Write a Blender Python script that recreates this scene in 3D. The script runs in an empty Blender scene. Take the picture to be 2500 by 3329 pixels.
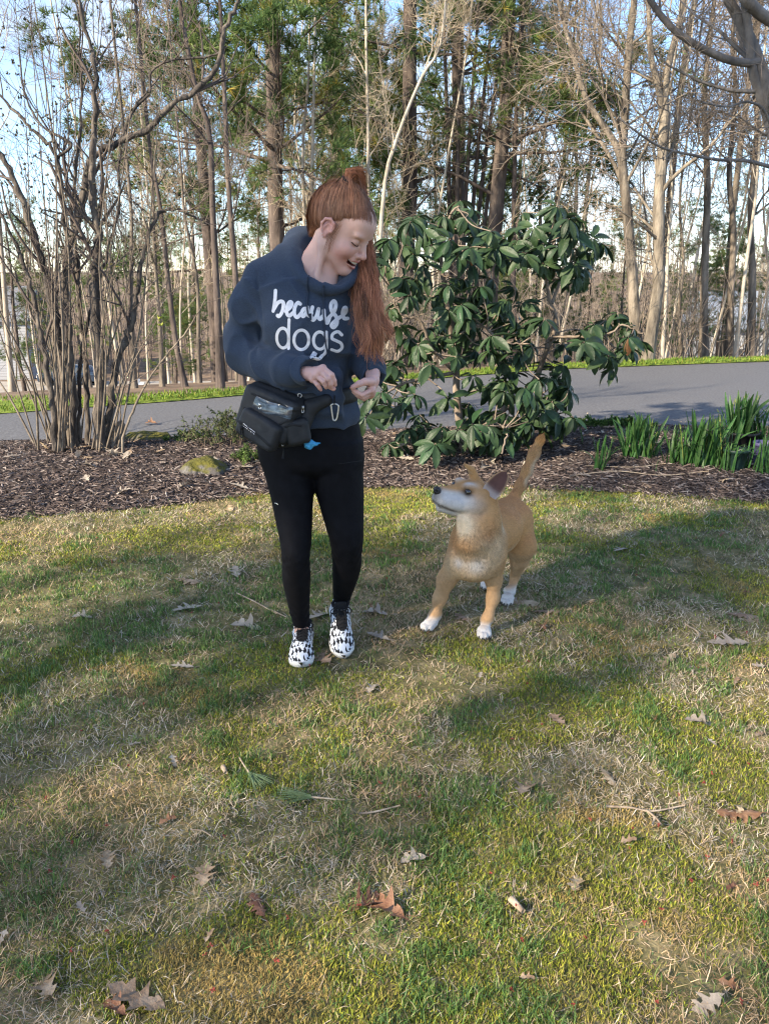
import bpy, math, random
import numpy as np
from mathutils import Vector, Matrix
from mathutils.bvhtree import BVHTree

# ------------------------------------------------------------------ camera, sky, sun, exposure
scene = bpy.context.scene
COL = scene.collection
FPX, PITCH, CAMH = 2600.0, math.radians(16.8), 1.38      # focal length in photo pixels, tilt down, eye height
cam_data = bpy.data.cameras.new('camera')
cam_data.sensor_fit = 'HORIZONTAL'
cam_data.sensor_width = 36.0
cam_data.lens = 36.0 * FPX / 2500.0
cam_data.clip_start = 0.05
cam_data.clip_end = 2000.0
cam = bpy.data.objects.new('camera', cam_data)
cam.location = (0, 0, CAMH)
cam.rotation_euler = (math.radians(90) - PITCH, 0, 0)
COL.objects.link(cam)
scene.camera = cam

SUN_DIR = np.array([-0.66, -0.50, 0.42]); SUN_DIR /= np.linalg.norm(SUN_DIR)
sun_el = math.asin(SUN_DIR[2])
sun_az = math.atan2(SUN_DIR[0], SUN_DIR[1])
world = bpy.data.worlds.new('World')
scene.world = world
world.use_nodes = True
wn, wl = world.node_tree.nodes, world.node_tree.links
wn.clear()
w_out = wn.new('ShaderNodeOutputWorld')
w_sky = wn.new('ShaderNodeTexSky')
w_sky.sky_type = 'NISHITA'
w_sky.sun_disc = False
w_sky.sun_elevation = sun_el
w_sky.sun_rotation = sun_az
w_sky.air_density = 0.9
w_sky.altitude = 600
w_sky.dust_density = 0.1
w_sky.ozone_density = 3.0
w_bg = wn.new('ShaderNodeBackground'); w_bg.inputs['Strength'].default_value = 0.11
wl.new(w_sky.outputs[0], w_bg.inputs['Color'])
w_tc = wn.new('ShaderNodeTexCoord')
w_map = wn.new('ShaderNodeMapping')
w_map.inputs['Scale'].default_value = (1.0, 1.0, 2.2)
w_map.inputs['Location'].default_value = (0.35, 0.1, 0.0)
wl.new(w_tc.outputs['Generated'], w_map.inputs['Vector'])
w_noi = wn.new('ShaderNodeTexNoise')
w_noi.inputs['Scale'].default_value = 2.1
w_noi.inputs['Detail'].default_value = 9.0
w_noi.inputs['Roughness'].default_value = 0.55
w_noi.inputs['Distortion'].default_value = 0.3
wl.new(w_map.outputs[0], w_noi.inputs['Vector'])
w_ramp = wn.new('ShaderNodeValToRGB')
w_ramp.color_ramp.elements[0].position = 0.46
w_ramp.color_ramp.elements[1].position = 0.68
wl.new(w_noi.outputs['Fac'], w_ramp.inputs['Fac'])
w_cl = wn.new('ShaderNodeBackground')
w_cl.inputs['Color'].default_value = (0.93, 0.95, 1.0, 1)
w_cl.inputs['Strength'].default_value = 0.42
w_mix = wn.new('ShaderNodeMixShader')
wl.new(w_ramp.outputs['Color'], w_mix.inputs['Fac'])
wl.new(w_bg.outputs[0], w_mix.inputs[1])
wl.new(w_cl.outputs[0], w_mix.inputs[2])
wl.new(w_mix.outputs[0], w_out.inputs['Surface'])

sun_data = bpy.data.lights.new('sun', 'SUN')
sun_data.energy = 3.5
sun_data.angle = math.radians(1.0)
sun_data.color = (1.0, 0.86, 0.66)
sun = bpy.data.objects.new('sun', sun_data)
sun.rotation_euler = Vector(SUN_DIR.tolist()).to_track_quat('Z', 'Y').to_euler()
sun.location = (-20, -8, 12)
COL.objects.link(sun)

scene.view_settings.view_transform = 'Standard'
scene.view_settings.look = 'None'
scene.view_settings.gamma = 1.0
scene.view_settings.use_curve_mapping = False
scene.view_settings.exposure = 1.86
scene.cycles.max_bounces = 6
scene.cycles.transparent_max_bounces = 8
scene.cycles.use_denoising = True
scene.cycles.filter_width = 1.25

# ------------------------------------------------------------------ helpers
def rs(seed):
    return np.random.default_rng(seed)

def ray(px, py):
    u = (px - 1250.0) / FPX
    v = (1664.5 - py) / FPX
    c, s = math.cos(PITCH), math.sin(PITCH)
    return np.array([u, c + v * s, -s + v * c])

def at(px, py, Y):
    """world point at forward distance Y seen at photo pixel (px, py)"""
    d = ray(px, py)
    return np.array([0, 0, CAMH]) + d * (Y / d[1])

def gnd(px, py, z=0.0):
    d = ray(px, py)
    return np.array([0, 0, CAMH]) + d * ((z - CAMH) / d[2])

def norm(v):
    v = np.asarray(v, float)
    return v / np.maximum(np.linalg.norm(v, axis=-1, keepdims=True), 1e-9)

def sstep(a, b, x):
    t = np.clip((x - a) / (b - a), 0, 1)
    return t * t * (3 - 2 * t)

_perm = rs(99).random((64, 64, 64)).astype(np.float32)
def vnoise(x, y, z=0.0, scale=1.0):
    """value noise 0..1, vectorised"""
    x, y, z = np.broadcast_arrays(np.asarray(x, float) * scale, np.asarray(y, float) * scale, np.asarray(z, float) * scale)
    xi, yi, zi = np.floor(x).astype(int), np.floor(y).astype(int), np.floor(z).astype(int)
    fx, fy, fz = x - xi, y - yi, z - zi
    fx, fy, fz = fx * fx * (3 - 2 * fx), fy * fy * (3 - 2 * fy), fz * fz * (3 - 2 * fz)
    def g(a, b, c):
        return _perm[(xi + a) & 63, (yi + b) & 63, (zi + c) & 63]
    l = lambda a, b, t: a + (b - a) * t
    return l(l(l(g(0,0,0), g(1,0,0), fx), l(g(0,1,0), g(1,1,0), fx), fy),
             l(l(g(0,0,1), g(1,0,1), fx), l(g(0,1,1), g(1,1,1), fx), fy), fz)

def fbm(x, y, z=0.0, scale=1.0, octaves=3):
    s, a, t = 0.0, 1.0, 0.0
    for k in range(octaves):
        s = s + a * vnoise(x, y, z + 7.3 * k, scale)
        t += a; a *= 0.5; scale *= 2.03
    return s / t

class MB:
    """collects vertices and faces (with an optional colour per vertex) and builds ONE mesh"""
    def __init__(self):
        self.v, self.q, self.t, self.c, self.n = [], [], [], [], 0
    def add(self, v, quads=None, tris=None, col=None):
        v = np.asarray(v, np.float32).reshape(-1, 3)
        if quads is not None and len(quads): self.q.append(np.asarray(quads, np.int32).reshape(-1, 4) + self.n)
        if tris is not None and len(tris): self.t.append(np.asarray(tris, np.int32).reshape(-1, 3) + self.n)
        if col is None: col = (1, 1, 1)
        c = np.asarray(col, np.float32)
        if c.ndim == 1: c = np.broadcast_to(c, (len(v), 3))
        self.v.append(v); self.c.append(c); self.n += len(v)
        return self
    def mesh(self, name, material=None, smooth=True, colour=False):
        v = np.concatenate(self.v) if self.v else np.zeros((0, 3), np.float32)
        q = np.concatenate(self.q) if self.q else np.zeros((0, 4), np.int32)
        t = np.concatenate(self.t) if self.t else np.zeros((0, 3), np.int32)
        m = bpy.data.meshes.new(name)
        m.vertices.add(len(v)); m.vertices.foreach_set('co', v.ravel())
        m.loops.add(q.size + t.size)
        m.loops.foreach_set('vertex_index', np.concatenate([q.ravel(), t.ravel()]))
        m.polygons.add(len(q) + len(t))
        ls = np.concatenate([np.arange(len(q)) * 4, q.size + np.arange(len(t)) * 3]).astype(np.int32)
        m.polygons.foreach_set('loop_start', ls)
        m.polygons.foreach_set('use_smooth', np.full(len(ls), smooth))
        if colour:
            a = m.attributes.new('Col', 'FLOAT_COLOR', 'POINT')
            c = np.ones((len(v), 4), np.float32); c[:, :3] = np.concatenate(self.c)
            a.data.foreach_set('color', c.ravel())
        m.update(calc_edges=True)
        if material: m.materials.append(material)
        return m
    def build(self, name, material=None, parent=None, smooth=True, colour=False):
        return put(name, self.mesh(name, material, smooth, colour), parent)

def put(name, mesh, parent=None):
    o = bpy.data.objects.new(name, mesh)
    COL.objects.link(o)
    if parent is not None:
        o.parent = parent
        o.matrix_parent_inverse = Matrix.Translation(parent.location).inverted() if parent.rotation_euler.z == 0 else parent.matrix_basis.inverted()
    return o

def tag(o, label=None, cat=None, group=None, kind=None):
    if label: o['label'] = label
    if cat: o['category'] = cat
    if group: o['group'] = group
    if kind: o['kind'] = kind
    return o

def thing(name, label, cat, loc=(0, 0, 0), group=None):
    o = bpy.data.objects.new(name, None)
    o.empty_display_size = 0.1
    o.location = [float(k) for k in loc]
    COL.objects.link(o)
    return tag(o, label, cat, group)

def dup(root, loc, rotz=0.0, scale=1.0, label=None, group=None):
    r = root.copy(); COL.objects.link(r)
    r.location = [float(k) for k in loc]; r.rotation_euler = (0, 0, float(rotz)); r.scale = (scale,) * 3 if np.isscalar(scale) else scale
    if label: r['label'] = label
    if group: r['group'] = group
    for ch in list(root.children):
        c = ch.copy(); COL.objects.link(c); c.parent = r
    return r

def tubes(P, R, s):
    """batch of tubes: P (N,K,3), R (N,K) -> verts, quads"""
    P = np.asarray(P, float); R = np.asarray(R, float)
    if P.ndim == 2: P, R = P[None], R[None]
    N, K, _ = P.shape
    T = norm(np.gradient(P, axis=1))
    mean = norm(P[:, -1] - P[:, 0])
    ref = np.where(np.abs(mean[:, 2:3]) > 0.7, [[1.0, 0.13, 0.0]], [[0.05, 0.1, 1.0]])[:, None, :]
    A = norm(np.cross(T, np.broadcast_to(ref, T.shape)))
    B = np.cross(T, A)
    th = np.arange(s) * 2 * math.pi / s
    V = P[:, :, None, :] + R[:, :, None, None] * (np.cos(th)[None, None, :, None] * A[:, :, None, :] + np.sin(th)[None, None, :, None] * B[:, :, None, :])
    base = (np.arange(N) * K * s)[:, None, None]
    k = (np.arange(K - 1) * s)[None, :, None]
    j = np.arange(s)[None, None, :]
    j2 = (j + 1) % s
    Q = np.stack([base + k + j, base + k + s + j, base + k + s + j2, base + k + j2], -1)
    return V.reshape(-1, 3), Q.reshape(-1, 4)

def spline(pts, n, jitter=0.0, rg=None):
    """Catmull-Rom through pts, n samples"""
    p = np.asarray(pts, float)
    p = np.vstack([2 * p[0] - p[1], p, 2 * p[-1] - p[-2]])
    t = np.linspace(0, len(p) - 3 - 1e-6, n)
    i = t.astype(int); f = (t - i)[:, None]
    a, b, c, d = p[i], p[i + 1], p[i + 2], p[i + 3]
    r = 0.5 * (2 * b + (c - a) * f + (2 * a - 5 * b + 4 * c - d) * f ** 2 + (3 * b - a - 3 * c + d) * f ** 3)
    if jitter: r[1:-1] += rg.normal(0, jitter, (n - 2, r.shape[1]))
    return r

def tube1(mb, pts, r0, r1=None, s=6, n=None, col=None, cap=True):
    p = spline(pts, n or max(4, 3 * len(pts))) if len(pts) > 2 else np.linspace(pts[0], pts[-1], n or 2)
    r = np.linspace(r0, r0 if r1 is None else r1, len(p))
    v, q = tubes(p, r, s)
    N = len(v)
    if cap:
        v = np.vstack([v, p[:1], p[-1:]])
        t = [[N, (j + 1) % s, j] for j in range(s)] + [[N + 1, N - s + j, N - s + (j + 1) % s] for j in range(s)]
        mb.add(v, q, t, col)
    else:
        mb.add(v, q, None, col)

def box(mb, c, h, rot=None, col=None):
    v = np.array([[x, y, z] for x in (-1, 1) for y in (-1, 1) for z in (-1, 1)], float) * np.asarray(h, float)
    if rot is not None: v = v @ np.asarray(rot).T
    v = v + np.asarray(c, float)
    mb.add(v, [[0, 1, 3, 2], [4, 6, 7, 5], [0, 4, 5, 1], [2, 3, 7, 6], [0, 2, 6, 4], [1, 5, 7, 3]], None, col)

def rotz(a):
    c, s = math.cos(a), math.sin(a)
    return np.array([[c, -s, 0], [s, c, 0], [0, 0, 1.0]])

# ------------------------------------------------------------------ materials (all node based)
def mat(name, cols, scale=6.0, rough=0.8, bump=0.0, bscale=None, spec=0.3, attr=False, trans=0.0, stretch=(1, 1, 1), detail=6.0,
        var=0.0, sheen=0.0, ramp=(0.35, 0.65), metal=0.0, coat=0.0, sss=0.0):
    m = bpy.data.materials.new(name)
    m.use_nodes = True
    n, l = m.node_tree.nodes, m.node_tree.links
    b = n['Principled BSDF']
    b.inputs['Roughness'].default_value = rough
    b.inputs['Specular IOR Level'].default_value = spec
    b.inputs['Metallic'].default_value = metal
    b.inputs['Coat Weight'].default_value = coat
    if sheen:
        b.inputs['Sheen Weight'].default_value = sheen
        b.inputs['Sheen Roughness'].default_value = 0.5
    if sss:
        b.inputs['Subsurface Weight'].default_value = sss
        b.inputs['Subsurface Radius'].default_value = (0.012, 0.005, 0.003)
        b.inputs['Subsurface Scale'].default_value = 1.0
    tc = n.new('ShaderNodeTexCoord')
    mp = n.new('ShaderNodeMapping'); mp.inputs['Scale'].default_value = stretch
    l.new(tc.outputs['Object'], mp.inputs['Vector'])
    no = n.new('ShaderNodeTexNoise')
    no.inputs['Scale'].default_value = scale; no.inputs['Detail'].default_value = detail; no.inputs['Roughness'].default_value = 0.6
    l.new(mp.outputs[0], no.inputs['Vector'])
    rp = n.new('ShaderNodeValToRGB')
    e = rp.color_ramp.elements
    e[0].position, e[1].position = ramp
    e[0].color = (*cols[0], 1); e[1].color = (*cols[-1], 1)
    for i, c in enumerate(cols[1:-1]):
        x = e.new(ramp[0] + (ramp[1] - ramp[0]) * (i + 1) / (len(cols) - 1)); x.color = (*c, 1)
    l.new(no.outputs['Fac'], rp.inputs['Fac'])
    out = rp.outputs['Color']
    if attr:
        at_ = n.new('ShaderNodeAttribute'); at_.attribute_name = 'Col'
        mx = n.new('ShaderNodeMix'); mx.data_type = 'RGBA'; mx.blend_type = 'MULTIPLY'; mx.inputs[0].default_value = 1.0
        l.new(out, mx.inputs[6]); l.new(at_.outputs['Color'], mx.inputs[7]); out = mx.outputs[2]
    if var:
        oi = n.new('ShaderNodeObjectInfo')
        mr = n.new('ShaderNodeMapRange'); mr.inputs[3].default_value = 1 - var; mr.inputs[4].default_value = 1 + var
        l.new(oi.outputs['Random'], mr.inputs[0])
        hs = n.new('ShaderNodeHueSaturation'); l.new(mr.outputs[0], hs.inputs['Value'])
        mr2 = n.new('ShaderNodeMapRange'); mr2.inputs[3].default_value = 0.5 - var * 0.05; mr2.inputs[4].default_value = 0.5 + var * 0.05
        l.new(oi.outputs['Random'], mr2.inputs[0]); l.new(mr2.outputs[0], hs.inputs['Hue'])
        l.new(out, hs.inputs['Color']); out = hs.outputs['Color']
    l.new(out, b.inputs['Base Color'])
    if bump:
        nb = n.new('ShaderNodeTexNoise'); nb.inputs['Scale'].default_value = bscale or scale * 4; nb.inputs['Detail'].default_value = 5
        l.new(mp.outputs[0], nb.inputs['Vector'])
        bp = n.new('ShaderNodeBump'); bp.inputs['Strength'].default_value = bump; bp.inputs['Distance'].default_value = 0.02
        l.new(nb.outputs['Fac'], bp.inputs['Height']); l.new(bp.outputs[0], b.inputs['Normal'])
    if trans:
        tr = n.new('ShaderNodeBsdfTranslucent'); l.new(out, tr.inputs['Color'])
        ms = n.new('ShaderNodeMixShader'); ms.inputs['Fac'].default_value = trans
        l.new(b.outputs[0], ms.inputs[1]); l.new(tr.outputs[0], ms.inputs[2])
        l.new(ms.outputs[0], n['Material Output'].inputs['Surface'])
    return m

# ------------------------------------------------------------------ solid modelling: signed distance field -> surface nets
class Vol:
    def __init__(self, lo, hi, h):
        self.lo = np.asarray(lo, float); self.h = h
        n = np.ceil((np.asarray(hi, float) - self.lo) / h).astype(int) + 1
        self.ax = [self.lo[i] + h * np.arange(n[i]) for i in range(3)]
        self.D = np.full(n, 0.08, np.float32)
    def _sl(self, lo, hi):
        out = []
        for i in range(3):
            a = int(max(0, math.floor((lo[i] - self.lo[i]) / self.h)))
            b = int(min(len(self.ax[i]), math.ceil((hi[i] - self.lo[i]) / self.h) + 1))
            out.append(slice(a, max(a, b)))
        return tuple(out)
    def put(self, fn, lo, hi, k=0.01, op='add'):
        m = max(k * 1.5, 0.01) + 2 * self.h
        sl = self._sl(np.asarray(lo) - m, np.asarray(hi) + m)
        X = self.ax[0][sl[0]][:, None, None]; Y = self.ax[1][sl[1]][None, :, None]; Z = self.ax[2][sl[2]][None, None, :]
        if X.size == 0 or Y.size == 0 or Z.size == 0: return
        b = fn(X, Y, Z).astype(np.float32); a = self.D[sl]
        if op == 'sub': a, b = -a, b
        if k > 0:
            t = np.clip(0.5 + 0.5 * (b - a) / k, 0, 1)
            r = b * (1 - t) + a * t - k * t * (1 - t)
        else:
            r = np.minimum(a, b)
        self.D[sl] = -r if op == 'sub' else r
    def cone(self, a, b, ra, rb=None, k=0.01, op='add', flat=None):
        a = np.asarray(a, float); b = np.asarray(b, float); rb = ra if rb is None else rb
        ab = b - a; L = max(float(ab @ ab), 1e-12); R = max(ra, rb)
        def fn(X, Y, Z):
            t = np.clip(((X - a[0]) * ab[0] + (Y - a[1]) * ab[1] + (Z - a[2]) * ab[2]) / L, 0, 1)
            return np.sqrt((X - a[0] - t * ab[0]) ** 2 + (Y - a[1] - t * ab[1]) ** 2 + (Z - a[2] - t * ab[2]) ** 2) - (ra + (rb - ra) * t)
        self.put(fn, np.minimum(a, b) - R, np.maximum(a, b) + R, k, op)
    def chain(self, pts, rad, k=0.01):
        for i in range(len(pts) - 1): self.cone(pts[i], pts[i + 1], rad[i], rad[i + 1], k)
    def ell(self, c, r, k=0.01, M=None, op='add'):
        c = np.asarray(c, float); r = np.asarray(r, float); M = np.eye(3) if M is None else np.asarray(M)
        def fn(X, Y, Z):
            x, y, z = X - c[0], Y - c[1], Z - c[2]
            q = [(M[i, 0] * x + M[i, 1] * y + M[i, 2] * z) / r[i] for i in range(3)]
            k0 = np.sqrt(q[0] ** 2 + q[1] ** 2 + q[2] ** 2)
            k1 = np.sqrt((q[0] / r[0]) ** 2 + (q[1] / r[1]) ** 2 + (q[2] / r[2]) ** 2)
            return k0 * (k0 - 1) / np.maximum(k1, 1e-6)
        R = np.sqrt(((M * r[:, None]) ** 2).sum(0))
        self.put(fn, c - R, c + R, k, op)
    def rbox(self, c, h, rad, k=0.005, M=None, op='add'):
        c = np.asarray(c, float); h = np.asarray(h, float) - rad; M = np.eye(3) if M is None else np.asarray(M)
        def fn(X, Y, Z):
            x, y, z = X - c[0], Y - c[1], Z - c[2]
            q = [np.abs(M[i, 0] * x + M[i, 1] * y + M[i, 2] * z) - h[i] for i in range(3)]
            o = np.sqrt(sum(np.maximum(t, 0) ** 2 for t in q))
            return o + np.minimum(np.maximum(np.maximum(q[0], q[1]), q[2]), 0) - rad
        R = np.abs(M).T @ (h + rad)
        self.put(fn, c - R, c + R, k, op)
    def loft(self, z, cx, cy, a, b, k=0.01, p=2.0, op='add'):
        """stack of (super)ellipses along z, ends clipped"""
        z = np.asarray(z, float); o = np.argsort(z); z = z[o]
        cx, cy, a, b = [np.broadcast_to(np.asarray(t, float), z.shape)[o] for t in (cx, cy, a, b)]
        def sm(zz, t):
            return np.interp(zz, z, t)
        def fn(X, Y, Z):
            A, B, CX, CY = sm(Z, a), sm(Z, b), sm(Z, cx), sm(Z, cy)
            r = (np.abs((X - CX) / A) ** p + np.abs((Y - CY) / B) ** p) ** (1 / p)
            d = (r - 1) * np.minimum(A, B)
            return np.maximum(d, np.maximum(z[0] - Z, Z - z[-1]))
        m = max(a.max(), b.max())
        self.put(fn, (cx.min() - m, cy.min() - m, z[0]), (cx.max() + m, cy.max() + m, z[-1]), k, op)
    def displace(self, fn):
        self.D += fn(self.ax[0][:, None, None], self.ax[1][None, :, None], self.ax[2][None, None, :]).astype(np.float32)
    def surface(self, smooth=1):
        D = self.D; ins = D < 0
        D = D.copy()
        for s in ((0, slice(None), slice(None)), (-1, slice(None), slice(None)), (slice(None), 0, slice(None)), (slice(None), -1, slice(None)), (slice(None), slice(None), 0), (slice(None), slice(None), -1)):
            D[s] = np.maximum(D[s], 1e-4)
        ins = D < 0
        cn = np.zeros(np.array(D.shape) - 1, np.int8)
        offs = [(i, j, k) for i in (0, 1) for j in (0, 1) for k in (0, 1)]
        sl = lambda o: tuple(slice(o[i], D.shape[i] - 1 + o[i]) for i in range(3))
        for o in offs: cn += ins[sl(o)]
        act = (cn > 0) & (cn < 8)
        idx = np.argwhere(act)
        val = {o: D[idx[:, 0] + o[0], idx[:, 1] + o[1], idx[:, 2] + o[2]] for o in offs}
        pos = np.zeros((len(idx), 3)); cnt = np.zeros(len(idx))
        for o in offs:
            for ax in range(3):
                if o[ax] == 0:
                    o2 = tuple(1 if i == ax else o[i] for i in range(3))
                    va, vb = val[o], val[o2]
                    m = (va < 0) != (vb < 0)
                    t = np.where(m, va / np.where(m, va - vb, 1), 0)
                    p = np.tile(np.array(o, float), (len(idx), 1)); p[:, ax] += t
                    pos += p * m[:, None]; cnt += m
        V = (idx + pos / cnt[:, None]) * self.h + self.lo
        num = np.full(act.shape, -1, np.int64); num[act] = np.arange(len(idx))
        Q = []
        for ax in range(3):
            a0 = [slice(1, -1)] * 3; a0[ax] = slice(0, -1)
            a1 = [slice(1, -1)] * 3; a1[ax] = slice(1, None)
            s0, s1 = ins[tuple(a0)], ins[tuple(a1)]
            e = np.argwhere(s0 != s1)
            f = s0[s0 != s1]
            g = e + 1; g[:, ax] -= 1
            b, c = (ax + 1) % 3, (ax + 2) % 3
            def cell(db, dc):
                h = g.copy(); h[:, b] -= db; h[:, c] -= dc
                return num[h[:, 0], h[:, 1], h[:, 2]]
            q = np.stack([cell(1, 1), cell(0, 1), cell(0, 0), cell(1, 0)], 1)
            q[~f] = q[~f][:, ::-1]
            Q.append(q)
        Q = np.concatenate(Q); Q = Q[(Q >= 0).all(1)]
        for _ in range(smooth):
            acc = np.zeros_like(V); ct = np.zeros(len(V))
            for i in range(4):
                j = (i + 1) % 4
                np.add.at(acc, Q[:, i], V[Q[:, j]]); np.add.at(ct, Q[:, i], 1)
            V = V * 0.4 + 0.6 * acc / np.maximum(ct, 1)[:, None]
        return V, Q

def largest_piece(V, Q):
    lab = np.arange(len(V))
    for _ in range(400):
        m = lab[Q].min(1); old = lab.copy()
        for i in range(4): np.minimum.at(lab, Q[:, i], m)
        lab = lab[lab]
        if (lab == old).all(): break
    k = np.bincount(lab).argmax(); keep = lab == k
    new = np.cumsum(keep) - 1
    return V[keep], new[Q[keep[Q[:, 0]]]]

def vnormals(V, Q):
    n = np.cross(V[Q[:, 2]] - V[Q[:, 0]], V[Q[:, 3]] - V[Q[:, 1]])
    N = np.zeros_like(V)
    for i in range(4): np.add.at(N, Q[:, i], n)
    return norm(N)

def surface_samples(V, Q, N, count, seed):
    """random points on the quads with interpolated normals"""
    rg = rs(seed)
    A = np.linalg.norm(np.cross(V[Q[:, 2]] - V[Q[:, 0]], V[Q[:, 3]] - V[Q[:, 1]]), axis=1)
    f = rg.choice(len(Q), count, p=A / A.sum())
    u, w = rg.random((2, count, 1))
    q = Q[f]
    bl = lambda T: (T[q[:, 0]] * (1 - u) + T[q[:, 1]] * u) * (1 - w) + (T[q[:, 3]] * (1 - u) + T[q[:, 2]] * u) * w
    return bl(V), norm(bl(N)), q[:, 0]
# ------------------------------------------------------------------ the setting: ground, lawn, mulch bed, driveway, verge, street
E_LAWN = [(-400, 1700), (0, 1682), (300, 1662), (560, 1640), (860, 1602), (1200, 1578), (1700, 1585), (2100, 1600), (2500, 1640), (2900, 1675)]
E_NEAR = [(-600, 1460), (0, 1442), (600, 1430), (1300, 1402), (1800, 1386), (2500, 1394), (3000, 1398)]
E_FAR = [(-600, 1392), (0, 1350), (600, 1306), (800, 1288), (1300, 1242), (1800, 1203), (2500, 1177), (3100, 1162)]
E_VERGE = [(-600, 1345), (0, 1306), (300, 1303), (600, 1289), (800, 1276), (1300, 1232), (1800, 1193), (2500, 1168), (3100, 1154)]
def edge(pix, ext=14.0, n=80):
    p = np.array([gnd(a, b)[:2] for a, b in pix])
    p = np.vstack([p[0] + norm(p[0] - p[1]) * ext, p, p[-1] + norm(p[-1] - p[-2]) * ext])
    s = np.concatenate([[0], np.cumsum(np.linalg.norm(np.diff(p, axis=0), axis=1))])
    u = np.linspace(0, s[-1], n)
    return np.stack([np.interp(u, s, p[:, 0]), np.interp(u, s, p[:, 1])], 1)
L_LAWN, L_NEAR, L_FAR, L_VERGE = edge(E_LAWN), edge(E_NEAR), edge(E_FAR), edge(E_VERGE)
def edge_y(L, x):
    return np.interp(x, L[:, 0], L[:, 1])

STREET_Z = -7.2
def terrain(x, y):
    """level up to the verge behind the driveway, then falling towards the street"""
    d = np.maximum(y - edge_y(L_VERGE, x) - 0.25, 0)
    z = -0.155 * (np.sqrt(d * d + 4.0) - 2.0)
    z = np.maximum(z, STREET_Z)
    bump = (fbm(x, y, 0, 0.35, 3) - 0.5) * 0.5 * sstep(1, 6, d) * (1 - sstep(36, 46, y) * (1 - sstep(64, 75, y)))
    return z + bump + np.maximum(y - 72, 0) * 0.05

def lawn_z(x, y):
    return (fbm(x, y, 3.0, 1.4, 2) - 0.5) * 0.035 + (fbm(x, y, 9.0, 7.5, 3) - 0.5) * 0.030

def strip(name, A, B, zf, m, material, n=None, jit=0.0):
    n = len(A)
    w = np.linspace(0, 1, m)[None, :, None]
    P = A[:, None, :] * (1 - w) + B[:, None, :] * w
    X, Y = P[..., 0], P[..., 1]
    Z = zf(X, Y, np.broadcast_to(w[..., 0], X.shape))
    V = np.stack([X, Y, Z], -1).reshape(-1, 3)
    i = np.arange(n - 1)[:, None] * m; j = np.arange(m - 1)[None, :]
    Q = np.stack([i + j, i + m + j, i + m + j + 1, i + j + 1], -1).reshape(-1, 4)
    mb = MB(); mb.add(V, Q)
    o = mb.build(name, material)
    tag(o, kind='structure')
    return o

M_soil = mat('forest_floor', [(0.09, 0.06, 0.04), (0.17, 0.115, 0.075), (0.25, 0.18, 0.12)], 1.8, 0.95, 0.6, 14)
M_lawnsoil = mat('lawn_soil', [(0.06, 0.055, 0.022), (0.13, 0.115, 0.048), (0.23, 0.19, 0.10)], 9.0, 0.95, 0.5, 60)
M_mulch = mat('mulch_soil', [(0.022, 0.017, 0.014), (0.06, 0.045, 0.04), (0.10, 0.08, 0.07)], 22, 0.95, 0.6, 90)
M_asphalt = mat('asphalt', [(0.095, 0.095, 0.102), (0.125, 0.125, 0.132), (0.155, 0.155, 0.16)], 40, 0.85, 0.25, 300, spec=0.25, detail=12)
M_verge = mat('verge_turf', [(0.10, 0.15, 0.02), (0.17, 0.23, 0.03), (0.22, 0.26, 0.05)], 7, 0.95, 0.5, 60)
M_street = mat('street_surface', [(0.27, 0.24, 0.20), (0.34, 0.30, 0.25), (0.40, 0.36, 0.30)], 1.2, 0.9, 0.1, 60)

gx = np.concatenate([np.linspace(-900, -60, 8), np.linspace(-48, 48, 97), np.linspace(60, 900, 8)])
gy = np.concatenate([np.linspace(-300, -20, 5), np.linspace(-10, 6, 9), np.linspace(6.5, 40, 68), np.linspace(41, 80, 40), np.linspace(90, 1400, 14)])
X, Y = np.meshgrid(gx, gy, indexing='ij')
Z = terrain(X, np.minimum(Y, 200)) - 0.05
V = np.stack([X, Y, Z], -1).reshape(-1, 3)
i = np.arange(len(gx) - 1)[:, None] * len(gy); j = np.arange(len(gy) - 1)[None, :]
Q = np.stack([i + j, i + len(gy) + j, i + len(gy) + j + 1, i + j + 1], -1).reshape(-1, 4)
tag(MB().add(V, Q).build('ground', M_soil), kind='structure')

base_line = np.stack([L_LAWN[:, 0] * 1.0, np.full(len(L_LAWN), -6.0)], 1)
lx = np.concatenate([np.linspace(L_LAWN[0, 0], -3.6, 16), np.linspace(-3.55, 3.55, 204), np.linspace(3.6, L_LAWN[-1, 0], 16)])
rowt = np.concatenate([np.linspace(-6, 0.3, 8), np.linspace(0.4, 1, 2) * 0 + np.array([0.45, 0.6])])
le = edge_y(L_LAWN, lx)
LY = np.concatenate([np.broadcast_to(rowt[None], (len(lx), len(rowt))), 0.65 + (le[:, None] + 0.25 - 0.65) * np.linspace(0, 1, 130)[None]], 1)
LX = np.broadcast_to(lx[:, None], LY.shape); LZ = lawn_z(LX, LY)
over = np.clip((LY - le[:, None] + 0.12) / 0.37, 0, 1); LZ = LZ * (1 - sstep(0, 0.35, over)) - 0.03 * sstep(0.3, 1, over)
i = np.arange(len(lx) - 1)[:, None] * LY.shape[1]; j = np.arange(LY.shape[1] - 1)[None, :]
Q = np.stack([i + j, i + LY.shape[1] + j, i + LY.shape[1] + j + 1, i + j + 1], -1).reshape(-1, 4)
tag(MB().add(np.stack([LX, LY, LZ], -1).reshape(-1, 3), Q).build('lawn', M_lawnsoil), kind='structure')
def mulch_z(x, y, w=None):
    if w is None:
        a, b = edge_y(L_LAWN, x), edge_y(L_NEAR, x)
        w = np.clip((y - a) / (b - a), 0, 1)
    return 0.006 + 0.012 * w + 0.075 * np.sin(np.pi * np.clip(w, 0, 1)) ** 0.8 + (fbm(x, y, 5, 2.2, 3) - 0.5) * 0.05 * np.sin(np.pi * np.clip(w, 0, 1))
strip('mulch_bed', L_LAWN, L_NEAR + [0, 0.05], mulch_z, 24, M_mulch)
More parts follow.
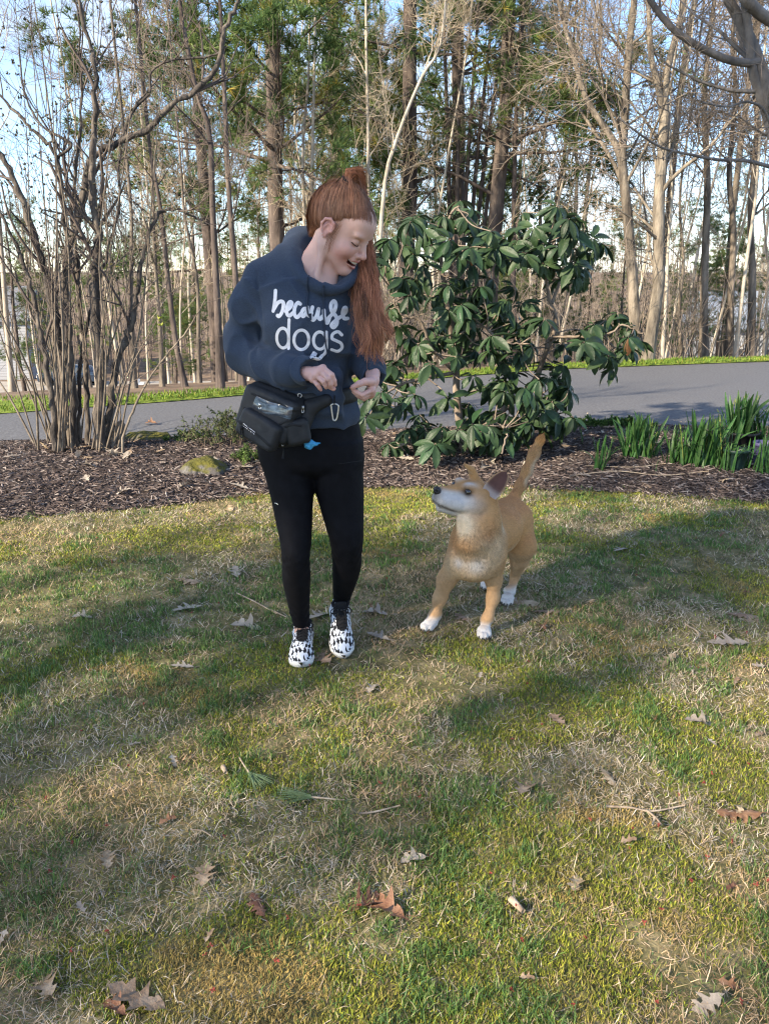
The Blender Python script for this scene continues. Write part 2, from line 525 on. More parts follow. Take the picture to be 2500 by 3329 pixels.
strip('driveway', L_NEAR - [0, 0.15], L_FAR + [0, 0.15], lambda x, y, w: 0.006 + 0.02 * np.sin(np.pi * w), 20, M_asphalt)
strip('grass_verge', L_FAR, L_VERGE, lambda x, y, w: 0.02 + 0.035 * np.sin(np.pi * w) + 0 * x, 6, M_verge)
S0 = np.stack([np.linspace(-60, 60, 60), np.linspace(54.5, 56.5, 60)], 1); S1 = S0 + [0, 8.2]
strip('street', S0, S1, lambda x, y, w: STREET_Z + 0.25 + 0 * x, 4, M_street)
# ------------------------------------------------------------------ trees
M_bark = mat('bark_grey_brown', [(0.065, 0.054, 0.044), (0.14, 0.117, 0.092), (0.25, 0.21, 0.165)], 9, 0.95, 1.0, 30, stretch=(1, 1, 0.25), var=0.15)
M_barkdark = mat('bark_dark', [(0.05, 0.04, 0.035), (0.095, 0.075, 0.065), (0.15, 0.12, 0.10)], 9, 0.95, 0.8, 26, stretch=(1, 1, 0.25), var=0.1)
M_barkpale = mat('bark_pale', [(0.28, 0.24, 0.19), (0.40, 0.35, 0.28), (0.5, 0.45, 0.37)], 8, 0.9, 0.4, 24, stretch=(1, 1, 0.3), var=0.1)
M_barkgrey = mat('bark_smooth_grey', [(0.085, 0.075, 0.068), (0.14, 0.125, 0.115), (0.20, 0.18, 0.165)], 9, 0.85, 0.4, 40, stretch=(1, 1, 0.6))
M_twig = mat('twig_bark', [(0.12, 0.095, 0.075), (0.20, 0.16, 0.125), (0.27, 0.22, 0.175)], 3, 0.9, var=0.2)
M_twigpale = mat('twig_pale', [(0.26, 0.20, 0.14), (0.36, 0.29, 0.21), (0.42, 0.35, 0.26)], 3, 0.9, var=0.15)
M_twigdark = mat('twig_dark', [(0.05, 0.04, 0.04), (0.10, 0.08, 0.07), (0.14, 0.11, 0.09)], 3, 0.9)
M_needle = mat('pine_needles', [(0.07, 0.125, 0.04), (0.12, 0.185, 0.06), (0.22, 0.27, 0.09)], 0.9, 0.7, attr=True, trans=0.4, var=0.12)
M_hemlock = mat('hemlock_needles', [(0.03, 0.055, 0.02), (0.05, 0.085, 0.03), (0.08, 0.12, 0.04)], 2, 0.7, attr=True, trans=0.15)
M_bud = mat('buds', [(0.06, 0.035, 0.03), (0.10, 0.06, 0.045)], 20, 0.7)
M_redbud = mat('red_maple_flowers', [(0.35, 0.06, 0.05), (0.5, 0.12, 0.09)], 20, 0.7, trans=0.3)

def grow(P, R, n, length, ang=(0.5, 1.1), t=(0.25, 1.0), rr=0.55, K=5, up=0.05, wob=0.18, seed=1, taper=0.2, shrink=0.55, rmin=0.002):
    """n child branches spread over the parents"""
    rg = rs(seed)
    N, K0, _ = P.shape
    pl = np.linalg.norm(P[:, -1] - P[:, 0], axis=1)
    par = rg.choice(N, n, p=pl / pl.sum())
    tt = rg.uniform(*t, n)
    x = tt * (K0 - 1); i = np.minimum(x.astype(int), K0 - 2); f = (x - i)[:, None]
    p = P[par, i] * (1 - f) + P[par, i + 1] * f
    tan = norm(P[par, i + 1] - P[par, i])
    r = (R[par, i] * (1 - f[:, 0]) + R[par, i + 1] * f[:, 0])
    perp = norm(np.cross(tan, rg.normal(size=(n, 3))))
    a = rg.uniform(*ang, n)[:, None]
    d = norm(np.cos(a) * tan + np.sin(a) * perp)
    L = length * rg.uniform(0.5, 1.2, n) * (1 - shrink * tt)
    out = np.zeros((n, K, 3)); out[:, 0] = p
    for k in range(1, K):
        d = norm(d + wob * rg.normal(size=(n, 3)) + np.array([0, 0, up]))
        out[:, k] = out[:, k - 1] + d * (L / (K - 1))[:, None]
    r0 = np.maximum(r * rr * rg.uniform(0.6, 1.0, n), rmin)
    return out, r0[:, None] * np.linspace(1, taper, K)[None, :]

def mesh_of(items, name, material):
    mb = MB()
    for P, R, s in items:
        v, q = tubes(P, R, s); mb.add(v, q)
    return mb.mesh(name, material)

def bare_parts(trunks, seed, n=(14, 70, 420, 1100), length=(3.0, 1.5, 0.9, 0.5), t0=0.3, up=0.07, ang=(0.45, 1.0), twr=0.004):
    """trunks: list of (points, radius at base, radius at top); returns trunk mesh items and crown mesh items"""
    tr = []
    for pts, r0, r1 in trunks:
        K = 18
        p = spline(pts, K)
        r = r0 + (r1 - r0) * np.linspace(0, 1, K) ** 0.8
        r[0] *= 1.35; r[1] *= 1.08
        tr.append((p[None], r[None]))
    P = np.concatenate([a for a, b in tr]); R = np.concatenate([b for a, b in tr])
    A, Ra = grow(P, R, n[0], length[0], ang, (t0, 1), 0.45, 8, up, 0.16, seed, 0.25)
    B, Rb = grow(np.concatenate([A]), Ra, n[1], length[1], (0.4, 1.1), (0.2, 1), 0.6, 6, up * 0.7, 0.2, seed + 1, rmin=twr * 1.6)
    C, Rc = grow(B, Rb, n[2], length[2], (0.4, 1.1), (0.15, 1), 0.65, 4, 0.03, 0.22, seed + 2, 0.4, 0.4, twr * 1.2)
    items2 = [(B, Rb, 4), (C, Rc, 3)]
    if n[3]:
        D, Rd = grow(C, Rc, n[3], length[3], (0.4, 1.2), (0.1, 1), 0.8, 3, 0.02, 0.2, seed + 3, 0.5, 0.3, twr)
        items2.append((D, Rd, 3))
    return [(P, R, 10), (A, Ra, 5)], items2, C

def bare_tree(name, label, trunks, seed, cat='tree', group=None, bark=None, twig=None, base=None, extra=None, **kw):
    base = np.asarray(trunks[0][0][0] if base is None else base, float)
    a, b, C = bare_parts([(np.asarray(p, float) - base, r0, r1) for p, r0, r1 in trunks], seed, **kw)
    t = thing(name, label, cat, base, group)
    for nm, it, m in (('trunk', a, bark or M_bark), ('crown', b, twig or M_twig)):
        o = bpy.data.objects.new(nm, mesh_of(it, nm, m)); COL.objects.link(o); o.parent = t
    return t

def px_tree(pix, Y, W, top=None):
    """trunk points through photo pixels at forward distance Y (Y may vary per point), base on the terrain"""
    Ys = np.broadcast_to(np.asarray(Y, float), (len(pix),))
    p = [at(a, b, y) for (a, b), y in zip(pix, Ys)]
    b = p[0].copy(); b[2] = terrain(b[0], b[1]) - 0.1
    p[0] = b
    if top is not None: p.append(p[-1] + np.asarray(top, float))
    return p

# --- pines
def pine_parts(H, r, seed, n1=54, spread=2.9, first=0.13, tufts=5200):
    rg = rs(seed)
    K = 14
    P = np.zeros((1, K, 3)); P[0, :, 2] = np.linspace(0, H, K)
    P[0, :, :2] += np.cumsum(rg.normal(0, 0.05, (K, 2)), axis=0)
    R = (r * np.linspace(1, 0.12, K))[None]
    R[0, 0] *= 1.3
    A, Ra = grow(P, R, n1, spread, (1.15, 1.6), (first, 0.97), 0.3, 7, 0.035, 0.1, seed + 1, 0.25, 0.62)
    B, Rb = grow(A, Ra, n1 * 8, spread * 0.42, (0.5, 1.0), (0.3, 1), 0.6, 4, 0.05, 0.15, seed + 2, 0.4, 0.45, 0.006)
    # needle tufts on the outer half of the side branches
    C, Rc = grow(B, Rb, tufts, 0.28, (0.2, 0.9), (0.45, 1), 0.6, 2, 0.08, 0.1, seed + 3, 0.6, 0.3, 0.004)
    ends, dirs = C[:, -1], norm(C[:, -1] - C[:, 0])
    mb = MB(); nn = 14
    d = norm(dirs[:, None, :] * 0.9 + rg.normal(0, 0.75, (len(ends), nn, 3)) + np.array([0, 0, 0.18]))
    L = rg.uniform(0.11, 0.24, (len(ends), nn, 1))
    side = norm(np.cross(d, rg.normal(size=d.shape))) * 0.0085
    o = np.repeat(ends[:, None, :], nn, 1)
    v = np.stack([o - side, o + side, o + d * L], 2).reshape(-1, 3)
    t = np.arange(len(v)).reshape(-1, 3)
    c = rg.uniform(0.55, 1.35, (len(ends), 1)) * np.array([[1.0, 1.0, 1.0]])
    c = c * np.where(rg.random((len(ends), 1)) < 0.12, [[1.7, 1.05, 0.7]], [[1, 1, 1]])
    mb.add(v, None, t, np.repeat(c, nn * 3, 0))
    return [(P, R, 10), (A, Ra, 5)], [(B, Rb, 3)], mb

def pine_tree(label, base, H, r, seed, group=None, **kw):
    t = thing('pine_tree', label, 'tree', base, group)
    a, b, mb = pine_parts(H, r, seed, **kw)
    o = bpy.data.objects.new('trunk', mesh_of(a, 'trunk', M_barkdark)); COL.objects.link(o); o.parent = t
    o = bpy.data.objects.new('branches', mesh_of(b, 'branches', M_twigdark)); COL.objects.link(o); o.parent = t; o['kind'] = 'stuff'
    o = bpy.data.objects.new('crown', mb.mesh('crown', M_needle, False, True)); COL.objects.link(o); o.parent = t; o['kind'] = 'stuff'
    return t

def on_ground(x, y, dz=-0.05):
    return (x, y, float(terrain(np.float64(x), np.float64(y))) + dz)

def xat(px, Y):
    return float(at(px, 1150, Y)[0])

pines = [('tall white pine with a dark trunk behind the woman, left of her ponytail', 905, 15.0, 20, 0.16, 11),
         ('tall white pine standing right above the woman\'s bun', 1310, 16.0, 21, 0.16, 12),
         ('white pine with broad shelves of needles right of the middle', 1560, 15.5, 20, 0.15, 13),
         ('paired white pine close beside the bundle of upright grey stems', 1470, 19.0, 23, 0.25, 14),
         ('white pine further back with thin crown above the woman\'s shoulder', 1090, 19.5, 24, 0.26, 15),
         ('white pine at the left edge of the evergreen group', 690, 20.0, 22, 0.24, 16)]
protos = {}
for lab, px, Yd, H, r, sd in pines:
    if sd in (11, 12, 13):
        protos[sd] = pine_tree(lab, on_ground(xat(px, Yd), Yd), H, r, sd, 'white pines behind the driveway')
    else:
        src = protos[sd - 3]
        dup(src, on_ground(xat(px, Yd), Yd), sd * 1.7, 1.08, lab)
for k, (px, Yd, s) in enumerate([(640, 46, 1.0), (1180, 44, 1.05), (1420, 48, 1.0), (1650, 40, 0.85), (2330, 55, 0.75), (2480, 58, 0.7), (2000, 62, 0.7), (330, 60, 0.75), (140, 64, 0.7), (950, 52, 1.0), (1560, 60, 0.9), (2180, 66, 0.7)]):
    dup(protos[11 + k % 3], on_ground(xat(px, Yd), Yd), k * 2.1, s, 'distant white pine showing between the bare trees', 'distant pines')

for k, (px, Yd, s) in enumerate([(1900, 17.5, 0.13), (2330, 19, 0.16), (2500, 17, 0.14), (2010, 22, 0.2), (850, 17.0, 0.17), (560, 19, 0.16), (1740, 20, 0.16), (60, 24, 0.3), (2240, 25, 0.25)]):
    dup(protos[11 + k % 3], on_ground(xat(px, Yd), Yd), k * 2.4 + 1, (s * 1.6, s * 1.6, s), 'small dark evergreen in the underbrush', 'small evergreens in the underbrush')

# --- leafless trees one can pick out on the right
b1 = px_tree([(2070, 1192), (2055, 900), (2040, 700), (2022, 510), (2030, 400), (2045, 150), (2062, 0)], 13.0, None, (0.05, 0, 3))
fork = at(2024, 520, 13.0)
b1b = [fork, at(1985, 440, 13), at(1905, 318, 13.05), at(1862, 170, 13.1), at(1815, 0, 13.2), at(1790, -150, 13.3)]
bare_tree('bare_tree', 'tall bare tree forking low with a long limb leaning over the shrub', [(b1, 0.095, 0.04), (b1b, 0.058, 0.022)], 21, bark=M_bark, n=(18, 66, 330, 600), length=(3.2, 1.7, 1.0, 0.55), t0=0.2)
b2 = px_tree([(2100, 1190), (2130, 1000), (2142, 889), (2142, 650), (2153, 515), (2161, 368)], 12.6, None)
b2l = [at(2158, 380, 12.6), at(2138, 270, 12.6), at(2118, 190, 12.6), at(2110, 54, 12.6), at(2100, -120, 12.6)]
b2r = [at(2158, 380, 12.6), at(2165, 280, 12.6), at(2178, 190, 12.6), at(2218, 27, 12.6), at(2250, -150, 12.6)]
bare_tree('bare_tree', 'lichen-speckled bare tree leaning right at its foot, forked in a narrow Y', [(b2, 0.098, 0.075), (b2l, 0.055, 0.03), (b2r, 0.058, 0.03)], 22, bark=M_bark, n=(16, 66, 330, 600), length=(2.8, 1.6, 1.0, 0.55), t0=0.2)
for k, (lab, pix, Yd, r0, bk) in enumerate([
        ('straight dark bare tree behind the driveway, between the forked tree and the pale birch', [(2285, 1188), (2290, 900), (2300, 600), (2290, 350), (2310, 100)], 14.5, 0.082, M_bark),
        ('reddish brown bare tree in front of the white house, left of the leaning birch', [(2368, 1180), (2376, 950), (2385, 750), (2370, 560), (2392, 300), (2385, 60)], 14.8, 0.075, M_bark),
        ('slender pale birch leaning right in front of the white house', [(2388, 1178), (2420, 900), (2455, 650), (2470, 450), (2480, 200)], 14.0, 0.038, M_barkpale),
        ('bare tree with orange-brown bark standing right of the pale birch', [(2438, 1176), (2446, 900), (2440, 700), (2462, 420), (2458, 150)], 14.3, 0.078, M_bark),
        ('thin pale bare tree beside the leaning lichen-speckled tree', [(2150, 1188), (2165, 980), (2172, 800), (2185, 600), (2180, 300)], 14.0, 0.035, M_barkpale),
        ('crooked thin bare tree behind the rhododendron\'s tip', [(2215, 1186), (2208, 1000), (2222, 850), (2210, 650), (2240, 400)], 15.0, 0.04, M_bark),
        ('tall dark thin tree left of the long leaning limb', [(1672, 1215), (1668, 900), (1672, 600), (1680, 300), (1700, 50)], 15.0, 0.06, M_barkdark),
        ('grey bare tree above the rhododendron, with two close stems', [(1790, 1205), (1795, 900), (1810, 650), (1835, 500), (1850, 300)], 16.0, 0.055, M_bark)]):
    bare_tree('bare_tree', lab, [(px_tree(pix, Yd, None, (0.1, 0, 3.5)), r0, r0 * 0.3)], 31 + k * 5, bark=bk, n=(11, 42, 220, 400), length=(2.2, 1.3, 0.8, 0.45), t0=0.35)

# --- the grey stems fanning up behind the pines (a multi-stemmed tree)
stems = []
for k, (x0, x1) in enumerate([(1480, 1500), (1495, 1560), (1510, 1610), (1520, 1660), (1530, 1720), (1470, 1440)]):
    Yd = 15.5 + 0.12 * k
    b = px_tree([(x0, 1225), (x0 + (x1 - x0) * 0.12, 900), (x0 + (x1 - x0) * 0.4, 520), (x0 + (x1 - x0) * 0.8, 150), (x1, -60)], Yd, None)
    stems.append((b, 0.055, 0.022))
bare_tree('bare_tree', 'clump of straight grey stems fanning upward behind the rhododendron', stems, 71, bark=M_barkdark, n=(20, 70, 300, 400), length=(2.4, 1.2, 0.8, 0.5), t0=0.35, ang=(0.25, 0.7), up=0.15)

# --- slim trees left of the woman
for k, (lab, pix, Yd, r0) in enumerate([
        ('dark slim tree just left of the woman\'s shoulder, its base behind the verge', [(790, 1275), (778, 1100), (762, 850), (745, 640), (735, 430), (725, 200), (715, 0)], 10.8, 0.05),
        ('dark slim tree second from the woman\'s shoulder', [(718, 1285), (710, 1080), (700, 850), (690, 650), (682, 430), (640, 300), (600, 100), (585, 0)], 10.4, 0.052),
        ('slim tree leaning left behind the lilac\'s thin shoots', [(605, 1290), (570, 1100), (545, 900), (525, 700), (505, 580), (480, 420)], 11.2, 0.045),
        ('slender grey tree standing left of the leaning slim tree', [(530, 1292), (522, 1100), (508, 900), (500, 750), (490, 500)], 11.5, 0.038),
        ('thin tree with a forked foot beside the mailbox', [(440, 1296), (432, 1150), (425, 1000), (428, 800), (420, 600)], 11.0, 0.045),
        ('pale thin tree right of the dark slim pair', [(650, 1280), (645, 1100), (640, 900), (600, 700), (585, 500)], 12.5, 0.035)]):
    bare_tree('bare_tree', lab, [(px_tree(pix, Yd, None, (-0.05, 0, 2.5)), r0, r0 * 0.35)], 101 + k * 7, bark=M_barkdark if k < 3 else M_bark, n=(9, 30, 140, 240), length=(1.9, 1.1, 0.7, 0.4), t0=0.35, twr=0.003)

# --- smaller twiggy pale trees behind the woman
for k, (lab, pix, Yd) in enumerate([
        ('pale thin forked tree rising behind the woman\'s head', [(1195, 1240), (1200, 900), (1198, 600), (1195, 350), (1190, 60)], 13.5),
        ('pale thin tree left of the woman\'s bun', [(1010, 1250), (1018, 900), (1015, 560), (1020, 300), (1025, 30)], 14.0),
        ('pale slanting stem rising right of the woman\'s bun', [(1215, 1235), (1245, 650), (1290, 450), (1370, 250), (1440, 100)], 13.0),
        ('thin pale sapling close to the pine trunk behind the woman', [(985, 1250), (990, 800), (985, 480), (1005, 200)], 14.5)]):
    bare_tree('bare_tree', lab, [(px_tree(pix, Yd, None, (0.05, 0, 2.0)), 0.038, 0.014)], 151 + k * 7, bark=M_barkpale, twig=M_twigpale, n=(11, 46, 200, 330), length=(1.7, 1.0, 0.7, 0.4), twr=0.003, t0=0.22, ang=(0.35, 0.8))

# --- forest fill: prototypes, then copies that share their meshes
fills = []
for k in range(5):
    rg = rs(300 + k)
    H = 15 + 3 * rg.random()
    pts = np.zeros((7, 3)); pts[:, 2] = np.linspace(0, H, 7); pts[1:, :2] += np.cumsum(rg.normal(0, 0.22, (6, 2)), 0)
    fills.append(dict(trunks=[(pts, 0.055 + 0.03 * rg.random(), 0.015)], seed=400 + 11 * k, n=(15, 60, 300, 520), length=(2.8, 1.6, 1.0, 0.6), t0=0.3, twr=0.004))
saps = []
for k in range(4):
    rg = rs(340 + k)
    H = 5.0 + 3 * rg.random()
    pts = np.zeros((6, 3)); pts[:, 2] = np.linspace(0, H, 6); pts[1:, :2] += np.cumsum(rg.normal(0, 0.14, (5, 2)), 0)
    saps.append(dict(trunks=[(pts, 0.022, 0.007)], seed=500 + 11 * k, n=(13, 45, 150, 180), length=(1.5, 0.9, 0.6, 0.4), t0=0.15, twr=0.0045))
rg = rs(5)
first = {}
def scatter(kind, k, x, y, label, group, s=1.0):
    src = (fills if kind == 'f' else saps)[k]
    key = (kind, k)
    if key not in first:
        pale = kind == 's' or k in (1, 3)
        first[key] = bare_tree('bare_tree' if kind == 'f' else 'sapling', label, base=(0, 0, 0), group=group, bark=M_barkpale if pale else M_bark, twig=M_twigpale if kind == 's' else M_twig, **src)
        first[key].location = on_ground(x, y); first[key].rotation_euler = (0, 0, float(rg.uniform(0, 6))); first[key].scale = (s,) * 3
    else:
        dup(first[key], on_ground(x, y), rg.uniform(0, 6.28), s, label, group)
cnt = 0
for k in range(64):
    Yd = 16.5 + 36 * (k / 63) ** 1.1 + rg.uniform(-1, 1)
    px = rg.uniform(-150, 2650)
    if 380 < px < 1650 and Yd < 24: continue
    if 53 < Yd < 65: Yd += 11
    scatter('f', cnt % 5, xat(px, Yd), Yd, 'bare tree in the woods behind the driveway', 'bare woodland trees', rg.uniform(0.8, 1.15)); cnt += 1
for k in range(70):
    Yd = 13.5 + 22 * rg.random() ** 1.3
    px = rg.uniform(-100, 2600)
    x = xat(px, Yd)
    if Yd < edge_y(L_VERGE, x) + 0.6 or (px < 850 and rg.random() < 0.8): continue
    scatter('s', k % 4, x, Yd, 'thin pale sapling in the brush behind the driveway', 'woodland saplings', rg.uniform(0.7, 1.3))

# --- far wood that reads as one mass
rg = rs(61)
n = 900
x = rg.uniform(-60, 60, n); y = rg.uniform(66, 105, n)
P = np.zeros((n, 5, 3)); P[:, :, 2] = np.linspace(0, 1, 5)[None] * rg.uniform(7, 17, n)[:, None]
P[:, :, 0] = x[:, None] + np.cumsum(rg.normal(0, 0.2, (n, 5)), 1); P[:, :, 1] = y[:, None]
P[:, :, 2] += terrain(x, y)[:, None] - 0.3
R = rg.uniform(0.03, 0.09, n)[:, None] * np.linspace(1, 0.2, 5)[None]
A, Ra = grow(P, R, 5500, 2.8, (0.4, 1.1), (0.05, 1), 0.5, 3, 0.1, 0.2, 62, 0.4, 0.4, 0.02)
B, Rb = grow(A, Ra, 9500, 1.8, (0.4, 1.2), (0.1, 1), 0.6, 2, 0.05, 0.2, 63, 0.5, 0.3, 0.016)
o = MB()
for p_, r_, s_ in ((P, R, 4), (A, Ra, 3), (B, Rb, 3)):
    v, q = tubes(p_, r_, s_); o.add(v, q)
tag(o.build('far_woods', M_twig), 'brown leafless woodland closing the view far behind', 'woods', kind='stuff')

# --- brush: thin shrubs and dry stems under the trees
rg = rs(81)
n = 1700
y = 12.5 + 26 * rg.random(n) ** 1.4; px = rg.uniform(-200, 2700, n)
x = (px - 1250) / FPX * y * 1.03
keep = (y > edge_y(L_VERGE, x) + 0.5) & (px > 950 + rg.normal(0, 60, n))
x, y = x[keep], y[keep]; n = len(x)
P = np.zeros((n, 4, 3)); P[:, 0] = np.stack([x, y, terrain(x, y) - 0.05], 1)
d = norm(np.stack([rg.normal(0, .3, n), rg.normal(0, .3, n), np.ones(n)], 1)); L = rg.uniform(0.5, 2.4, n) / 3
for k in range(1, 4):
    d = norm(d + rg.normal(0, 0.16, (n, 3))); P[:, k] = P[:, k - 1] + d * L[:, None]
R = rg.uniform(0.005, 0.014, n)[:, None] * np.linspace(1, 0.35, 4)[None]
A, Ra = grow(P, R, 4200, 0.8, (0.3, 1.0), (0.2, 1), 0.7, 3, 0.05, 0.2, 82, 0.5, 0.3, 0.004)
o = MB()
for p_, r_, s_ in ((P, R, 3), (A, Ra, 3)):
    v, q = tubes(p_, r_, s_); o.add(v, q)
tag(o.build('undergrowth', M_twig), 'tangle of dry thin brush under the trees', 'brush', kind='stuff')
# ------------------------------------------------------------------ rhododendron in the mulch bed
M_rholeaf = mat('rhododendron_leaf', [(0.020, 0.042, 0.018), (0.030, 0.062, 0.024), (0.050, 0.085, 0.030)], 9, 0.48, 0.2, 60, spec=0.35, trans=0.16, var=0.35)
M_rhobrown = mat('dry_brown_leaf', [(0.16, 0.075, 0.035), (0.25, 0.13, 0.06)], 9, 0.7, trans=0.15)
M_rhobark = mat('rhododendron_bark', [(0.11, 0.085, 0.065), (0.19, 0.15, 0.115), (0.25, 0.20, 0.16)], 16, 0.9, 0.5, 50, stretch=(1, 1, 0.4))
def leaf_mesh(name, L, W, droop, fold, seed, material, n=7):
    rg = rs(seed)
    u = np.linspace(0, 1, n)
    prof = np.array([0.10, 0.55, 0.90, 1.0, 0.92, 0.62, 0.05]) if n == 7 else np.sin(np.pi * np.clip(u, 0.03, 0.99))
    mb = MB(); vs = []
    for i in range(n):
        a = droop * u[i]
        y = L * (math.sin(a) / droop if abs(droop) > 1e-3 else u[i]); z = -L * ((1 - math.cos(a)) / droop if abs(droop) > 1e-3 else 0)
        for k, w in enumerate((-1, -0.5, 0, 0.5, 1)):
            vs.append((w * W * prof[i], y, z + abs(w) * fold * W * prof[i] - 0.25 * fold * W * prof[i] * (abs(w) == 1)))
    qs = [[i * 5 + j, i * 5 + j + 1, (i + 1) * 5 + j + 1, (i + 1) * 5 + j] for i in range(n - 1) for j in range(4)]
    mb.add(vs, qs)
    return mb.mesh(name, material)
rho_leaves = [leaf_mesh('leaf', L_, w_, d, f, 3, M_rholeaf) for L_, w_, d, f in ((0.145, 0.025, 0.5, 0.35), (0.13, 0.022, 0.9, 0.45), (0.155, 0.027, 0.25, 0.6), (0.12, 0.023, 1.3, 0.2), (0.105, 0.018, 0.7, -0.3), (0.14, 0.021, 1.0, 0.8))]
rho_brown = [leaf_mesh('leaf', 0.12, 0.022, 0.9, -0.5, 3, M_rhobrown)]
RB = gnd(1508, 1492); RB[2] = 0.05
rho = thing('rhododendron', 'large dark green rhododendron with glossy drooping leaves behind the dog', 'shrub', RB)
def C3(x, y): return (1150 + 0.602 * x, 600 + 0.602 * y)
YR = RB[1]
def RP(x, y, dy=0.0): return at(*C3(x, y), YR + dy)
stem_paths = [([RB, RP(560, 1200), RP(550, 1000, .05), RP(530, 800), RP(505, 640, -.05), RP(470, 400), RP(500, 200), RP(570, 110)], 0.034, 0.008),
              ([RB + [0.05, 0, 0], RP(760, 1260, .1), RP(960, 1080, .15), RP(1020, 950, .1), RP(1090, 750), RP(1060, 630), RP(1030, 490), RP(1000, 340)], 0.028, 0.007),
              ([RP(1040, 880), RP(1060, 830), RP(1200, 820, -.1), RP(1340, 820, -.2), RP(1450, 760, -.25), RP(1560, 800, -.3)], 0.013, 0.005),
              ([RP(550, 1015), RP(400, 1040, -.1), RP(230, 1090, -.2), RP(120, 1180, -.3)], 0.015, 0.006),
              ([RP(545, 1010), RP(420, 880, -.1), RP(360, 740, -.15), RP(250, 690, -.2), RP(200, 560, -.2)], 0.016, 0.006),
              ([RP(530, 760), RP(620, 600, .2), RP(620, 400, .3), RP(640, 200, .3)], 0.014, 0.006),
              ([RP(1070, 640), RP(1130, 450, .1), RP(1120, 250, .2), RP(1110, 120, .2)], 0.012, 0.005),
              ([RP(540, 830), RP(680, 760, -.2), RP(800, 850, -.4), RP(900, 860, -.4)], 0.012, 0.005),
              ([RB, RP(700, 1300, -.3), RP(820, 1320, -.5), RP(800, 1450, -.6)], 0.015, 0.006),
              ([RP(560, 1330), RP(420, 1380, -.2), RP(280, 1400, -.3)], 0.012, 0.005),
              ([RP(960, 1080, .15), RP(1000, 1150, -.1), RP(1100, 1200, -.2)], 0.011, 0.005)]
pts_all = []
for pth, r0, r1 in stem_paths:
    p = spline(np.array(pth), 6 * len(pth)); pts_all.append(p)
    mb = MB(); rg = rs(int(abs(pth[0][0]) * 1e4) % 997)
    tube1(mb, p + rg.normal(0, 0.006, p.shape) * np.linspace(0, 1, len(p))[:, None], r0, r1, 7, len(p))
    mb.build('stem', M_rhobark, rho)
pts_all = np.concatenate(pts_all)
WH = [(570,90),(640,130),(350,170),(380,240),(230,270),(160,310),(470,220),(530,300),(920,150),(1110,110),(1140,180),(1010,310),(820,290),(700,330),(1200,260),(1290,290),(1330,300),(1250,450),(1180,420),(1100,510),(960,340),(880,370),
      (260,510),(320,500),(290,600),(430,600),(370,420),(600,500),(680,550),(540,680),(750,510),(760,680),(860,560),(900,640),(1000,720),(640,760),(580,810),(700,830),(820,860),(960,880),(930,820),(300,830),(330,900),(400,780),(450,720),(180,430),(130,360),(620,420),(780,400),
      (1290,750),(1240,780),(1430,700),(1500,760),(1540,830),(1370,920),(1400,1000),(1460,870),(1320,860),(1130,860),
      (200,1000),(280,1050),(120,1050),(70,1250),(160,1180),(130,1230),(330,1130),(500,1150),(640,1030),(720,1090),(790,1060),(860,1060),(1130,970),(1160,1100),(1100,1050),(850,1160),(900,1200),(960,1150),(1040,1140),(1100,1230),(1180,1250),(700,1230),(640,1290),(760,1280),(860,1300),(950,1280),(700,1380),(740,1440),(820,1400),(880,1430),(780,1510),(340,1290),(260,1350),(200,1400),(400,1330),(480,1300),(520,1380),(430,1400),
      (600,180),(660,230),(300,200),(420,180),(260,330),(420,330),(560,380),(740,250),(860,220),(980,220),(1060,200),(1220,180),(1160,250),(1080,330),(880,300),(780,340),(640,340),(1270,360),(1210,480),(340,580),(220,640),(480,540),(520,600),(660,640),(720,600),(820,620),(800,740),(880,740),(700,720),(600,700),(480,820),(380,860),(740,900),(840,930),(660,900),(230,940),(160,1110),(90,1150),(240,1150),(1350,730),(1480,820),(1420,930),(1250,840),(820,1110),(930,1100),(1000,1060),(1080,1170),(800,1220),(880,1250),(720,1320),(660,1360),(800,1350),(300,1320),(240,1400),(380,1390),(460,1350),(850,1500),(1000,1260),(1060,1290),(570,1330),
      (1030,1230),(930,1380),(1010,1320),(620,1180),(560,920),(240,760),(420,960),(1060,420),(1180,330)]
rg = rs(23)
twigs = MB(); leaves = []
WH = WH + [(x + rg.uniform(-70, 70), y + rg.uniform(-60, 60)) for x, y in WH if rg.random() < 0.55]
for (x, y) in WH:
    dy = rg.uniform(-0.55, 0.45)
    c = RP(x + rg.uniform(-12, 12), y + rg.uniform(-10, 10), dy)
    d2 = ((pts_all - c) ** 2).sum(1) + 0.3 * np.maximum(pts_all[:, 2] - c[2], 0) ** 2
    j = pts_all[np.argmin(d2)]
    mid = (j + c) / 2 + [0, 0, -0.06 * np.linalg.norm(c - j)] + rg.normal(0, 0.02, 3)
    tube1(twigs, [j, mid, c], 0.0055, 0.0035, 5, 9)
    ax = norm(norm(c - j) * 0.5 + np.array([0, -0.25, 0.8]) + rg.normal(0, 0.2, 3))
    s1 = norm(np.cross(ax, [0.3, 1, 0.1])); s2 = np.cross(ax, s1)
    n = rg.integers(8, 12)
    a0 = rg.uniform(0, 6.28)
    for k in range(n):
        a = a0 + 2.4 * k + rg.normal(0, 0.15)
        el = rg.uniform(-0.55, 0.45) - 0.15            # droop of the leaf
        out = math.cos(a) * s1 + math.sin(a) * s2
        fwd = norm(out * math.cos(el) + ax * math.sin(el) + np.array([0, 0, -0.48 + 0.25 * rg.random()]))
        up = norm(ax - fwd * (ax @ fwd) + rg.normal(0, 0.12, 3)); up = norm(up - fwd * (up @ fwd))
        side = np.cross(fwd, up)
        sc_ = rg.uniform(0.75, 1.28)
        br = rg.random() < 0.012
        leaves.append((c + fwd * 0.012, side, fwd, up, sc_, br, int(rg.integers(0, 6))))
twigs.build('twigs', M_rhobark, rho)['kind'] = 'stuff'
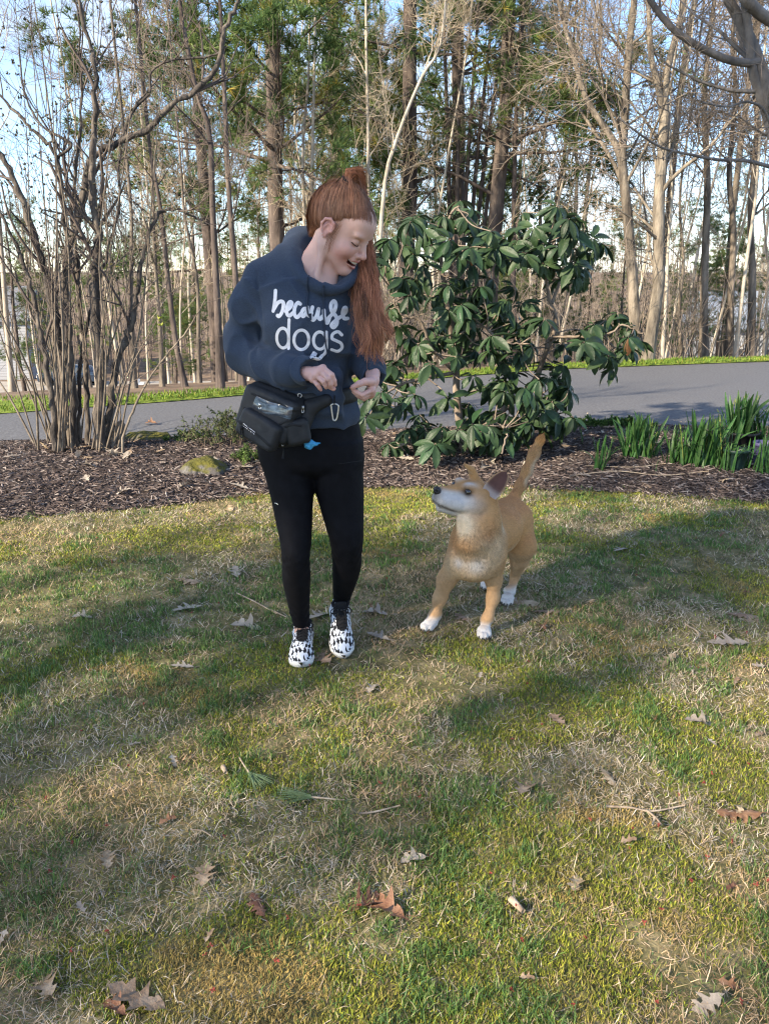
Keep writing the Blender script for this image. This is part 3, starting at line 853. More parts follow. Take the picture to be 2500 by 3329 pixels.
# the 300 leaves that show largest are objects, the rest are one part
key = np.array([(l[0][1] - YR) + 0.15 * abs(l[1][2]) - 0.3 * l[4] for l in leaves])
order = np.argsort(key)
rest = MB()
for rank, i in enumerate(order):
    o_, side, fwd, up, sc_, br, kind = leaves[i]
    me = rho_brown[0] if br else rho_leaves[kind]
    M4 = np.eye(4); M4[:3, 0] = side * sc_; M4[:3, 1] = fwd * sc_; M4[:3, 2] = up * sc_; M4[:3, 3] = o_ - RB
    if rank < 300:
        ob = bpy.data.objects.new('leaf', me); COL.objects.link(ob); ob.parent = rho
        ob.matrix_basis = Matrix(M4.tolist())
        if br: ob['label'] = 'withered brown leaf'
    else:
        vv = np.empty(len(me.vertices) * 3); me.vertices.foreach_get('co', vv); vv = vv.reshape(-1, 3)
        qs = np.array([p.vertices[:] for p in me.polygons])
        rest.add(vv @ M4[:3, :3].T + M4[:3, 3] + RB, qs)
ob = rest.build('inner_leaves', M_rholeaf, rho); ob['kind'] = 'stuff'

# ------------------------------------------------------------------ lilac: many-stemmed shrub on the left
LB = gnd(275, 1482); LB[2] = 0.04
lil = thing('lilac_shrub', 'leafless many-stemmed shrub with dark crooked limbs and swelling buds', 'shrub', LB)
M_lilbark = mat('lilac_bark', [(0.032, 0.028, 0.026), (0.075, 0.063, 0.055), (0.16, 0.135, 0.11)], 20, 0.95, 0.7, 55, stretch=(1, 1, 0.3))
M_shoot = mat('lilac_shoots', [(0.10, 0.082, 0.065), (0.16, 0.13, 0.10), (0.24, 0.20, 0.155)], 12, 0.85)
M_lilbud = mat('lilac_buds', [(0.05, 0.045, 0.035), (0.085, 0.075, 0.04)], 60, 0.7)
M_newleaf = mat('opening_leaves', [(0.32, 0.36, 0.06), (0.45, 0.48, 0.10)], 60, 0.6, trans=0.4)
YL = LB[1]
def LP(px, py, dy=0.0): return at(px, py, YL + dy)
limbs = [([(215, 1484), (205, 1300), (196, 1150), (178, 1020), (150, 900), (118, 790), (62, 620), (0, 500), (-80, 420)], .050, .020, .15, M_lilbark),
         ([(248, 1484), (236, 1300), (222, 1120), (214, 980), (218, 840), (246, 732), (271, 614), (302, 512), (410, 450), (492, 410), (553, 338), (666, 271), (712, 189), (727, 102), (768, 20), (790, -60)], .046, .012, .0, M_lilbark),
         ([(322, 1484), (325, 1250), (318, 1100), (305, 950), (312, 850), (318, 745), (298, 640), (303, 480), (310, 330), (305, 190), (266, 60), (240, -60)], .055, .012, -.1, M_lilbark),
         ([(352, 1478), (360, 1330), (372, 1210), (402, 1120), (432, 1040), (446, 940), (466, 820), (520, 690), (600, 690), (680, 730)], .046, .008, .05, M_lilbark),
         ([(222, 790), (205, 690), (198, 610), (187, 512), (140, 450), (92, 410), (40, 350), (-30, 290)], .024, .010, .02, M_lilbark),
         ([(187, 512), (232, 470), (190, 440), (130, 400), (80, 300), (60, 150)], .015, .005, .02, M_lilbark),
         ([(412, 452), (412, 400), (440, 350), (485, 300), (492, 230), (560, 195), (690, 180), (740, 150)], .017, .006, .0, M_lilbark),
         ([(180, 1484), (172, 1350), (150, 1180), (128, 1060), (105, 940), (40, 760), (-40, 640)], .032, .012, -.2, M_lilbark),
         ([(392, 1440), (430, 1340), (480, 1240), (545, 1150), (610, 1070), (670, 970)], .013, .004, -.35, M_shoot),
         ([(290, 1484), (282, 1300), (276, 1150), (262, 1000), (250, 850), (235, 640), (262, 400), (262, 200), (250, 0)], .030, .007, .2, M_lilbark),
         ([(262, 1484), (255, 1320), (262, 1180), (290, 1020), (330, 880), (380, 700), (392, 500), (430, 360), (520, 250)], .024, .006, .25, M_lilbark)]
rg = rs(31)
LPs, LRs = [], []
for pix, r0, r1, dy, m_ in limbs:
    p = spline(np.array([LP(a, b, dy) for a, b in pix]), 5 * len(pix))
    p = p + rg.normal(0, 0.007 if r0 > 0.02 else 0.002, p.shape)
    if pix[0][1] > 1400: p[0, 2] = 0.0
    r = np.linspace(r0 * 0.78, r1 * 0.85, len(p)) * (1 + 0.10 * rg.normal(size=len(p)))
    v, q = tubes(p, r, 9)
    MB().add(v, q).build('limb', m_, lil)
    K = 12; idx = np.linspace(0, len(p) - 1, K).astype(int)
    LPs.append(p[idx]); LRs.append(np.linspace(r0, r1, K))
# thin upright shoots
for k in range(38):
    x0 = rg.choice([rg.uniform(120, 420), rg.normal(200, 30), rg.normal(335, 35)])
    dy = rg.uniform(-0.35, 0.45)
    top = rg.uniform(-120, 820) if k < 25 else rg.uniform(700, 1150)
    lean = (x0 - 265) * rg.uniform(0.5, 1.8) + rg.normal(0, 60)
    b = gnd(x0, 1484 - 60 * dy); b[2] = 0.0
    e = LP(x0 + lean, top, dy + rg.normal(0, 0.3))
    p = spline(np.array([b, b * 0.66 + e * 0.34 + rg.normal(0, 0.05, 3) * [1, 1, 0.2], b * 0.33 + e * 0.67 + rg.normal(0, 0.06, 3) * [1, 1, 0.2], e]), 12)
    r = np.linspace(rg.uniform(0.006, 0.0105), 0.0026, 12)
    v, q = tubes(p, r, 5); MB().add(v, q).build('shoot', M_shoot, lil)
    LPs.append(p); LRs.append(r)
LPs, LRs = np.array(LPs), np.array(LRs)
A, Ra = grow(LPs, LRs, 210, 0.75, (0.25, 0.9), (0.35, 1), 0.6, 7, 0.09, 0.13, 601, 0.4, 0.4, 0.0025)
B, Rb = grow(A, Ra, 480, 0.35, (0.3, 1.0), (0.2, 1), 0.7, 5, 0.09, 0.14, 602, 0.5, 0.3, 0.002)
mb = MB()
for p_, r_ in ((A, Ra), (B, Rb)):
    v, q = tubes(p_, r_, 4); mb.add(v, q)
mb.build('twigs', M_twigdark, lil)['kind'] = 'stuff'
def bud_cluster(mb, c, d, size, rg, n=4):
    for k in range(n):
        f = norm(d + rg.normal(0, 0.55, 3)); s = norm(np.cross(f, rg.normal(size=3))); t = np.cross(f, s)
        L = size * rg.uniform(0.7, 1.2); w = L * 0.30
        o = c + f * L * 0.05
        v = [o, o + f * L * 0.45 + s * w, o + f * L * 0.45 - s * w * 0.5 + t * w * 0.85, o + f * L * 0.45 - s * w * 0.5 - t * w * 0.85, o + f * L]
        mb.add(v, None, [[0, 2, 1], [0, 3, 2], [0, 1, 3], [4, 1, 2], [4, 2, 3], [4, 3, 1]])
mb = MB(); mb2 = MB()
ends = [(B[i, -1], norm(B[i, -1] - B[i, -2])) for i in range(len(B))] + [(A[i, -1], norm(A[i, -1] - A[i, -2])) for i in range(len(A))] + [(LPs[i, -1], norm(LPs[i, -1] - LPs[i, -2])) for i in range(11, len(LPs))]
for i, (c, d) in enumerate(ends):
    if c[2] < 1.1 and i % 7 == 0: bud_cluster(mb2, c, d, 0.036, rg, 5)
    elif c[2] > 1.0 or i % 3 == 0: bud_cluster(mb, c, d, 0.024 if c[2] > 1.4 else 0.015, rg, 3)
ob = mb.build('buds', M_lilbud, lil, False); ob['kind'] = 'stuff'
ob = mb2.build('opening_leaves', M_newleaf, lil, False); ob['kind'] = 'stuff'
# broken stump at its foot
S0 = gnd(378, 1478)
v = Vol(S0 - [0.12, 0.12, 0.03], S0 + [0.16, 0.12, 0.32], 0.007)
v.cone(S0 - [0.02, 0, 0.02], S0 + [0.05, 0.0, 0.22], 0.055, 0.045, 0.02); v.cone(S0 + [0.04, 0, 0.15], S0 + [0.07, 0, 0.27], 0.03, 0.006, 0.02)
v.displace(lambda X, Y, Z: 0.016 * (fbm(X, Y, Z * 0.3, 45, 2) - 0.5))
V, Q = v.surface(1); tag(MB().add(V, Q).build('stump', mat('weathered_wood', [(0.12, 0.085, 0.06), (0.22, 0.165, 0.12), (0.30, 0.24, 0.18)], 30, 0.95, 0.8, 90, stretch=(1, 1, 0.2))), 'splintered grey stump at the foot of the leafless shrub', 'stump')

# ------------------------------------------------------------------ mossy rocks
def rock_mat():
    m = mat('mossy_stone', [(0.06, 0.055, 0.052), (0.11, 0.10, 0.095), (0.17, 0.16, 0.15)], 12, 0.95, 0.7, 50)
    n, l = m.node_tree.nodes, m.node_tree.links; b = n['Principled BSDF']
    src = b.inputs['Base Color'].links[0].from_socket
    ge = n.new('ShaderNodeNewGeometry'); sx = n.new('ShaderNodeSeparateXYZ'); l.new(ge.outputs['Normal'], sx.inputs[0])
    nz = n.new('ShaderNodeTexNoise'); nz.inputs['Scale'].default_value = 14; tc = n.new('ShaderNodeTexCoord'); l.new(tc.outputs['Object'], nz.inputs['Vector'])
    ad = n.new('ShaderNodeMath'); ad.operation = 'MULTIPLY_ADD'; ad.inputs[1].default_value = 1.5; l.new(nz.outputs['Fac'], ad.inputs[0]); l.new(sx.outputs['Z'], ad.inputs[2])
    mr = n.new('ShaderNodeMapRange'); mr.inputs[1].default_value = 1.05; mr.inputs[2].default_value = 1.55; l.new(ad.outputs[0], mr.inputs[0])
    mx = n.new('ShaderNodeMix'); mx.data_type = 'RGBA'; l.new(mr.outputs[0], mx.inputs[0]); l.new(src, mx.inputs[6])
    rp = n.new('ShaderNodeValToRGB'); rp.color_ramp.elements[0].color = (0.035, 0.040, 0.010, 1); rp.color_ramp.elements[1].color = (0.14, 0.125, 0.022, 1); l.new(nz.outputs['Fac'], rp.inputs[0])
    l.new(rp.outputs[0], mx.inputs[7]); l.new(mx.outputs[2], b.inputs['Base Color'])
    return m
M_rock = rock_mat()
def rock(c, r, label, seed):
    v = Vol(np.asarray(c) - np.asarray(r) * 1.4, np.asarray(c) + np.asarray(r) * 1.4, 0.008)
    v.ell(c, r, 0.0); v.rbox(np.asarray(c) - [0, 0, r[2] * 0.25], np.asarray(r) * [0.82, 0.8, 0.7], 0.03, 0.04)
    v.displace(lambda X, Y, Z: 0.075 * (fbm(X + seed, Y, Z, 9, 3) - 0.5) + 0.012 * (fbm(X, Y + seed, Z, 60, 2) - 0.5))
    V, Q = v.surface(1); return tag(MB().add(V, Q).build('rock', M_rock), label, 'rock')
g = gnd(660, 1572); rock(g + [0, 0.1, 0.05], (0.165, 0.13, 0.105), 'mossy grey rock in the mulch left of the woman\'s leg', 1.0)
g = gnd(468, 1448); rock(g + [0, 0.1, 0.02], (0.22, 0.14, 0.075), 'flat grey rock at the driveway edge with moss on its end', 5.0)

# ------------------------------------------------------------------ low evergreen shrub and creeping juniper
M_juniper = mat('low_evergreen', [(0.045, 0.065, 0.022), (0.075, 0.10, 0.035), (0.12, 0.13, 0.05)], 8, 0.8, attr=True, trans=0.1)
M_stemb = mat('shrub_twigs', [(0.10, 0.075, 0.055), (0.17, 0.13, 0.10)], 12, 0.9)
def low_shrub(label, cx, cy, w, d, h, n, seed, tint=(1, 1, 1), leaf=0.014, name='low_shrub'):
    rg = rs(seed)
    t = thing(name, label, 'shrub', (cx, cy, float(mulch_z(np.float64(cx), np.float64(cy)))))
    bx = cx + rg.normal(0, w * 0.42, n); by = cy + rg.normal(0, d * 0.42, n)
    P = np.zeros((n, 5, 3)); P[:, 0] = np.stack([bx, by, mulch_z(bx, by)], 1)
    dr = norm(np.stack([rg.normal(0, .5, n), rg.normal(0, .5, n), np.ones(n)], 1)); L = h * rg.uniform(0.4, 1.0, n) * np.exp(-0.5 * ((bx - cx) / w) ** 2) / 4
    for k in range(1, 5):
        dr = norm(dr + rg.normal(0, 0.2, (n, 3))); P[:, k] = P[:, k - 1] + dr * L[:, None]
    R = np.full((n, 5), 0.003) * np.linspace(1, 0.4, 5)
    A, Ra = grow(P, R, n * 4, h * 0.35, (0.4, 1.0), (0.3, 1), 0.8, 3, 0.1, 0.2, seed + 1, 0.5, 0.2, 0.0012)
    mb = MB()
    for p_, r_ in ((P, R), (A, Ra)):
        v, q = tubes(p_, r_, 3); mb.add(v, q)
    mb.build('twigs', M_stemb, t)['kind'] = 'stuff'
    m = 14
    f = rg.random((len(A), m, 1)); c = A[:, :1] * (1 - f) + A[:, -1:] * f
    dd = norm(rg.normal(0, 1, (len(A), m, 3)) + [0, 0, 0.5]); s = norm(np.cross(dd, rg.normal(size=dd.shape))) * leaf * 0.22
    l_ = leaf * rg.uniform(0.6, 1.3, (len(A), m, 1))
    V = np.stack([c - s, c + s, c + dd * l_], 2).reshape(-1, 3)
    col = np.asarray(tint) * rg.uniform(0.5, 1.5, (len(A) * m, 1))
    MB().add(V, None, np.arange(len(V)).reshape(-1, 3), np.repeat(col, 3, 0)).build('foliage', M_juniper, t, False, True)
    return t
g = gnd(745, 1470); low_shrub('low sprawling evergreen shrub behind the mossy rock', g[0], g[1], 0.42, 0.30, 0.30, 90, 701, leaf=0.022)
g = gnd(820, 1535); low_shrub('small bright creeping evergreen beside the woman\'s thigh', g[0], g[1], 0.16, 0.12, 0.12, 50, 703, (1.0, 1.25, 0.8), 0.018)
g = gnd(610, 1452); low_shrub('thin green ground cover left of the low evergreen', g[0], g[1], 0.20, 0.10, 0.08, 40, 705, (1.1, 1.4, 0.7), 0.018)
g = gnd(1990, 1412); low_shrub('flat leafy clump at the driveway edge behind the daffodils', g[0], g[1], 0.42, 0.10, 0.10, 80, 707, (1.1, 1.5, 0.9), 0.030)

# ------------------------------------------------------------------ daffodil clumps and pots
M_daff = mat('daffodil_leaf', [(0.030, 0.085, 0.022), (0.050, 0.125, 0.030), (0.085, 0.17, 0.045)], 14, 0.5, spec=0.4, trans=0.25, var=0.25)
def blade_mesh(L, W, bend, twist, seed):
    n = 7; vs = []
    for i in range(n):
        u = i / (n - 1); a = bend * u ** 1.6
        y = L * u * math.sin(a) * 0.9; z = L * u * math.cos(a * 0.85)
        w = W * (1 - 0.25 * u) * (1 if i < n - 1 else 0.25); tw = twist * u
        for k in (-1, 0, 1): vs.append((k * w * math.cos(tw), y + k * w * math.sin(tw) + (0.002 if k == 0 else 0), z))
    return MB().add(vs, [[i * 3 + j, i * 3 + j + 1, (i + 1) * 3 + j + 1, (i + 1) * 3 + j] for i in range(n - 1) for j in range(2)]).mesh('leaf', M_daff)
blades = [blade_mesh(0.30, 0.0095, b, t, k) for k, (b, t) in enumerate(((0.15, 0.3), (0.35, -0.5), (0.6, 0.6), (0.9, 0.2), (0.08, -0.2)))]
budm = MB(); tube1(budm, [(0, 0, 0), (0.003, 0.002, 0.16), (0.002, 0.006, 0.29)], 0.0030, 0.0026, 5, 8); tube1(budm, [(0.002, 0.006, 0.288), (0.003, 0.008, 0.305), (0.003, 0.010, 0.325)], 0.0055, 0.0022, 6, 6)
budm = budm.mesh('flower_bud', mat('daffodil_bud', [(0.16, 0.22, 0.05), (0.28, 0.30, 0.08)], 20, 0.5, trans=0.2))
def daffodils(px, py, n, h, spread, label, z0=None, seed=0, nb=0):
    rg = rs(800 + seed); b = gnd(px, py)
    b[2] = float(mulch_z(b[0], b[1])) if z0 is None else z0
    t = thing('daffodil_clump', label, 'daffodils', b, 'daffodil clumps in the bed')
    for k in range(n + nb):
        o = bpy.data.objects.new('leaf' if k < n else 'flower_bud', blades[rg.integers(0, 5) if rg.random() < 0.5 else rg.choice([0, 4])] if k < n else budm); COL.objects.link(o); o.parent = t
        r = spread * math.sqrt(rg.random()); a = rg.uniform(0, 6.28)
        o.location = (r * math.cos(a), r * math.sin(a) * 0.7, -0.01)
        ln = r / max(spread, 1e-3) * 0.28
        o.rotation_euler = (float(-ln * math.sin(a) + rg.normal(0, .08)), float(ln * math.cos(a) + rg.normal(0, .10)), float(rg.uniform(0, 6.28)))
        s = h / 0.30 * rg.uniform(0.55, 1.05); o.scale = (min(s, 1.2), min(s, 1.2), s)
    return t
daffodils(1950, 1551, 10, 0.28, 0.05, 'small limp clump of daffodil leaves nearest the dog\'s tail', seed=1)
daffodils(1978, 1526, 8, 0.20, 0.05, 'few short daffodil leaves behind the limp clump', seed=2)
daffodils(2074, 1520, 80, 0.33, 0.12, 'round dense clump of daffodil leaves standing alone', seed=3, nb=5)
daffodils(1888, 1478, 4, 0.16, 0.012, 'tiny yellow-green daffodil sprout beside the rhododendron', seed=4)
daffodils(2196, 1538, 36, 0.29, 0.09, 'loose daffodil clump right of the round dense clump', seed=5)
daffodils(2254, 1546, 46, 0.40, 0.09, 'tall narrow daffodil clump in the middle of the row', seed=6, nb=3)
daffodils(2312, 1545, 60, 0.36, 0.11, 'wide daffodil clump left of the green pot', seed=7, nb=3)
daffodils(2417, 1557, 14, 0.26, 0.04, 'few daffodil leaves in front of the flower pots', seed=8)
daffodils(2496, 1500, 60, 0.33, 0.13, 'daffodil clump at the right edge behind the lavender pot', seed=9, nb=3)
daffodils(2470, 1566, 26, 0.28, 0.07, 'daffodil clump in front of the lavender pot', seed=12)
daffodils(2360, 1562, 22, 0.24, 0.06, 'short daffodil clump in front of the green pot', seed=13)
daffodils(2132, 1562, 3, 0.12, 0.01, 'single pale sprout in front of the daffodil row', seed=10)
def pot(px, py, r, h, m_, label):
    b = gnd(px, py); b[2] = float(mulch_z(b[0], b[1])) - 0.01
    t = thing('flower_pot', label, 'pot', b)
    prof = [(0.72 * r, 0), (0.80 * r, 0.3 * h), (0.92 * r, 0.84 * h), (1.0 * r, 0.85 * h), (1.03 * r, 0.92 * h), (1.03 * r, h), (0.94 * r, h), (0.90 * r, 0.86 * h), (0.86 * r, 0.80 * h)]
    n = 28; vs = [(R_ * math.cos(2 * math.pi * k / n), R_ * math.sin(2 * math.pi * k / n), z) for R_, z in prof for k in range(n)]
    o = MB().add(np.array(vs) + b, [[i * n + k, i * n + (k + 1) % n, (i + 1) * n + (k + 1) % n, (i + 1) * n + k] for i in range(len(prof) - 1) for k in range(n)]).build('pot_wall', m_, t)
    c = np.array([(0.88 * r * math.cos(2 * math.pi * k / n), 0.88 * r * math.sin(2 * math.pi * k / n), 0.82 * h) for k in range(n)] + [(0, 0, 0.84 * h)]) + b
    MB().add(c, None, [[n, k, (k + 1) % n] for k in range(n)]).build('potting_soil', M_mulch, t)
    return b, h
M_potg = mat('dark_green_plastic', [(0.012, 0.030, 0.024), (0.020, 0.042, 0.034)], 20, 0.45, 0.05, 100)
M_potb = mat('black_plastic', [(0.008, 0.008, 0.009), (0.016, 0.016, 0.017)], 20, 0.5, 0.05, 100)
M_potl = mat('lavender_plastic', [(0.06, 0.058, 0.14), (0.09, 0.085, 0.18)], 12, 0.5, 0.05, 100)
pot(2382, 1556, 0.085, 0.15, M_potg, 'dark green plastic flower pot among the daffodils')
b, h = pot(2400, 1500, 0.125, 0.16, M_potb, 'wide black plastic pot behind the green pot')
daffodils(2400, 1496, 85, 0.34, 0.11, 'tall lush daffodil clump rising from the black pot', z0=b[2] + 0.12, seed=11, nb=6)
pot(2472, 1542, 0.075, 0.17, M_potl, 'pale lavender plastic flower pot at the right edge')

# ------------------------------------------------------------------ grey tree reaching in at the top right
T0 = np.array([2.95, 5.2, 0.0])
def TR(px, py, Y=5.0): return at(px, py, Y)
trunk = [T0, TR(2640, 900, 5.15), TR(2560, 560, 5.05), TR(2494, 303), TR(2462, 195), TR(2424, 98), TR(2370, 0), TR(2330, -90)]
l2 = [TR(2520, 440, 5.04), TR(2470, 300, 5.0), TR(2445, 217, 4.98), TR(2434, 98, 4.96), TR(2418, 0, 4.95), TR(2400, -100, 4.95)]
l3 = [TR(2462, 200, 4.99), TR(2420, 202, 4.95), TR(2359, 190, 4.9), TR(2277, 152, 4.85), TR(2207, 108, 4.8), TR(2158, 60, 4.78), TR(2115, 0, 4.75), TR(2070, -80, 4.7)]
l4 = [TR(2640, 120, 5.1), TR(2500, 62, 5.0), TR(2430, 0, 4.9), TR(2380, -60, 4.9)]
l5 = [TR(2560, 560, 5.05), TR(2500, 540, 4.9), TR(2420, 520, 4.8), TR(2330, 518, 4.7), TR(2240, 500, 4.6), TR(2150, 478, 4.5), TR(2060, 420, 4.4), TR(2010, 380, 4.4)]
l6 = [TR(2560, 620, 5.05), TR(2500, 390, 4.8), TR(2440, 330, 4.7), TR(2360, 345, 4.6), TR(2280, 330, 4.5)]
bare_tree('grey_barked_tree', 'smooth grey-barked tree reaching bare limbs in at the top right corner', [(trunk, 0.065, 0.022), (l2, 0.032, 0.017), (l3, 0.0235, 0.015), (l4, 0.034, 0.028), (l5, 0.013, 0.004), (l6, 0.010, 0.004)], 901, bark=M_barkgrey, twig=M_twig, base=T0, n=(18, 46, 140, 200), length=(0.9, 0.55, 0.35, 0.22), t0=0.25, twr=0.0022)
# ------------------------------------------------------------------ houses, parked car and mailbox down by the street
M_siding = mat('white_clapboard', [(0.30, 0.31, 0.33), (0.38, 0.39, 0.41)], 3, 0.8, 0.3, 12, stretch=(0.05, 0.05, 5))
M_roof = mat('grey_shingles', [(0.13, 0.14, 0.16), (0.20, 0.21, 0.23)], 6, 0.9, 0.3, 30)
M_roofpale = mat('pale_metal_roof', [(0.22, 0.25, 0.29), (0.30, 0.33, 0.37)], 2, 0.6)
M_glass = mat('window_glass', [(0.03, 0.04, 0.05), (0.06, 0.075, 0.09)], 2, 0.08, spec=0.8)
M_white = mat('white_paint', [(0.62, 0.62, 0.60), (0.74, 0.74, 0.72)], 5, 0.6)
M_carpaint = mat('dark_blue_car_paint', [(0.010, 0.022, 0.045), (0.014, 0.030, 0.055)], 8, 0.25, spec=0.6, coat=0.6)
M_tyre = mat('tyre_rubber', [(0.012, 0.012, 0.012), (0.02, 0.02, 0.02)], 30, 0.8)
M_lens = mat('tail_lamp', [(0.35, 0.02, 0.02), (0.45, 0.03, 0.03)], 8, 0.3)
def house(label, x, y, w, d, h, roof_h, rz, roofm, wins):
    z = float(terrain(np.float64(x), np.float64(y))) - 0.4
    t = thing('house', label, 'house', (x, y, z))
    R_ = rotz(rz); W = lambda p: np.asarray(p, float) @ R_.T + [x, y, z]
    n = int(h / 0.22)
    for k in range(n):                      # clapboards, each a plank of its own
        mb = MB(); z0, z1 = h * k / n, h * (k + 1) / n
        o = 0.02
        v = [(-w - o, -d - o, z0), (w + o, -d - o, z0), (w + o, d + o, z0), (-w - o, d + o, z0), (-w, -d, z1), (w, -d, z1), (w, d, z1), (-w, d, z1)]
        mb.add(W(v), [[0, 1, 5, 4], [1, 2, 6, 5], [2, 3, 7, 6], [3, 0, 4, 7], [3, 2, 1, 0]]); mb.build('clapboard', M_siding, t, False)
    mb = MB(); v = [(-w - .3, -d - .4, h - .1), (w + .3, -d - .4, h - .1), (w + .3, d + .4, h - .1), (-w - .3, d + .4, h - .1), (-w - .3, 0, h + roof_h), (w + .3, 0, h + roof_h)]
    mb.add(W(v), [[0, 1, 5, 4], [2, 3, 4, 5], [3, 2, 1, 0]], [[0, 4, 3], [1, 2, 5]]); mb.build('roof', roofm, t, False)
    for (cx, cz, ww, hh) in wins:
        mb = MB(); box(mb, W((cx, -d - 0.03, cz)), (ww, 0.06, hh), R_); f = mb.build('window', M_white, t, False)
        mb = MB(); box(mb, W((cx, -d - 0.095, cz)), (ww * 0.84, 0.01, hh * 0.88), R_); mb.build('pane', M_glass, f, False)
    return t
house('white clapboard house with a grey roof beyond the street, behind the leafless shrub', xat(-30, 70), 70, 4.2, 4.0, 5.2, 2.6, 0.15, M_roof, [(-2, 3.6, .5, .7), (0.6, 3.6, .5, .7), (0.6, 1.3, .5, .7)])
house('pale-roofed white house glimpsed through the trunks on the right', xat(2480, 46), 46, 3.6, 3.5, 3.2, 1.8, -0.12, M_roofpale, [(-2.6, 1.6, .45, .6), (-0.8, 1.6, .45, .6), (1.6, 1.6, .45, .6)])
# car
def car(label, px, Y, rz):
    x = xat(px, Y); z = STREET_Z + 0.25
    t = thing('parked_car', label, 'car', (x, Y, z))
    R_ = rotz(rz); W = lambda p: np.asarray(p, float) @ R_.T + [x, Y, z]
    v = Vol((-2.5, -1.05, 0.1), (2.5, 1.05, 1.7), 0.05)
    v.rbox((0, 0, 0.62), (2.28, 0.88, 0.36), 0.16, 0.05)
    v.loft([0.85, 1.1, 1.40, 1.50], [0.15, 0.2, 0.3, 0.32], 0, [1.75, 1.6, 1.25, 1.0], [0.84, 0.80, 0.70, 0.55], 0.08, p=4)
    for cx in (-1.42, 1.42): v.cone((cx, -1.2, 0.34), (cx, 1.2, 0.34), 0.38, 0.38, 0.02, op='sub')
    V, Q = v.surface(1); MB().add(W(V), Q).build('body', M_carpaint, t)
    for cx in (-1.42, 1.42):
        for sy in (-0.78, 0.78):
            th = np.linspace(0, 2 * np.pi, 19)[:-1]
            vs = [(cx + r * math.cos(a), sy + yy, 0.34 + r * math.sin(a)) for r, yy in ((0.20, -0.11), (0.34, -0.10), (0.34, 0.10), (0.20, 0.11)) for a in th]
            wh = MB().add(W(vs), [[i * 18 + k, i * 18 + (k + 1) % 18, (i + 1) * 18 + (k + 1) % 18, (i + 1) * 18 + k] for i in range(3) for k in range(18)]).build('wheel', M_tyre, t)
            vs = [(cx + 0.21 * math.cos(a), sy + (-0.08 if sy < 0 else 0.08), 0.34 + 0.21 * math.sin(a)) for a in th] + [(cx, sy + (-0.10 if sy < 0 else 0.10), 0.34)]
            MB().add(W(vs), None, [[18, k, (k + 1) % 18] for k in range(18)]).build('rim', M_metal2, wh)
    for x0, x1 in ((-1.18, -0.42), (-0.34, 0.50), (0.58, 1.30)):
        mb = MB(); mb.add(W([(x0 - 0.05, -0.845, 0.95), (x1 + 0.0, -0.845, 0.95), (x1 - 0.05, -0.745, 1.34), (x0 + 0.12, -0.745, 1.34)]), [[0, 1, 2, 3]]); mb.build('side_window', M_glass, t, False)
    mb = MB(); box(mb, W((2.27, -0.62, 0.75)), (0.03, 0.16, 0.09), R_); mb.build('tail_lamp', M_lens, t, False)
    mb = MB(); box(mb, W((-2.27, -0.60, 0.68)), (0.03, 0.18, 0.08), R_); mb.build('headlight', M_white, t, False)
M_metal2 = mat('alloy', [(0.4, 0.4, 0.42), (0.5, 0.5, 0.52)], 10, 0.35, metal=0.8)
car('dark blue car parked on the street beyond the leafless shrub', 222, 61.5, 0.04)
# mailbox
x = xat(470, 56); z = float(terrain(np.float64(x), np.float64(56.0)))
z = STREET_Z + 0.2
t = thing('mailbox', 'white mailbox on a white post beside the street', 'mailbox', (x, 54.2, z))
mb = MB(); box(mb, (x, 54.2, z + 0.65), (0.06, 0.06, 0.75)); mb.build('post', M_white, t, False)
mb = MB(); box(mb, (x + 0.05, 54.2, z + 0.82), (0.34, 0.05, 0.05)); mb.build('cross_arm', M_white, t, False)
mb = MB(); tube1(mb, [(x - 0.22, 54.2, z + 1.02), (x + 0.32, 54.2, z + 1.02)], 0.15, 0.15, 12, 3); mb.build('box', M_white, t)
# ------------------------------------------------------------------ the woman
M_skin = mat('skin', [(0.93, 0.93, 0.93), (1.0, 1.0, 1.0), (1.06, 1.03, 1.02)], 26, 0.5, 0.05, 260, spec=0.35, attr=True, sss=0.12)
M_hoodie = mat('navy_fleece', [(0.032, 0.043, 0.066), (0.038, 0.051, 0.077), (0.046, 0.060, 0.088)], 300, 0.95, 0.12, 500, spec=0.1, sheen=0.08)
M_print = mat('white_print', [(0.62, 0.60, 0.62), (0.74, 0.72, 0.73)], 60, 0.75, 0.1, 200)
M_legging = mat('black_leggings', [(0.0035, 0.0035, 0.005), (0.0065, 0.0065, 0.009)], 30, 0.72, 0.12, 500, spec=0.12)
M_cord = mat('drawstring_cord', [(0.02, 0.028, 0.045), (0.035, 0.045, 0.065)], 300, 0.9)
M_hair = mat('auburn_hair', [(0.75, 0.7, 0.66), (1.0, 1.0, 1.0), (1.25, 1.3, 1.35)], 60, 0.5, attr=True, spec=0.3, stretch=(1, 1, 0.3))
M_nylon = mat('black_nylon', [(0.014, 0.015, 0.017), (0.024, 0.025, 0.028)], 40, 0.6, 0.1, 1500, spec=0.3)
M_trim = mat('black_webbing', [(0.006, 0.006, 0.007), (0.012, 0.012, 0.013)], 40, 0.7, 0.2, 300)
M_metal = mat('brushed_steel', [(0.55, 0.53, 0.50), (0.68, 0.66, 0.62)], 40, 0.32, metal=0.9)
M_vinyl = mat('clear_vinyl', [(0.03, 0.04, 0.055), (0.10, 0.13, 0.16), (0.25, 0.3, 0.34)], 22, 0.12, spec=0.8, stretch=(1, 3, 5), ramp=(0.45, 0.75))
M_bluebag = mat('blue_plastic', [(0.04, 0.30, 0.58), (0.10, 0.45, 0.75)], 50, 0.4, 0.3, 120, trans=0.2)
M_teeth = mat('teeth', [(0.75, 0.70, 0.62), (0.80, 0.76, 0.70)], 40, 0.25, spec=0.5)
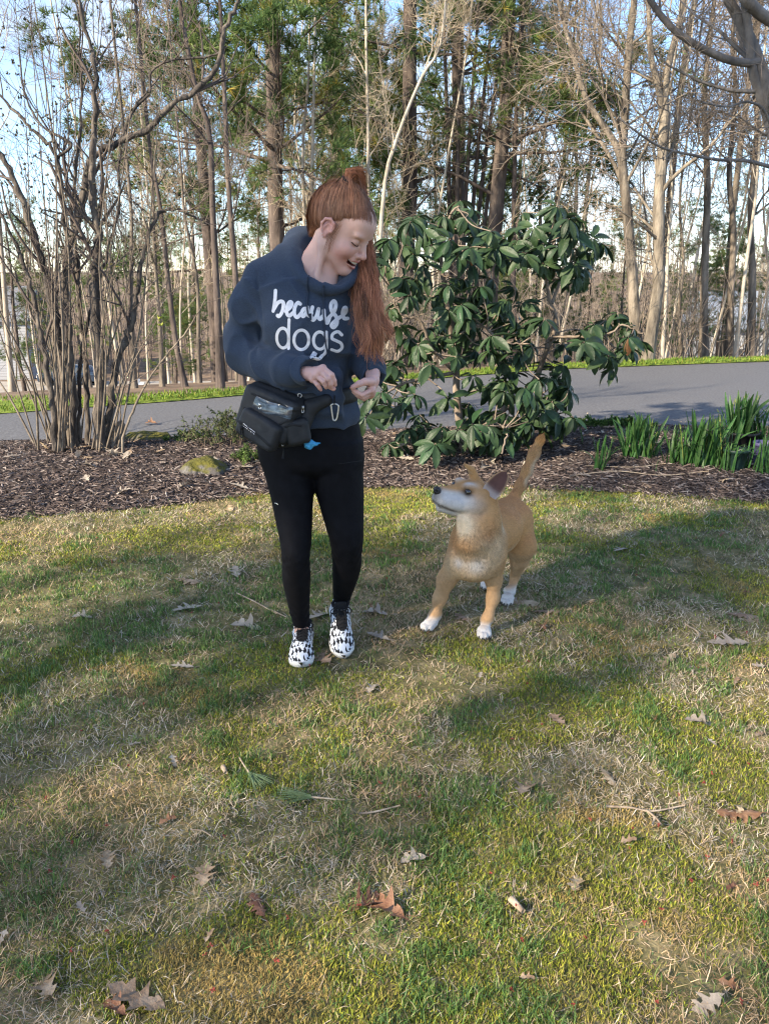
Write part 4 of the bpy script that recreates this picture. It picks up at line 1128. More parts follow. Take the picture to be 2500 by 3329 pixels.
M_sole = mat('white_rubber', [(0.55, 0.53, 0.49), (0.68, 0.66, 0.62)], 40, 0.6, 0.1, 90)
M_black = mat('black_mesh_fabric', [(0.008, 0.008, 0.009), (0.016, 0.016, 0.018)], 90, 0.8, 0.3, 500)
M_lash = mat('dark_lash', [(0.05, 0.025, 0.02), (0.07, 0.035, 0.025)], 40, 0.7)
M_brow = mat('auburn_brow', [(0.22, 0.09, 0.05), (0.30, 0.13, 0.07)], 200, 0.7)
M_treat = mat('dog_treat', [(0.20, 0.09, 0.05), (0.28, 0.13, 0.07)], 100, 0.8)

def shoe_material():
    m = mat('black_and_white_knit', [(0.010, 0.010, 0.012), (0.012, 0.012, 0.014)], 90, 0.8, 0.2, 400)
    n, l = m.node_tree.nodes, m.node_tree.links
    b = n['Principled BSDF']
    tc = n.new('ShaderNodeTexCoord'); mp = n.new('ShaderNodeMapping')
    mp.inputs['Rotation'].default_value = (0, 0, math.radians(45)); mp.inputs['Scale'].default_value = (1, 1, 1)
    ms = n.new('ShaderNodeMapping'); ms.inputs['Scale'].default_value = (95, 40, 36)
    nz = n.new('ShaderNodeTexNoise'); nz.inputs['Scale'].default_value = 38; nz.inputs['Detail'].default_value = 2
    l.new(tc.outputs['Object'], nz.inputs['Vector'])
    ad = n.new('ShaderNodeMix'); ad.data_type = 'VECTOR'; ad.inputs[0].default_value = 0.055
    l.new(tc.outputs['Object'], ms.inputs['Vector'])
    l.new(ms.outputs[0], mp.inputs['Vector'])
    va = n.new('ShaderNodeVectorMath'); va.operation = 'MULTIPLY_ADD'; va.inputs[1].default_value = (1.5, 1.5, 1.5)
    l.new(nz.outputs['Color'], va.inputs[0]); l.new(mp.outputs[0], va.inputs[2])
    ck = n.new('ShaderNodeTexChecker'); ck.inputs['Scale'].default_value = 1.0
    ck.inputs['Color1'].default_value = (0.011, 0.011, 0.014, 1); ck.inputs['Color2'].default_value = (0.62, 0.64, 0.68, 1)
    l.new(va.outputs[0], ck.inputs['Vector'])
    # more white than black: a second, broader layer of white patches
    n2 = n.new('ShaderNodeTexNoise'); n2.inputs['Scale'].default_value = 30; l.new(tc.outputs['Object'], n2.inputs['Vector'])
    th = n.new('ShaderNodeMath'); th.operation = 'GREATER_THAN'; th.inputs[1].default_value = 0.62; l.new(n2.outputs['Fac'], th.inputs[0])
    mx = n.new('ShaderNodeMix'); mx.data_type = 'RGBA'
    l.new(th.outputs[0], mx.inputs[0]); l.new(ck.outputs['Color'], mx.inputs[6]); mx.inputs[7].default_value = (0.62, 0.64, 0.68, 1)
    l.new(mx.outputs[2], b.inputs['Base Color'])
    return m
M_shoe = shoe_material()

SKIN = np.array([0.56, 0.345, 0.280]); BLUSH = np.array([0.54, 0.225, 0.185])
person = thing('person', 'woman in a navy hoodie and black leggings looking down at the dog', 'person', (*gnd(1040, 2150)[:2], 0))

# head frame: f forward, u up, r towards her right side
yaw, pit = math.radians(64), math.radians(32)
HF = np.array([math.sin(yaw) * math.cos(pit), -math.cos(yaw) * math.cos(pit), -math.sin(pit)])
HU = np.array([math.sin(yaw) * math.sin(pit), -math.cos(yaw) * math.sin(pit), math.cos(pit)])
HR = np.cross(HF, HU)
HM = np.stack([HR, HF, HU])                      # rows: local x (right), y (forward), z (up)
HC = at(1065, 748, 2.585) - HR * 0.070 + HF * 0.006 + HU * 0.012
def h2w(p): return HC + np.asarray(p, float) @ HM
def w2h(p): return HM @ (np.asarray(p, float) - HC)

def build_head():
    v = Vol((-0.13, -0.20, -0.30), (0.13, 0.15, 0.15), 0.0030)
    v.ell((0, -0.012, 0.036), (0.073, 0.093, 0.084), 0.01)
    v.ell((0, 0.030, -0.022), (0.060, 0.060, 0.082), 0.025)
    v.ell((0, 0.055, 0.045), (0.052, 0.038, 0.042), 0.03)          # forehead
    for s in (-1, 1):
        v.cone((s * 0.050, 0.002, -0.052), (s * 0.016, 0.070, -0.098), 0.017, 0.015, 0.022)   # jaw line
        v.ell((s * 0.040, 0.060, -0.034), (0.025, 0.025, 0.023), 0.02)      # cheek lifted by the smile
        v.ell((s * 0.031, 0.078, 0.022), (0.022, 0.012, 0.008), 0.012)      # brow
        v.ell((s * 0.032, 0.083, -0.001), (0.017, 0.010, 0.010), 0.012, op='sub')   # socket
        v.ell((s * 0.031, 0.0725, 0.000), (0.0150, 0.0135, 0.0125), 0.004)  # lid over the eye
    v.ell((0, 0.076, -0.100), (0.020, 0.017, 0.016), 0.014)          # chin
    v.cone((0, 0.083, 0.012), (0, 0.106, -0.030), 0.0080, 0.0095, 0.010)    # nose
    v.ell((0, 0.1075, -0.0335), (0.0115, 0.0105, 0.0095), 0.006)
    for s in (-1, 1):
        v.ell((s * 0.0125, 0.0965, -0.0365), (0.0078, 0.0100, 0.0072), 0.005)
        v.ell((s * 0.006, 0.1015, -0.0445), (0.0035, 0.0045, 0.003), 0.002, op='sub')
    v.ell((0, 0.086, -0.058), (0.028, 0.012, 0.018), 0.012)          # muzzle round the mouth
    for s in (-1, 1):
        v.chain([(0, 0.0985, -0.0550), (s * 0.020, 0.0905, -0.0535), (s * 0.035, 0.0705, -0.0440)], [0.0038, 0.0034, 0.0026], 0.004)     # upper lip
        v.chain([(0, 0.0940, -0.0770), (s * 0.020, 0.0860, -0.0700), (s * 0.035, 0.0695, -0.0460)], [0.0050, 0.0042, 0.0026], 0.004)     # lower lip
    v.ell((0, 0.086, -0.0650), (0.0270, 0.020, 0.0082), 0.003, op='sub'); v.cone((0.024, 0.082, -0.060), (0.034, 0.070, -0.047), 0.005, 0.002, 0.003, op='sub'); v.cone((-0.024, 0.082, -0.060), (-0.034, 0.070, -0.047), 0.005, 0.002, 0.003, op='sub')  # open mouth
    # neck and the top of the chest
    n0, n1, n2 = (0, -0.022, -0.045), w2h(at(1040, 850, 2.685)), w2h(at(1035, 960, 2.655))
    v.chain([n0, n1, n2], [0.050, 0.050, 0.075], 0.03)
    v.cone(w2h(at(985, 870, 2.67)), w2h(at(900, 890, 2.69)), 0.035, 0.03, 0.03)
    v.cone((0.050, -0.015, -0.040), w2h(at(1030, 905, 2.60)), 0.012, 0.008, 0.02)   # neck tendon
    # ear
    V, Q = v.surface(1)
    e = Vol((0.055, -0.05, -0.05), (0.105, 0.03, 0.04), 0.0016)
    pts = np.array([(0.074, 0.012, 0.004), (0.079, 0.008, 0.018), (0.083, -0.006, 0.025), (0.087, -0.020, 0.018), (0.088, -0.025, 0.002), (0.085, -0.020, -0.014), (0.079, -0.010, -0.024)])
    e.chain(pts, [0.0036, 0.004, 0.0042, 0.0042, 0.004, 0.004, 0.005], 0.003)
    e.ell((0.077, -0.006, -0.028), (0.0050, 0.0075, 0.0085), 0.006)
    e.cone((0.075, -0.008, 0.012), (0.079, -0.016, -0.008), 0.0045, 0.005, 0.006)
    e.ell((0.074, -0.007, -0.002), (0.006, 0.017, 0.023), 0.004)
    e.ell((0.083, -0.004, -0.004), (0.0075, 0.0085, 0.0115), 0.003, op='sub')
    e.cone((0.078, -0.001, 0.014), (0.084, -0.015, 0.012), 0.0035, 0.0035, 0.002, op='sub')
    e.ell((0.074, 0.010, -0.006), (0.006, 0.004, 0.007), 0.003)
    Ve, Qe = e.surface(1)
    return V, Q, Ve, Qe

def g3(p, c, r):
    return np.exp(-(((p - np.asarray(c)) / np.asarray(r)) ** 2).sum(-1))

Vh, Qh, Ve, Qe = build_head()
def face_col(p):
    m = np.abs(p[:, :1]) * np.array([[1, 0, 0]]) + p * np.array([[0, 1, 1]])
    c = np.tile(SKIN, (len(p), 1))
    k = np.clip(0.75 * g3(m, (0.044, 0.062, -0.042), (0.030, 0.035, 0.030)) + 0.6 * g3(m, (0, 0.11, -0.034), (0.014, 0.02, 0.014)) + 0.25 * g3(m, (0.03, 0.07, -0.08), (0.03, 0.04, 0.03)), 0, 1)[:, None]
    c = c * (1 - k) + BLUSH * k
    lip = np.maximum(g3(m, (0, 0.099, -0.0555), (0.022, 0.009, 0.0048)), g3(m, (0, 0.095, -0.081), (0.020, 0.009, 0.006)))
    lip = np.clip(lip * 1.3, 0, 1)[:, None]
    c = c * (1 - lip) + np.array([0.46, 0.16, 0.15]) * lip
    ins = (((p - np.array([0, 0.082, -0.0665])) / np.array([0.0265, 0.0165, 0.0100])) ** 2).sum(1) < 1.0
    c[ins] = (0.20, 0.06, 0.05)
    return c
body = MB()
body.add(h2w(Vh), Qh, None, face_col(Vh))
earc = np.tile(np.array([0.60, 0.31, 0.26]), (len(Ve), 1))
body.add(h2w(Ve), Qe, None, earc)
Ve2 = Ve * np.array([-1, 1, 1]); body.add(h2w(Ve2), Qe[:, ::-1], None, earc)

def hand(wrist, arm, knuckles, pips, tips, thumb, rw=0.021):
    allp = np.array([wrist, arm] + knuckles + pips + tips + thumb)
    v = Vol(allp.min(0) - 0.03, allp.max(0) + 0.03, 0.0021)
    v.cone(arm, wrist, 0.026, rw, 0.01)
    pc = np.mean([wrist] + knuckles, axis=0)
    for k in knuckles: v.cone(wrist, k, rw * 0.85, 0.0100, 0.008)
    for i in range(3): v.cone(knuckles[i], knuckles[i + 1], 0.0105, 0.0100, 0.008)
    for i, (a, b, c) in enumerate(zip(knuckles, pips, tips)):
        r = (0.0083, 0.0085, 0.0081, 0.0072)[i]
        d = b + (np.asarray(c) - b) * 0.52 + (np.asarray(b) - a) * 0.07
        w = Vol.__new__(Vol)
        v.cone(a, b, r * 1.06, r * 0.97, 0.002); v.cone(b, d, r * 0.95, r * 0.88, 0.003); v.cone(d, c, r * 0.88, r * 0.72, 0.003)
    v.chain(thumb, [0.015, 0.0112, 0.0098, 0.0078][:len(thumb)], 0.006)
    V, Q = v.surface(1)
    c = np.tile(np.array([0.60, 0.355, 0.30]), (len(V), 1))
    red = np.zeros(len(V))
    for p in list(tips) + [thumb[-1]]: red = np.maximum(red, np.exp(-((V - p) ** 2).sum(1) / 0.014 ** 2))
    for p in knuckles: red = np.maximum(red, 0.5 * np.exp(-((V - p) ** 2).sum(1) / 0.012 ** 2))
    c = c * (1 - 0.4 * red[:, None]) + np.array([0.56, 0.26, 0.22]) * 0.4 * red[:, None]
    body.add(V, Q, None, c)
    # finger nails
    nb = MB()
    for a, c_ in zip(pips, tips):
        pass

RW = at(1003, 1214, 2.475)
hand(RW, at(960, 1208, 2.52), [at(1050, 1196, 2.445), at(1041, 1206, 2.440), at(1029, 1219, 2.443), at(1017, 1233, 2.452)],
     [at(1079, 1218, 2.425), at(1068, 1231, 2.420), at(1052, 1240, 2.425), at(1032, 1250, 2.437)],
     [at(1090, 1251, 2.440), at(1077, 1258, 2.435), at(1060, 1260, 2.438), at(1043, 1267, 2.445)],
     [at(1018, 1222, 2.478), at(1045, 1238, 2.480), at(1068, 1252, 2.470), at(1084, 1263, 2.458)])
LW = at(1211, 1236, 2.555)
hand(LW, at(1212, 1205, 2.61), [at(1208, 1267, 2.53), at(1209, 1276, 2.545), at(1207, 1282, 2.56), at(1204, 1286, 2.575)],
     [at(1178, 1283, 2.505), at(1180, 1290, 2.52), at(1182, 1294, 2.535), at(1184, 1296, 2.55)],
     [at(1147, 1265, 2.507), at(1150, 1274, 2.515), at(1157, 1282, 2.525), at(1165, 1288, 2.54)],
     [at(1207, 1240, 2.53), at(1187, 1240, 2.503), at(1167, 1247, 2.493), at(1147, 1258, 2.493)])

# legs of the body show only at the ankles
ANK_A, ANK_B = at(980, 2040, 2.765), at(1108, 1962, 2.875)
v = Vol(np.minimum(ANK_A, ANK_B) - [0.1, 0.2, 0.1], np.maximum(ANK_A, ANK_B) + [0.1, 0.15, 0.12], 0.004)
v.cone(ANK_A + [0, 0, 0.06], ANK_A - [0, 0, 0.05], 0.027, 0.028); v.cone(ANK_B + [0, -0.03, 0.06], ANK_B - [0, -0.01, 0.05], 0.026, 0.027)
V, Q = v.surface(1); left_ = V[:, 0] < (ANK_A[0] + ANK_B[0]) / 2; ql = left_[Q[:, 0]]
for sel, qq_ in ((left_, Q[ql]), (~left_, Q[~ql])):
    new = np.cumsum(sel) - 1; body.add(V[sel], new[qq_], None, SKIN)
# trunk, arms and legs inside the clothes, so that the body is one connected figure
PEL = at(1010, 1430, 2.70)
inner = [([at(1035, 960, 2.66), at(1005, 1100, 2.69), at(1005, 1250, 2.69), PEL], 0.07, 0.08),
         ([at(1020, 930, 2.68), at(860, 915, 2.70), at(800, 1085, 2.72), at(820, 1160, 2.70), at(960, 1208, 2.53)], 0.03, 0.022),
         ([at(1040, 930, 2.68), at(1130, 920, 2.71), at(1170, 1090, 2.755), at(1185, 1150, 2.71), at(1212, 1205, 2.615)], 0.03, 0.02),
         ([PEL, at(950, 1560, 2.69), at(962, 1800, 2.64), at(980, 2000, 2.745)], 0.05, 0.022),
         ([PEL, at(1090, 1560, 2.70), at(1130, 1790, 2.69), at(1108, 1930, 2.84)], 0.05, 0.022)]
for pts_, ra_, rb_ in inner: tube1(body, pts_, ra_, rb_, 10, 16, SKIN)
sizes = [len(a) for a in body.v]; offs_ = np.concatenate([[0], np.cumsum(sizes)])
isl = body.v                                   # 0 head, 1-2 ears, 3-4 hands, 5-6 ankles, 7 trunk, 8-9 arms, 10-11 legs
bridges = []
for a_, b_ in ((0, 1), (0, 2), (0, 7), (7, 8), (7, 9), (8, 3), (9, 4), (7, 10), (7, 11), (10, 5), (11, 6)):
    A_, B_ = isl[a_][::max(1, len(isl[a_]) // 1500)], isl[b_][::max(1, len(isl[b_]) // 1500)]
    D_ = ((A_[:, None, :] - B_[None]) ** 2).sum(-1); i_, j_ = np.unravel_index(D_.argmin(), D_.shape)
    ia = i_ * max(1, len(isl[a_]) // 1500); jb = np.argsort(((isl[b_] - A_[i_]) ** 2).sum(1))[:2]
    bridges.append([offs_[a_] + ia, offs_[b_] + jb[0], offs_[b_] + jb[1]])
body.t.append(np.array(bridges, np.int32))
body.build('body', M_skin, person, True, True)

# teeth, lashes, brows, ear studs
mb = MB()
for th0 in np.linspace(-0.95, 0.95, 9):
    c = np.array([math.sin(th0) * 0.0280, 0.0655 + math.cos(th0) * 0.0285, -0.0612 + 0.007 * th0 * th0])
    R_ = rotz(-th0)
    box(mb, h2w(c), (0.0033, 0.0018, 0.0048), HM.T @ R_)
mb.build('teeth', M_teeth, person)
for s in (-1, 1):
    mb = MB()
    tube1(mb, [h2w(p) for p in ((s * 0.0175, 0.0825, -0.0060), (s * 0.025, 0.0862, -0.0085), (s * 0.034, 0.0860, -0.0085), (s * 0.043, 0.0800, -0.0065), (s * 0.050, 0.0725, -0.0030))], 0.0012, 0.0015, 5)
    mb.build('eyelashes', M_lash, person)
for s in (-1, 1):
    mb = MB()
    tube1(mb, [h2w(p) for p in ((s * 0.014, 0.0900, 0.0190), (s * 0.028, 0.0890, 0.0245), (s * 0.042, 0.0795, 0.0235), (s * 0.050, 0.0690, 0.0190))], 0.0022, 0.0012, 6)
    mb.build('eyebrow', M_brow, person)
for p in ((0.0885, -0.014, -0.016), (0.0870, -0.009, -0.024), (0.0850, -0.004, -0.031)):
    mb = MB(); c = h2w(p)
    th = np.linspace(0, 2 * np.pi, 7)[:-1]; ph = np.array([-0.6, 0.6])
    ring = [c + 0.0016 * (HU * math.sin(f_) + math.cos(f_) * (HF * math.cos(t_) + HR * math.sin(t_))) for f_ in ph for t_ in th]
    mb.add(np.vstack([ring, c + HU * 0.0016, c - HU * 0.0016]), [[k, (k + 1) % 6, 6 + (k + 1) % 6, 6 + k] for k in range(6)], [[12, 6 + k, 6 + (k + 1) % 6] for k in range(6)] + [[13, (k + 1) % 6, k] for k in range(6)])
    mb.build('ear_stud', M_metal, person)

# --- leggings
def rows(tab):
    z, cx, cy, a, b = [], [], [], [], []
    for py, l, r, Yd, dep in tab:
        p, q = at(l, py, Yd), at(r, py, Yd)
        z.append(p[2]); cx.append((p[0] + q[0]) / 2); cy.append(Yd); a.append((q[0] - p[0]) / 2); b.append(dep)
    return z, cx, cy, a, b
def dense(tab, n=40):
    z, cx, cy, a, b = rows(tab)
    t = np.linspace(0, len(z) - 1, n)
    s = spline(np.stack([z, cx, cy, a, b], 1), n)
    return s[:, 0], s[:, 1], s[:, 2], s[:, 3], s[:, 4]
leg_a = [(1430, 842, 1016, 2.70, .098), (1480, 846, 1019, 2.70, .098), (1550, 864, 1020, 2.69, .092), (1600, 877, 1019, 2.68, .086), (1648, 888, 1017, 2.67, .080), (1753, 909, 1013, 2.64, .066), (1805, 915, 1007, 2.63, .058), (1850, 916, 1008, 2.645, .057), (1888, 918, 1009, 2.665, .055), (1963, 935, 1007, 2.72, .045), (2032, 954, 1007, 2.765, .036)]
leg_b = [(1430, 1012, 1177, 2.70, .098), (1480, 1016, 1180, 2.70, .098), (1550, 1021, 1182, 2.70, .092), (1600, 1028, 1183, 2.695, .086), (1648, 1040, 1183, 2.69, .080), (1753, 1071, 1181, 2.675, .066), (1805, 1079, 1177, 2.69, .058), (1850, 1080, 1172, 2.725, .056), (1888, 1081, 1162, 2.77, .053), (1930, 1082, 1145, 2.83, .042), (1960, 1083, 1134, 2.87, .036)]
hips = [(1300, 862, 1150, 2.70, .10), (1370, 846, 1166, 2.70, .108), (1440, 837, 1177, 2.70, .115), (1500, 850, 1181, 2.70, .108), (1530, 880, 1160, 2.70, .075), (1550, 950, 1090, 2.70, .03)]
lo = np.array([at(820, 1500, 2.7)[0] - 0.03, 2.5, -0.02 + at(980, 2040, 2.765)[2]]); hi = np.array([at(1200, 1500, 2.7)[0] + 0.03, 2.95, at(1000, 1290, 2.7)[2]])
v = Vol(lo, hi, 0.0056)
v.loft(*dense(hips), k=0.01)
v.loft(*dense(leg_a), k=0.015)
v.loft(*dense(leg_b), k=0.015)
def fold(X, Y, Z):
    kz = lambda z0, w: np.exp(-((Z - z0) / w) ** 2)
    zk = float(at(960, 1800, 2.64)[2])
    w = np.sin((Z * 1.0 + 0.25 * np.sin(X * 40)) * 170) * (kz(zk - 0.01, 0.05) * 0.0016 + kz(zk - 0.27, 0.05) * 0.0022)
    return w - 0.004 * (fbm(X, Y, Z, 14.0, 2) - 0.5)
v.displace(fold)
V, Q = v.surface(1)
leg_o = MB().add(V, Q).build('leggings', M_legging, person)
bv = BVHTree.FromPolygons(V.tolist(), Q.tolist())
def ribbon_on(bvh, mb, pts, width, lift=0.0015, n=None, y0=2.2, cross=3, d=(0, 1, 0)):
    """a strip laid on a surface: pts are photo pixels, dropped on the surface along +y"""
    p = np.array([at(a, b, 2.58) for a, b in pts])[:, [0, 2]]
    p = spline(p, n or max(8, len(pts) * 6)) if len(p) > 2 else np.linspace(p[0], p[1], n or 8)
    t = norm(np.gradient(p, axis=0)); nn = np.stack([-t[:, 1], t[:, 0]], 1)
    w = np.linspace(-0.5, 0.5, cross) * width
    V2 = []
    for i in range(len(p)):
        for k in w:
            q = p[i] + nn[i] * k
            hit = bvh.ray_cast(Vector((q[0], y0, q[1])), Vector(d))
            if hit[0] is None: return False
            V2.append(np.array(hit[0]) + np.array(hit[1]) * lift * (1.0 if abs(k) < width * 0.45 else 0.55))
    m = cross; N = len(p)
    Q2 = [[i * m + j, (i + 1) * m + j, (i + 1) * m + j + 1, i * m + j + 1] for i in range(N - 1) for j in range(m - 1)]
    mb.add(V2, Q2)
    return True
mb = MB(); ribbon_on(bv, mb, [(855, 1480), (856, 1510), (862, 1420)][::-1], 0.004); 
mb2 = MB()
if ribbon_on(bv, mb2, [(1100, 1512), (1140, 1510), (1172, 1513)], 0.002, 0.002): mb2.build('pocket_seam', M_trim, person)
mb2 = MB()
if ribbon_on(bv, mb2, [(889, 1646), (896, 1645), (901, 1648)], 0.0025, 0.002): mb2.build('reflective_tab', M_metal, person)

# --- hoodie
tors = [(1374, 858, 1160, 2.69, .112), (1345, 850, 1163, 2.69, .120), (1290, 850, 1155, 2.69, .122), (1220, 856, 1135, 2.69, .118), (1130, 858, 1138, 2.69, .115), (1040, 848, 1146, 2.69, .118), (970, 838, 1150, 2.69, .115), (915, 835, 1152, 2.70, .100), (880, 845, 1148, 2.705, .085), (850, 880, 1132, 2.71, .072), (815, 930, 1108, 2.715, .060)]
SH_R, SH_L = at(850, 905, 2.70), at(1140, 912, 2.71)
arm_r = [SH_R, at(808, 1000, 2.705), at(793, 1085, 2.725), at(795, 1150, 2.71), at(865, 1188, 2.62), at(940, 1204, 2.545), at(998, 1209, 2.485)]
rad_r = [.056, .056, .055, .053, .050, .046, .0415]
arm_l = [SH_L, at(1160, 1000, 2.73), at(1170, 1090, 2.755), at(1180, 1150, 2.72), at(1200, 1195, 2.65), at(1212, 1222, 2.60)]
rad_l = [.058, .054, .051, .048, .043, .0385]
allp = np.array(arm_r + arm_l)
lo = np.array([allp[:, 0].min() - 0.08, 2.40, at(1000, 1385, 2.69)[2] - 0.01]); hi = np.array([allp[:, 0].max() + 0.07, 2.92, at(1000, 735, 2.75)[2]])
v = Vol(lo, hi, 0.0047)
v.loft(*dense(tors), k=0.01, p=2.3)
v.ell(at(1000, 1090, 2.60), (0.125, 0.045, 0.075), 0.05)
v.chain(arm_r, rad_r, 0.03)
v.chain(arm_l, rad_l, 0.03)
v.cone(SH_R, at(930, 850, 2.71), 0.054, 0.05, 0.03)
v.cone(SH_L, at(1100, 850, 2.71), 0.058, 0.05, 0.04)
# pouch pocket
v.rbox(at(1000, 1270, 2.585), (0.115, 0.022, 0.075), 0.02, 0.02)
# cuffs and waistband grip: a groove, then ribbing
for (a, b, r) in ((arm_r[-2], arm_r[-1], .050), (arm_l[-2], arm_l[-1], .047)):
    m_ = a * 0.35 + b * 0.65
    dirn = norm(b - a)
    def groove(X, Y, Z, m_=m_, dirn=dirn):
        s = (X - m_[0]) * dirn[0] + (Y - m_[1]) * dirn[1] + (Z - m_[2]) * dirn[2]
        d2 = (X - m_[0]) ** 2 + (Y - m_[1]) ** 2 + (Z - m_[2]) ** 2
        return 0.005 * np.exp(-(s / 0.006) ** 2) * (d2 < 0.07 ** 2)
    v.displace(groove)
for (a, b, r) in ((arm_r[-2], arm_r[-1], .0415), (arm_l[-2], arm_l[-1], .0385)):
    dn = norm(b - a)
    v.cone(b, b + dn * 0.03, r, r - 0.001, 0.004)
    v.cone(b + dn * 0.048, b + dn * 0.16, r + 0.012, r + 0.03, 0.003, op='sub')
    v.cone(b + dn * 0.012, b + dn * 0.10, r - 0.008, r - 0.008, 0.003, op='sub')
# hood: a thick roll lying round the neck and its bag behind
ring = [at(1000, 762, 2.79), at(966, 790, 2.73), at(958, 845, 2.665), at(982, 893, 2.615), at(1030, 928, 2.585), at(1086, 936, 2.585), at(1134, 915, 2.62), at(1152, 870, 2.70), at(1120, 815, 2.79), at(1050, 780, 2.825)]
ring = np.array(ring + [ring[0]])
rr = spline(ring, 50)
for i in range(49):
    f = i / 49
    rad = 0.016 + 0.012 * np.exp(-((f - 0.12) / 0.12) ** 2)
    v.cone(rr[i], rr[i + 1], rad, rad, 0.012)
v.cone(at(940, 835, 2.715), at(975, 790, 2.78), 0.040, 0.045, 0.02)
v.cone(at(975, 800, 2.80), at(1100, 810, 2.82), 0.055, 0.055, 0.03)
# room for the neck
v.cone(at(1055, 780, 2.68), at(1046, 890, 2.63), 0.070, 0.056, 0.008, op='sub'); v.cone(at(1046, 890, 2.63), at(1040, 925, 2.59), 0.05, 0.022, 0.008, op='sub'); v.cone(at(1090, 840, 2.62), at(1095, 880, 2.58), 0.055, 0.045, 0.008, op='sub')
EL = at(800, 1150, 2.70); AXR = norm(np.array(arm_r[5]) - np.array(arm_r[3]))
def folds(X, Y, Z):
    d = 0.016 * (fbm(X * 1.0, Y, Z * 0.75, 9.0, 3) - 0.5)
    # drag lines radiating from the inner elbow
    q = at(838, 1120, 2.64)
    e = np.sqrt((X - q[0]) ** 2 + (Y - q[1]) ** 2 + (Z - q[2]) ** 2)
    an = np.arctan2(Z - q[2], X - q[0])
    d = d + 0.0035 * np.sin(an * 5 + 3 * vnoise(X, Y, Z, 14)) * np.exp(-(e / 0.09) ** 2) * (1 - np.exp(-(e / 0.03) ** 2))
    # soft horizontal bunching above the waistband and across the belly
    zb = at(1000, 1300, 2.6)[2]
    d = d + 0.0035 * np.sin((Z + 0.18 * (X + 0.25) ** 1) * 95 + 4 * vnoise(X, Y, Z, 7)) * np.exp(-((Z - zb) / 0.09) ** 2)
    # forearm: long soft folds
    s = (X - EL[0]) * AXR[0] + (Y - EL[1]) * AXR[1] + (Z - EL[2]) * AXR[2]
    d = d + 0.003 * np.sin(s * 70 + 5 * vnoise(X, Y, Z, 12)) * ((s > 0.06) & (s < 0.22)) * (X < at(1000, 1200, 2.5)[0]) * (Z < at(850, 1130, 2.6)[2]) * (Y < 2.66)
    rd = 1 - np.abs(2 * fbm(X * 0.7 + Z * 0.45, Y, Z * 0.8 - X * 0.3, 8.0, 2) - 1)
    d = d - 0.010 * np.clip((rd - 0.72) / 0.28, 0, 1) ** 2 * (Z < at(1000, 900, 2.6)[2])
    # seam of the armhole
    sx = at(858, 1000, 2.62)[0] - 0.02 * np.clip((Z - 1.2) / 0.15, -1, 1)
    d = d + 0.004 * np.exp(-((X - sx) / 0.005) ** 2) * ((Z > at(850, 1090, 2.6)[2]) & (Z < at(850, 880, 2.6)[2]) & (Y < 2.68))
    return d
v.displace(folds)
Vs, Qs = v.surface(1)
hood_o = MB().add(Vs, Qs).build('hoodie', M_hoodie, person)
hb = BVHTree.FromPolygons(Vs.tolist(), Qs.tolist())

def C2(x, y): return (700 + 0.3913 * x, 900 + 0.3913 * y)
def stroke(mb, pts, w=0.0125, y0=2.3):
    p = [C2(*q) for q in pts]
    ribbon_on(hb, mb, p, w, 0.0012, max(10, 7 * len(p)), y0, 4)
    # round ends
    for e in (p[0], p[-1]):
        c = at(e[0], e[1], 2.58); vs = []
        for k in range(13):
            a = 2 * math.pi * k / 12
            q = (c[0] + (0 if k == 12 else math.cos(a) * w * 0.5), c[2] + (0 if k == 12 else math.sin(a) * w * 0.5))
            h_ = hb.ray_cast(Vector((q[0], y0, q[1])), Vector((0, 1, 0)))
            if h_[0] is None: break
            vs.append(np.array(h_[0]) + np.array(h_[1]) * 0.0013)
        if len(vs) == 13: mb.add(vs, None, [[12, k, (k + 1) % 12] for k in range(12)])
def letter(name, strokes, w):
    mb = MB()
    for s in strokes: stroke(mb, s, w)
    if mb.n: mb.build(name, M_print, hood_o)
def ell_pts(cx, cy, rx, ry, a0=0, a1=360, n=14):
    return [(cx + rx * math.cos(math.radians(a)), cy + ry * math.sin(math.radians(a))) for a in np.linspace(a0, a1, n)]
for st in ([[(497, 114), (494, 200), (484, 282)], [(488, 268), (520, 215), (552, 202), (570, 222), (562, 285), (538, 322), (524, 318)]],
           [[(592, 282), (628, 250), (640, 218), (622, 206), (602, 240), (602, 296), (622, 318), (652, 296)]],
           [[(712, 222), (690, 212), (668, 245), (664, 300), (688, 330), (722, 296)]],
           [[(768, 262), (742, 262), (724, 298), (738, 322), (764, 290), (774, 250)], [(774, 250), (772, 300), (790, 318), (806, 296)]],
           [[(812, 248), (800, 310), (818, 352), (846, 320), (862, 262)], [(862, 262), (858, 318), (876, 346), (896, 322)]],
           [[(905, 275), (912, 340), (934, 378), (952, 330)], [(940, 340), (985, 290), (1000, 235), (984, 200), (962, 225), (968, 280), (1004, 330), (1010, 385), (985, 416), (968, 395), (1000, 360), (1040, 330)]],
           [[(1045, 330), (1078, 295), (1082, 262), (1066, 262), (1054, 305), (1066, 345), (1092, 350)]]):
    letter('printed_letter', st, 0.0112)
for st in ([ell_pts(570, 502, 52, 82), [(622, 350), (620, 460), (618, 588)]],
           [ell_pts(724, 514, 60, 80)],
           [ell_pts(874, 522, 52, 72), [(926, 452), (928, 560), (914, 628), (872, 652), (822, 624)]],
           [[(1050, 480), (1020, 452), (980, 468), (974, 505), (1010, 528), (1044, 550), (1050, 590), (1016, 614), (968, 598)]]):
    letter('printed_letter', st, 0.0095)
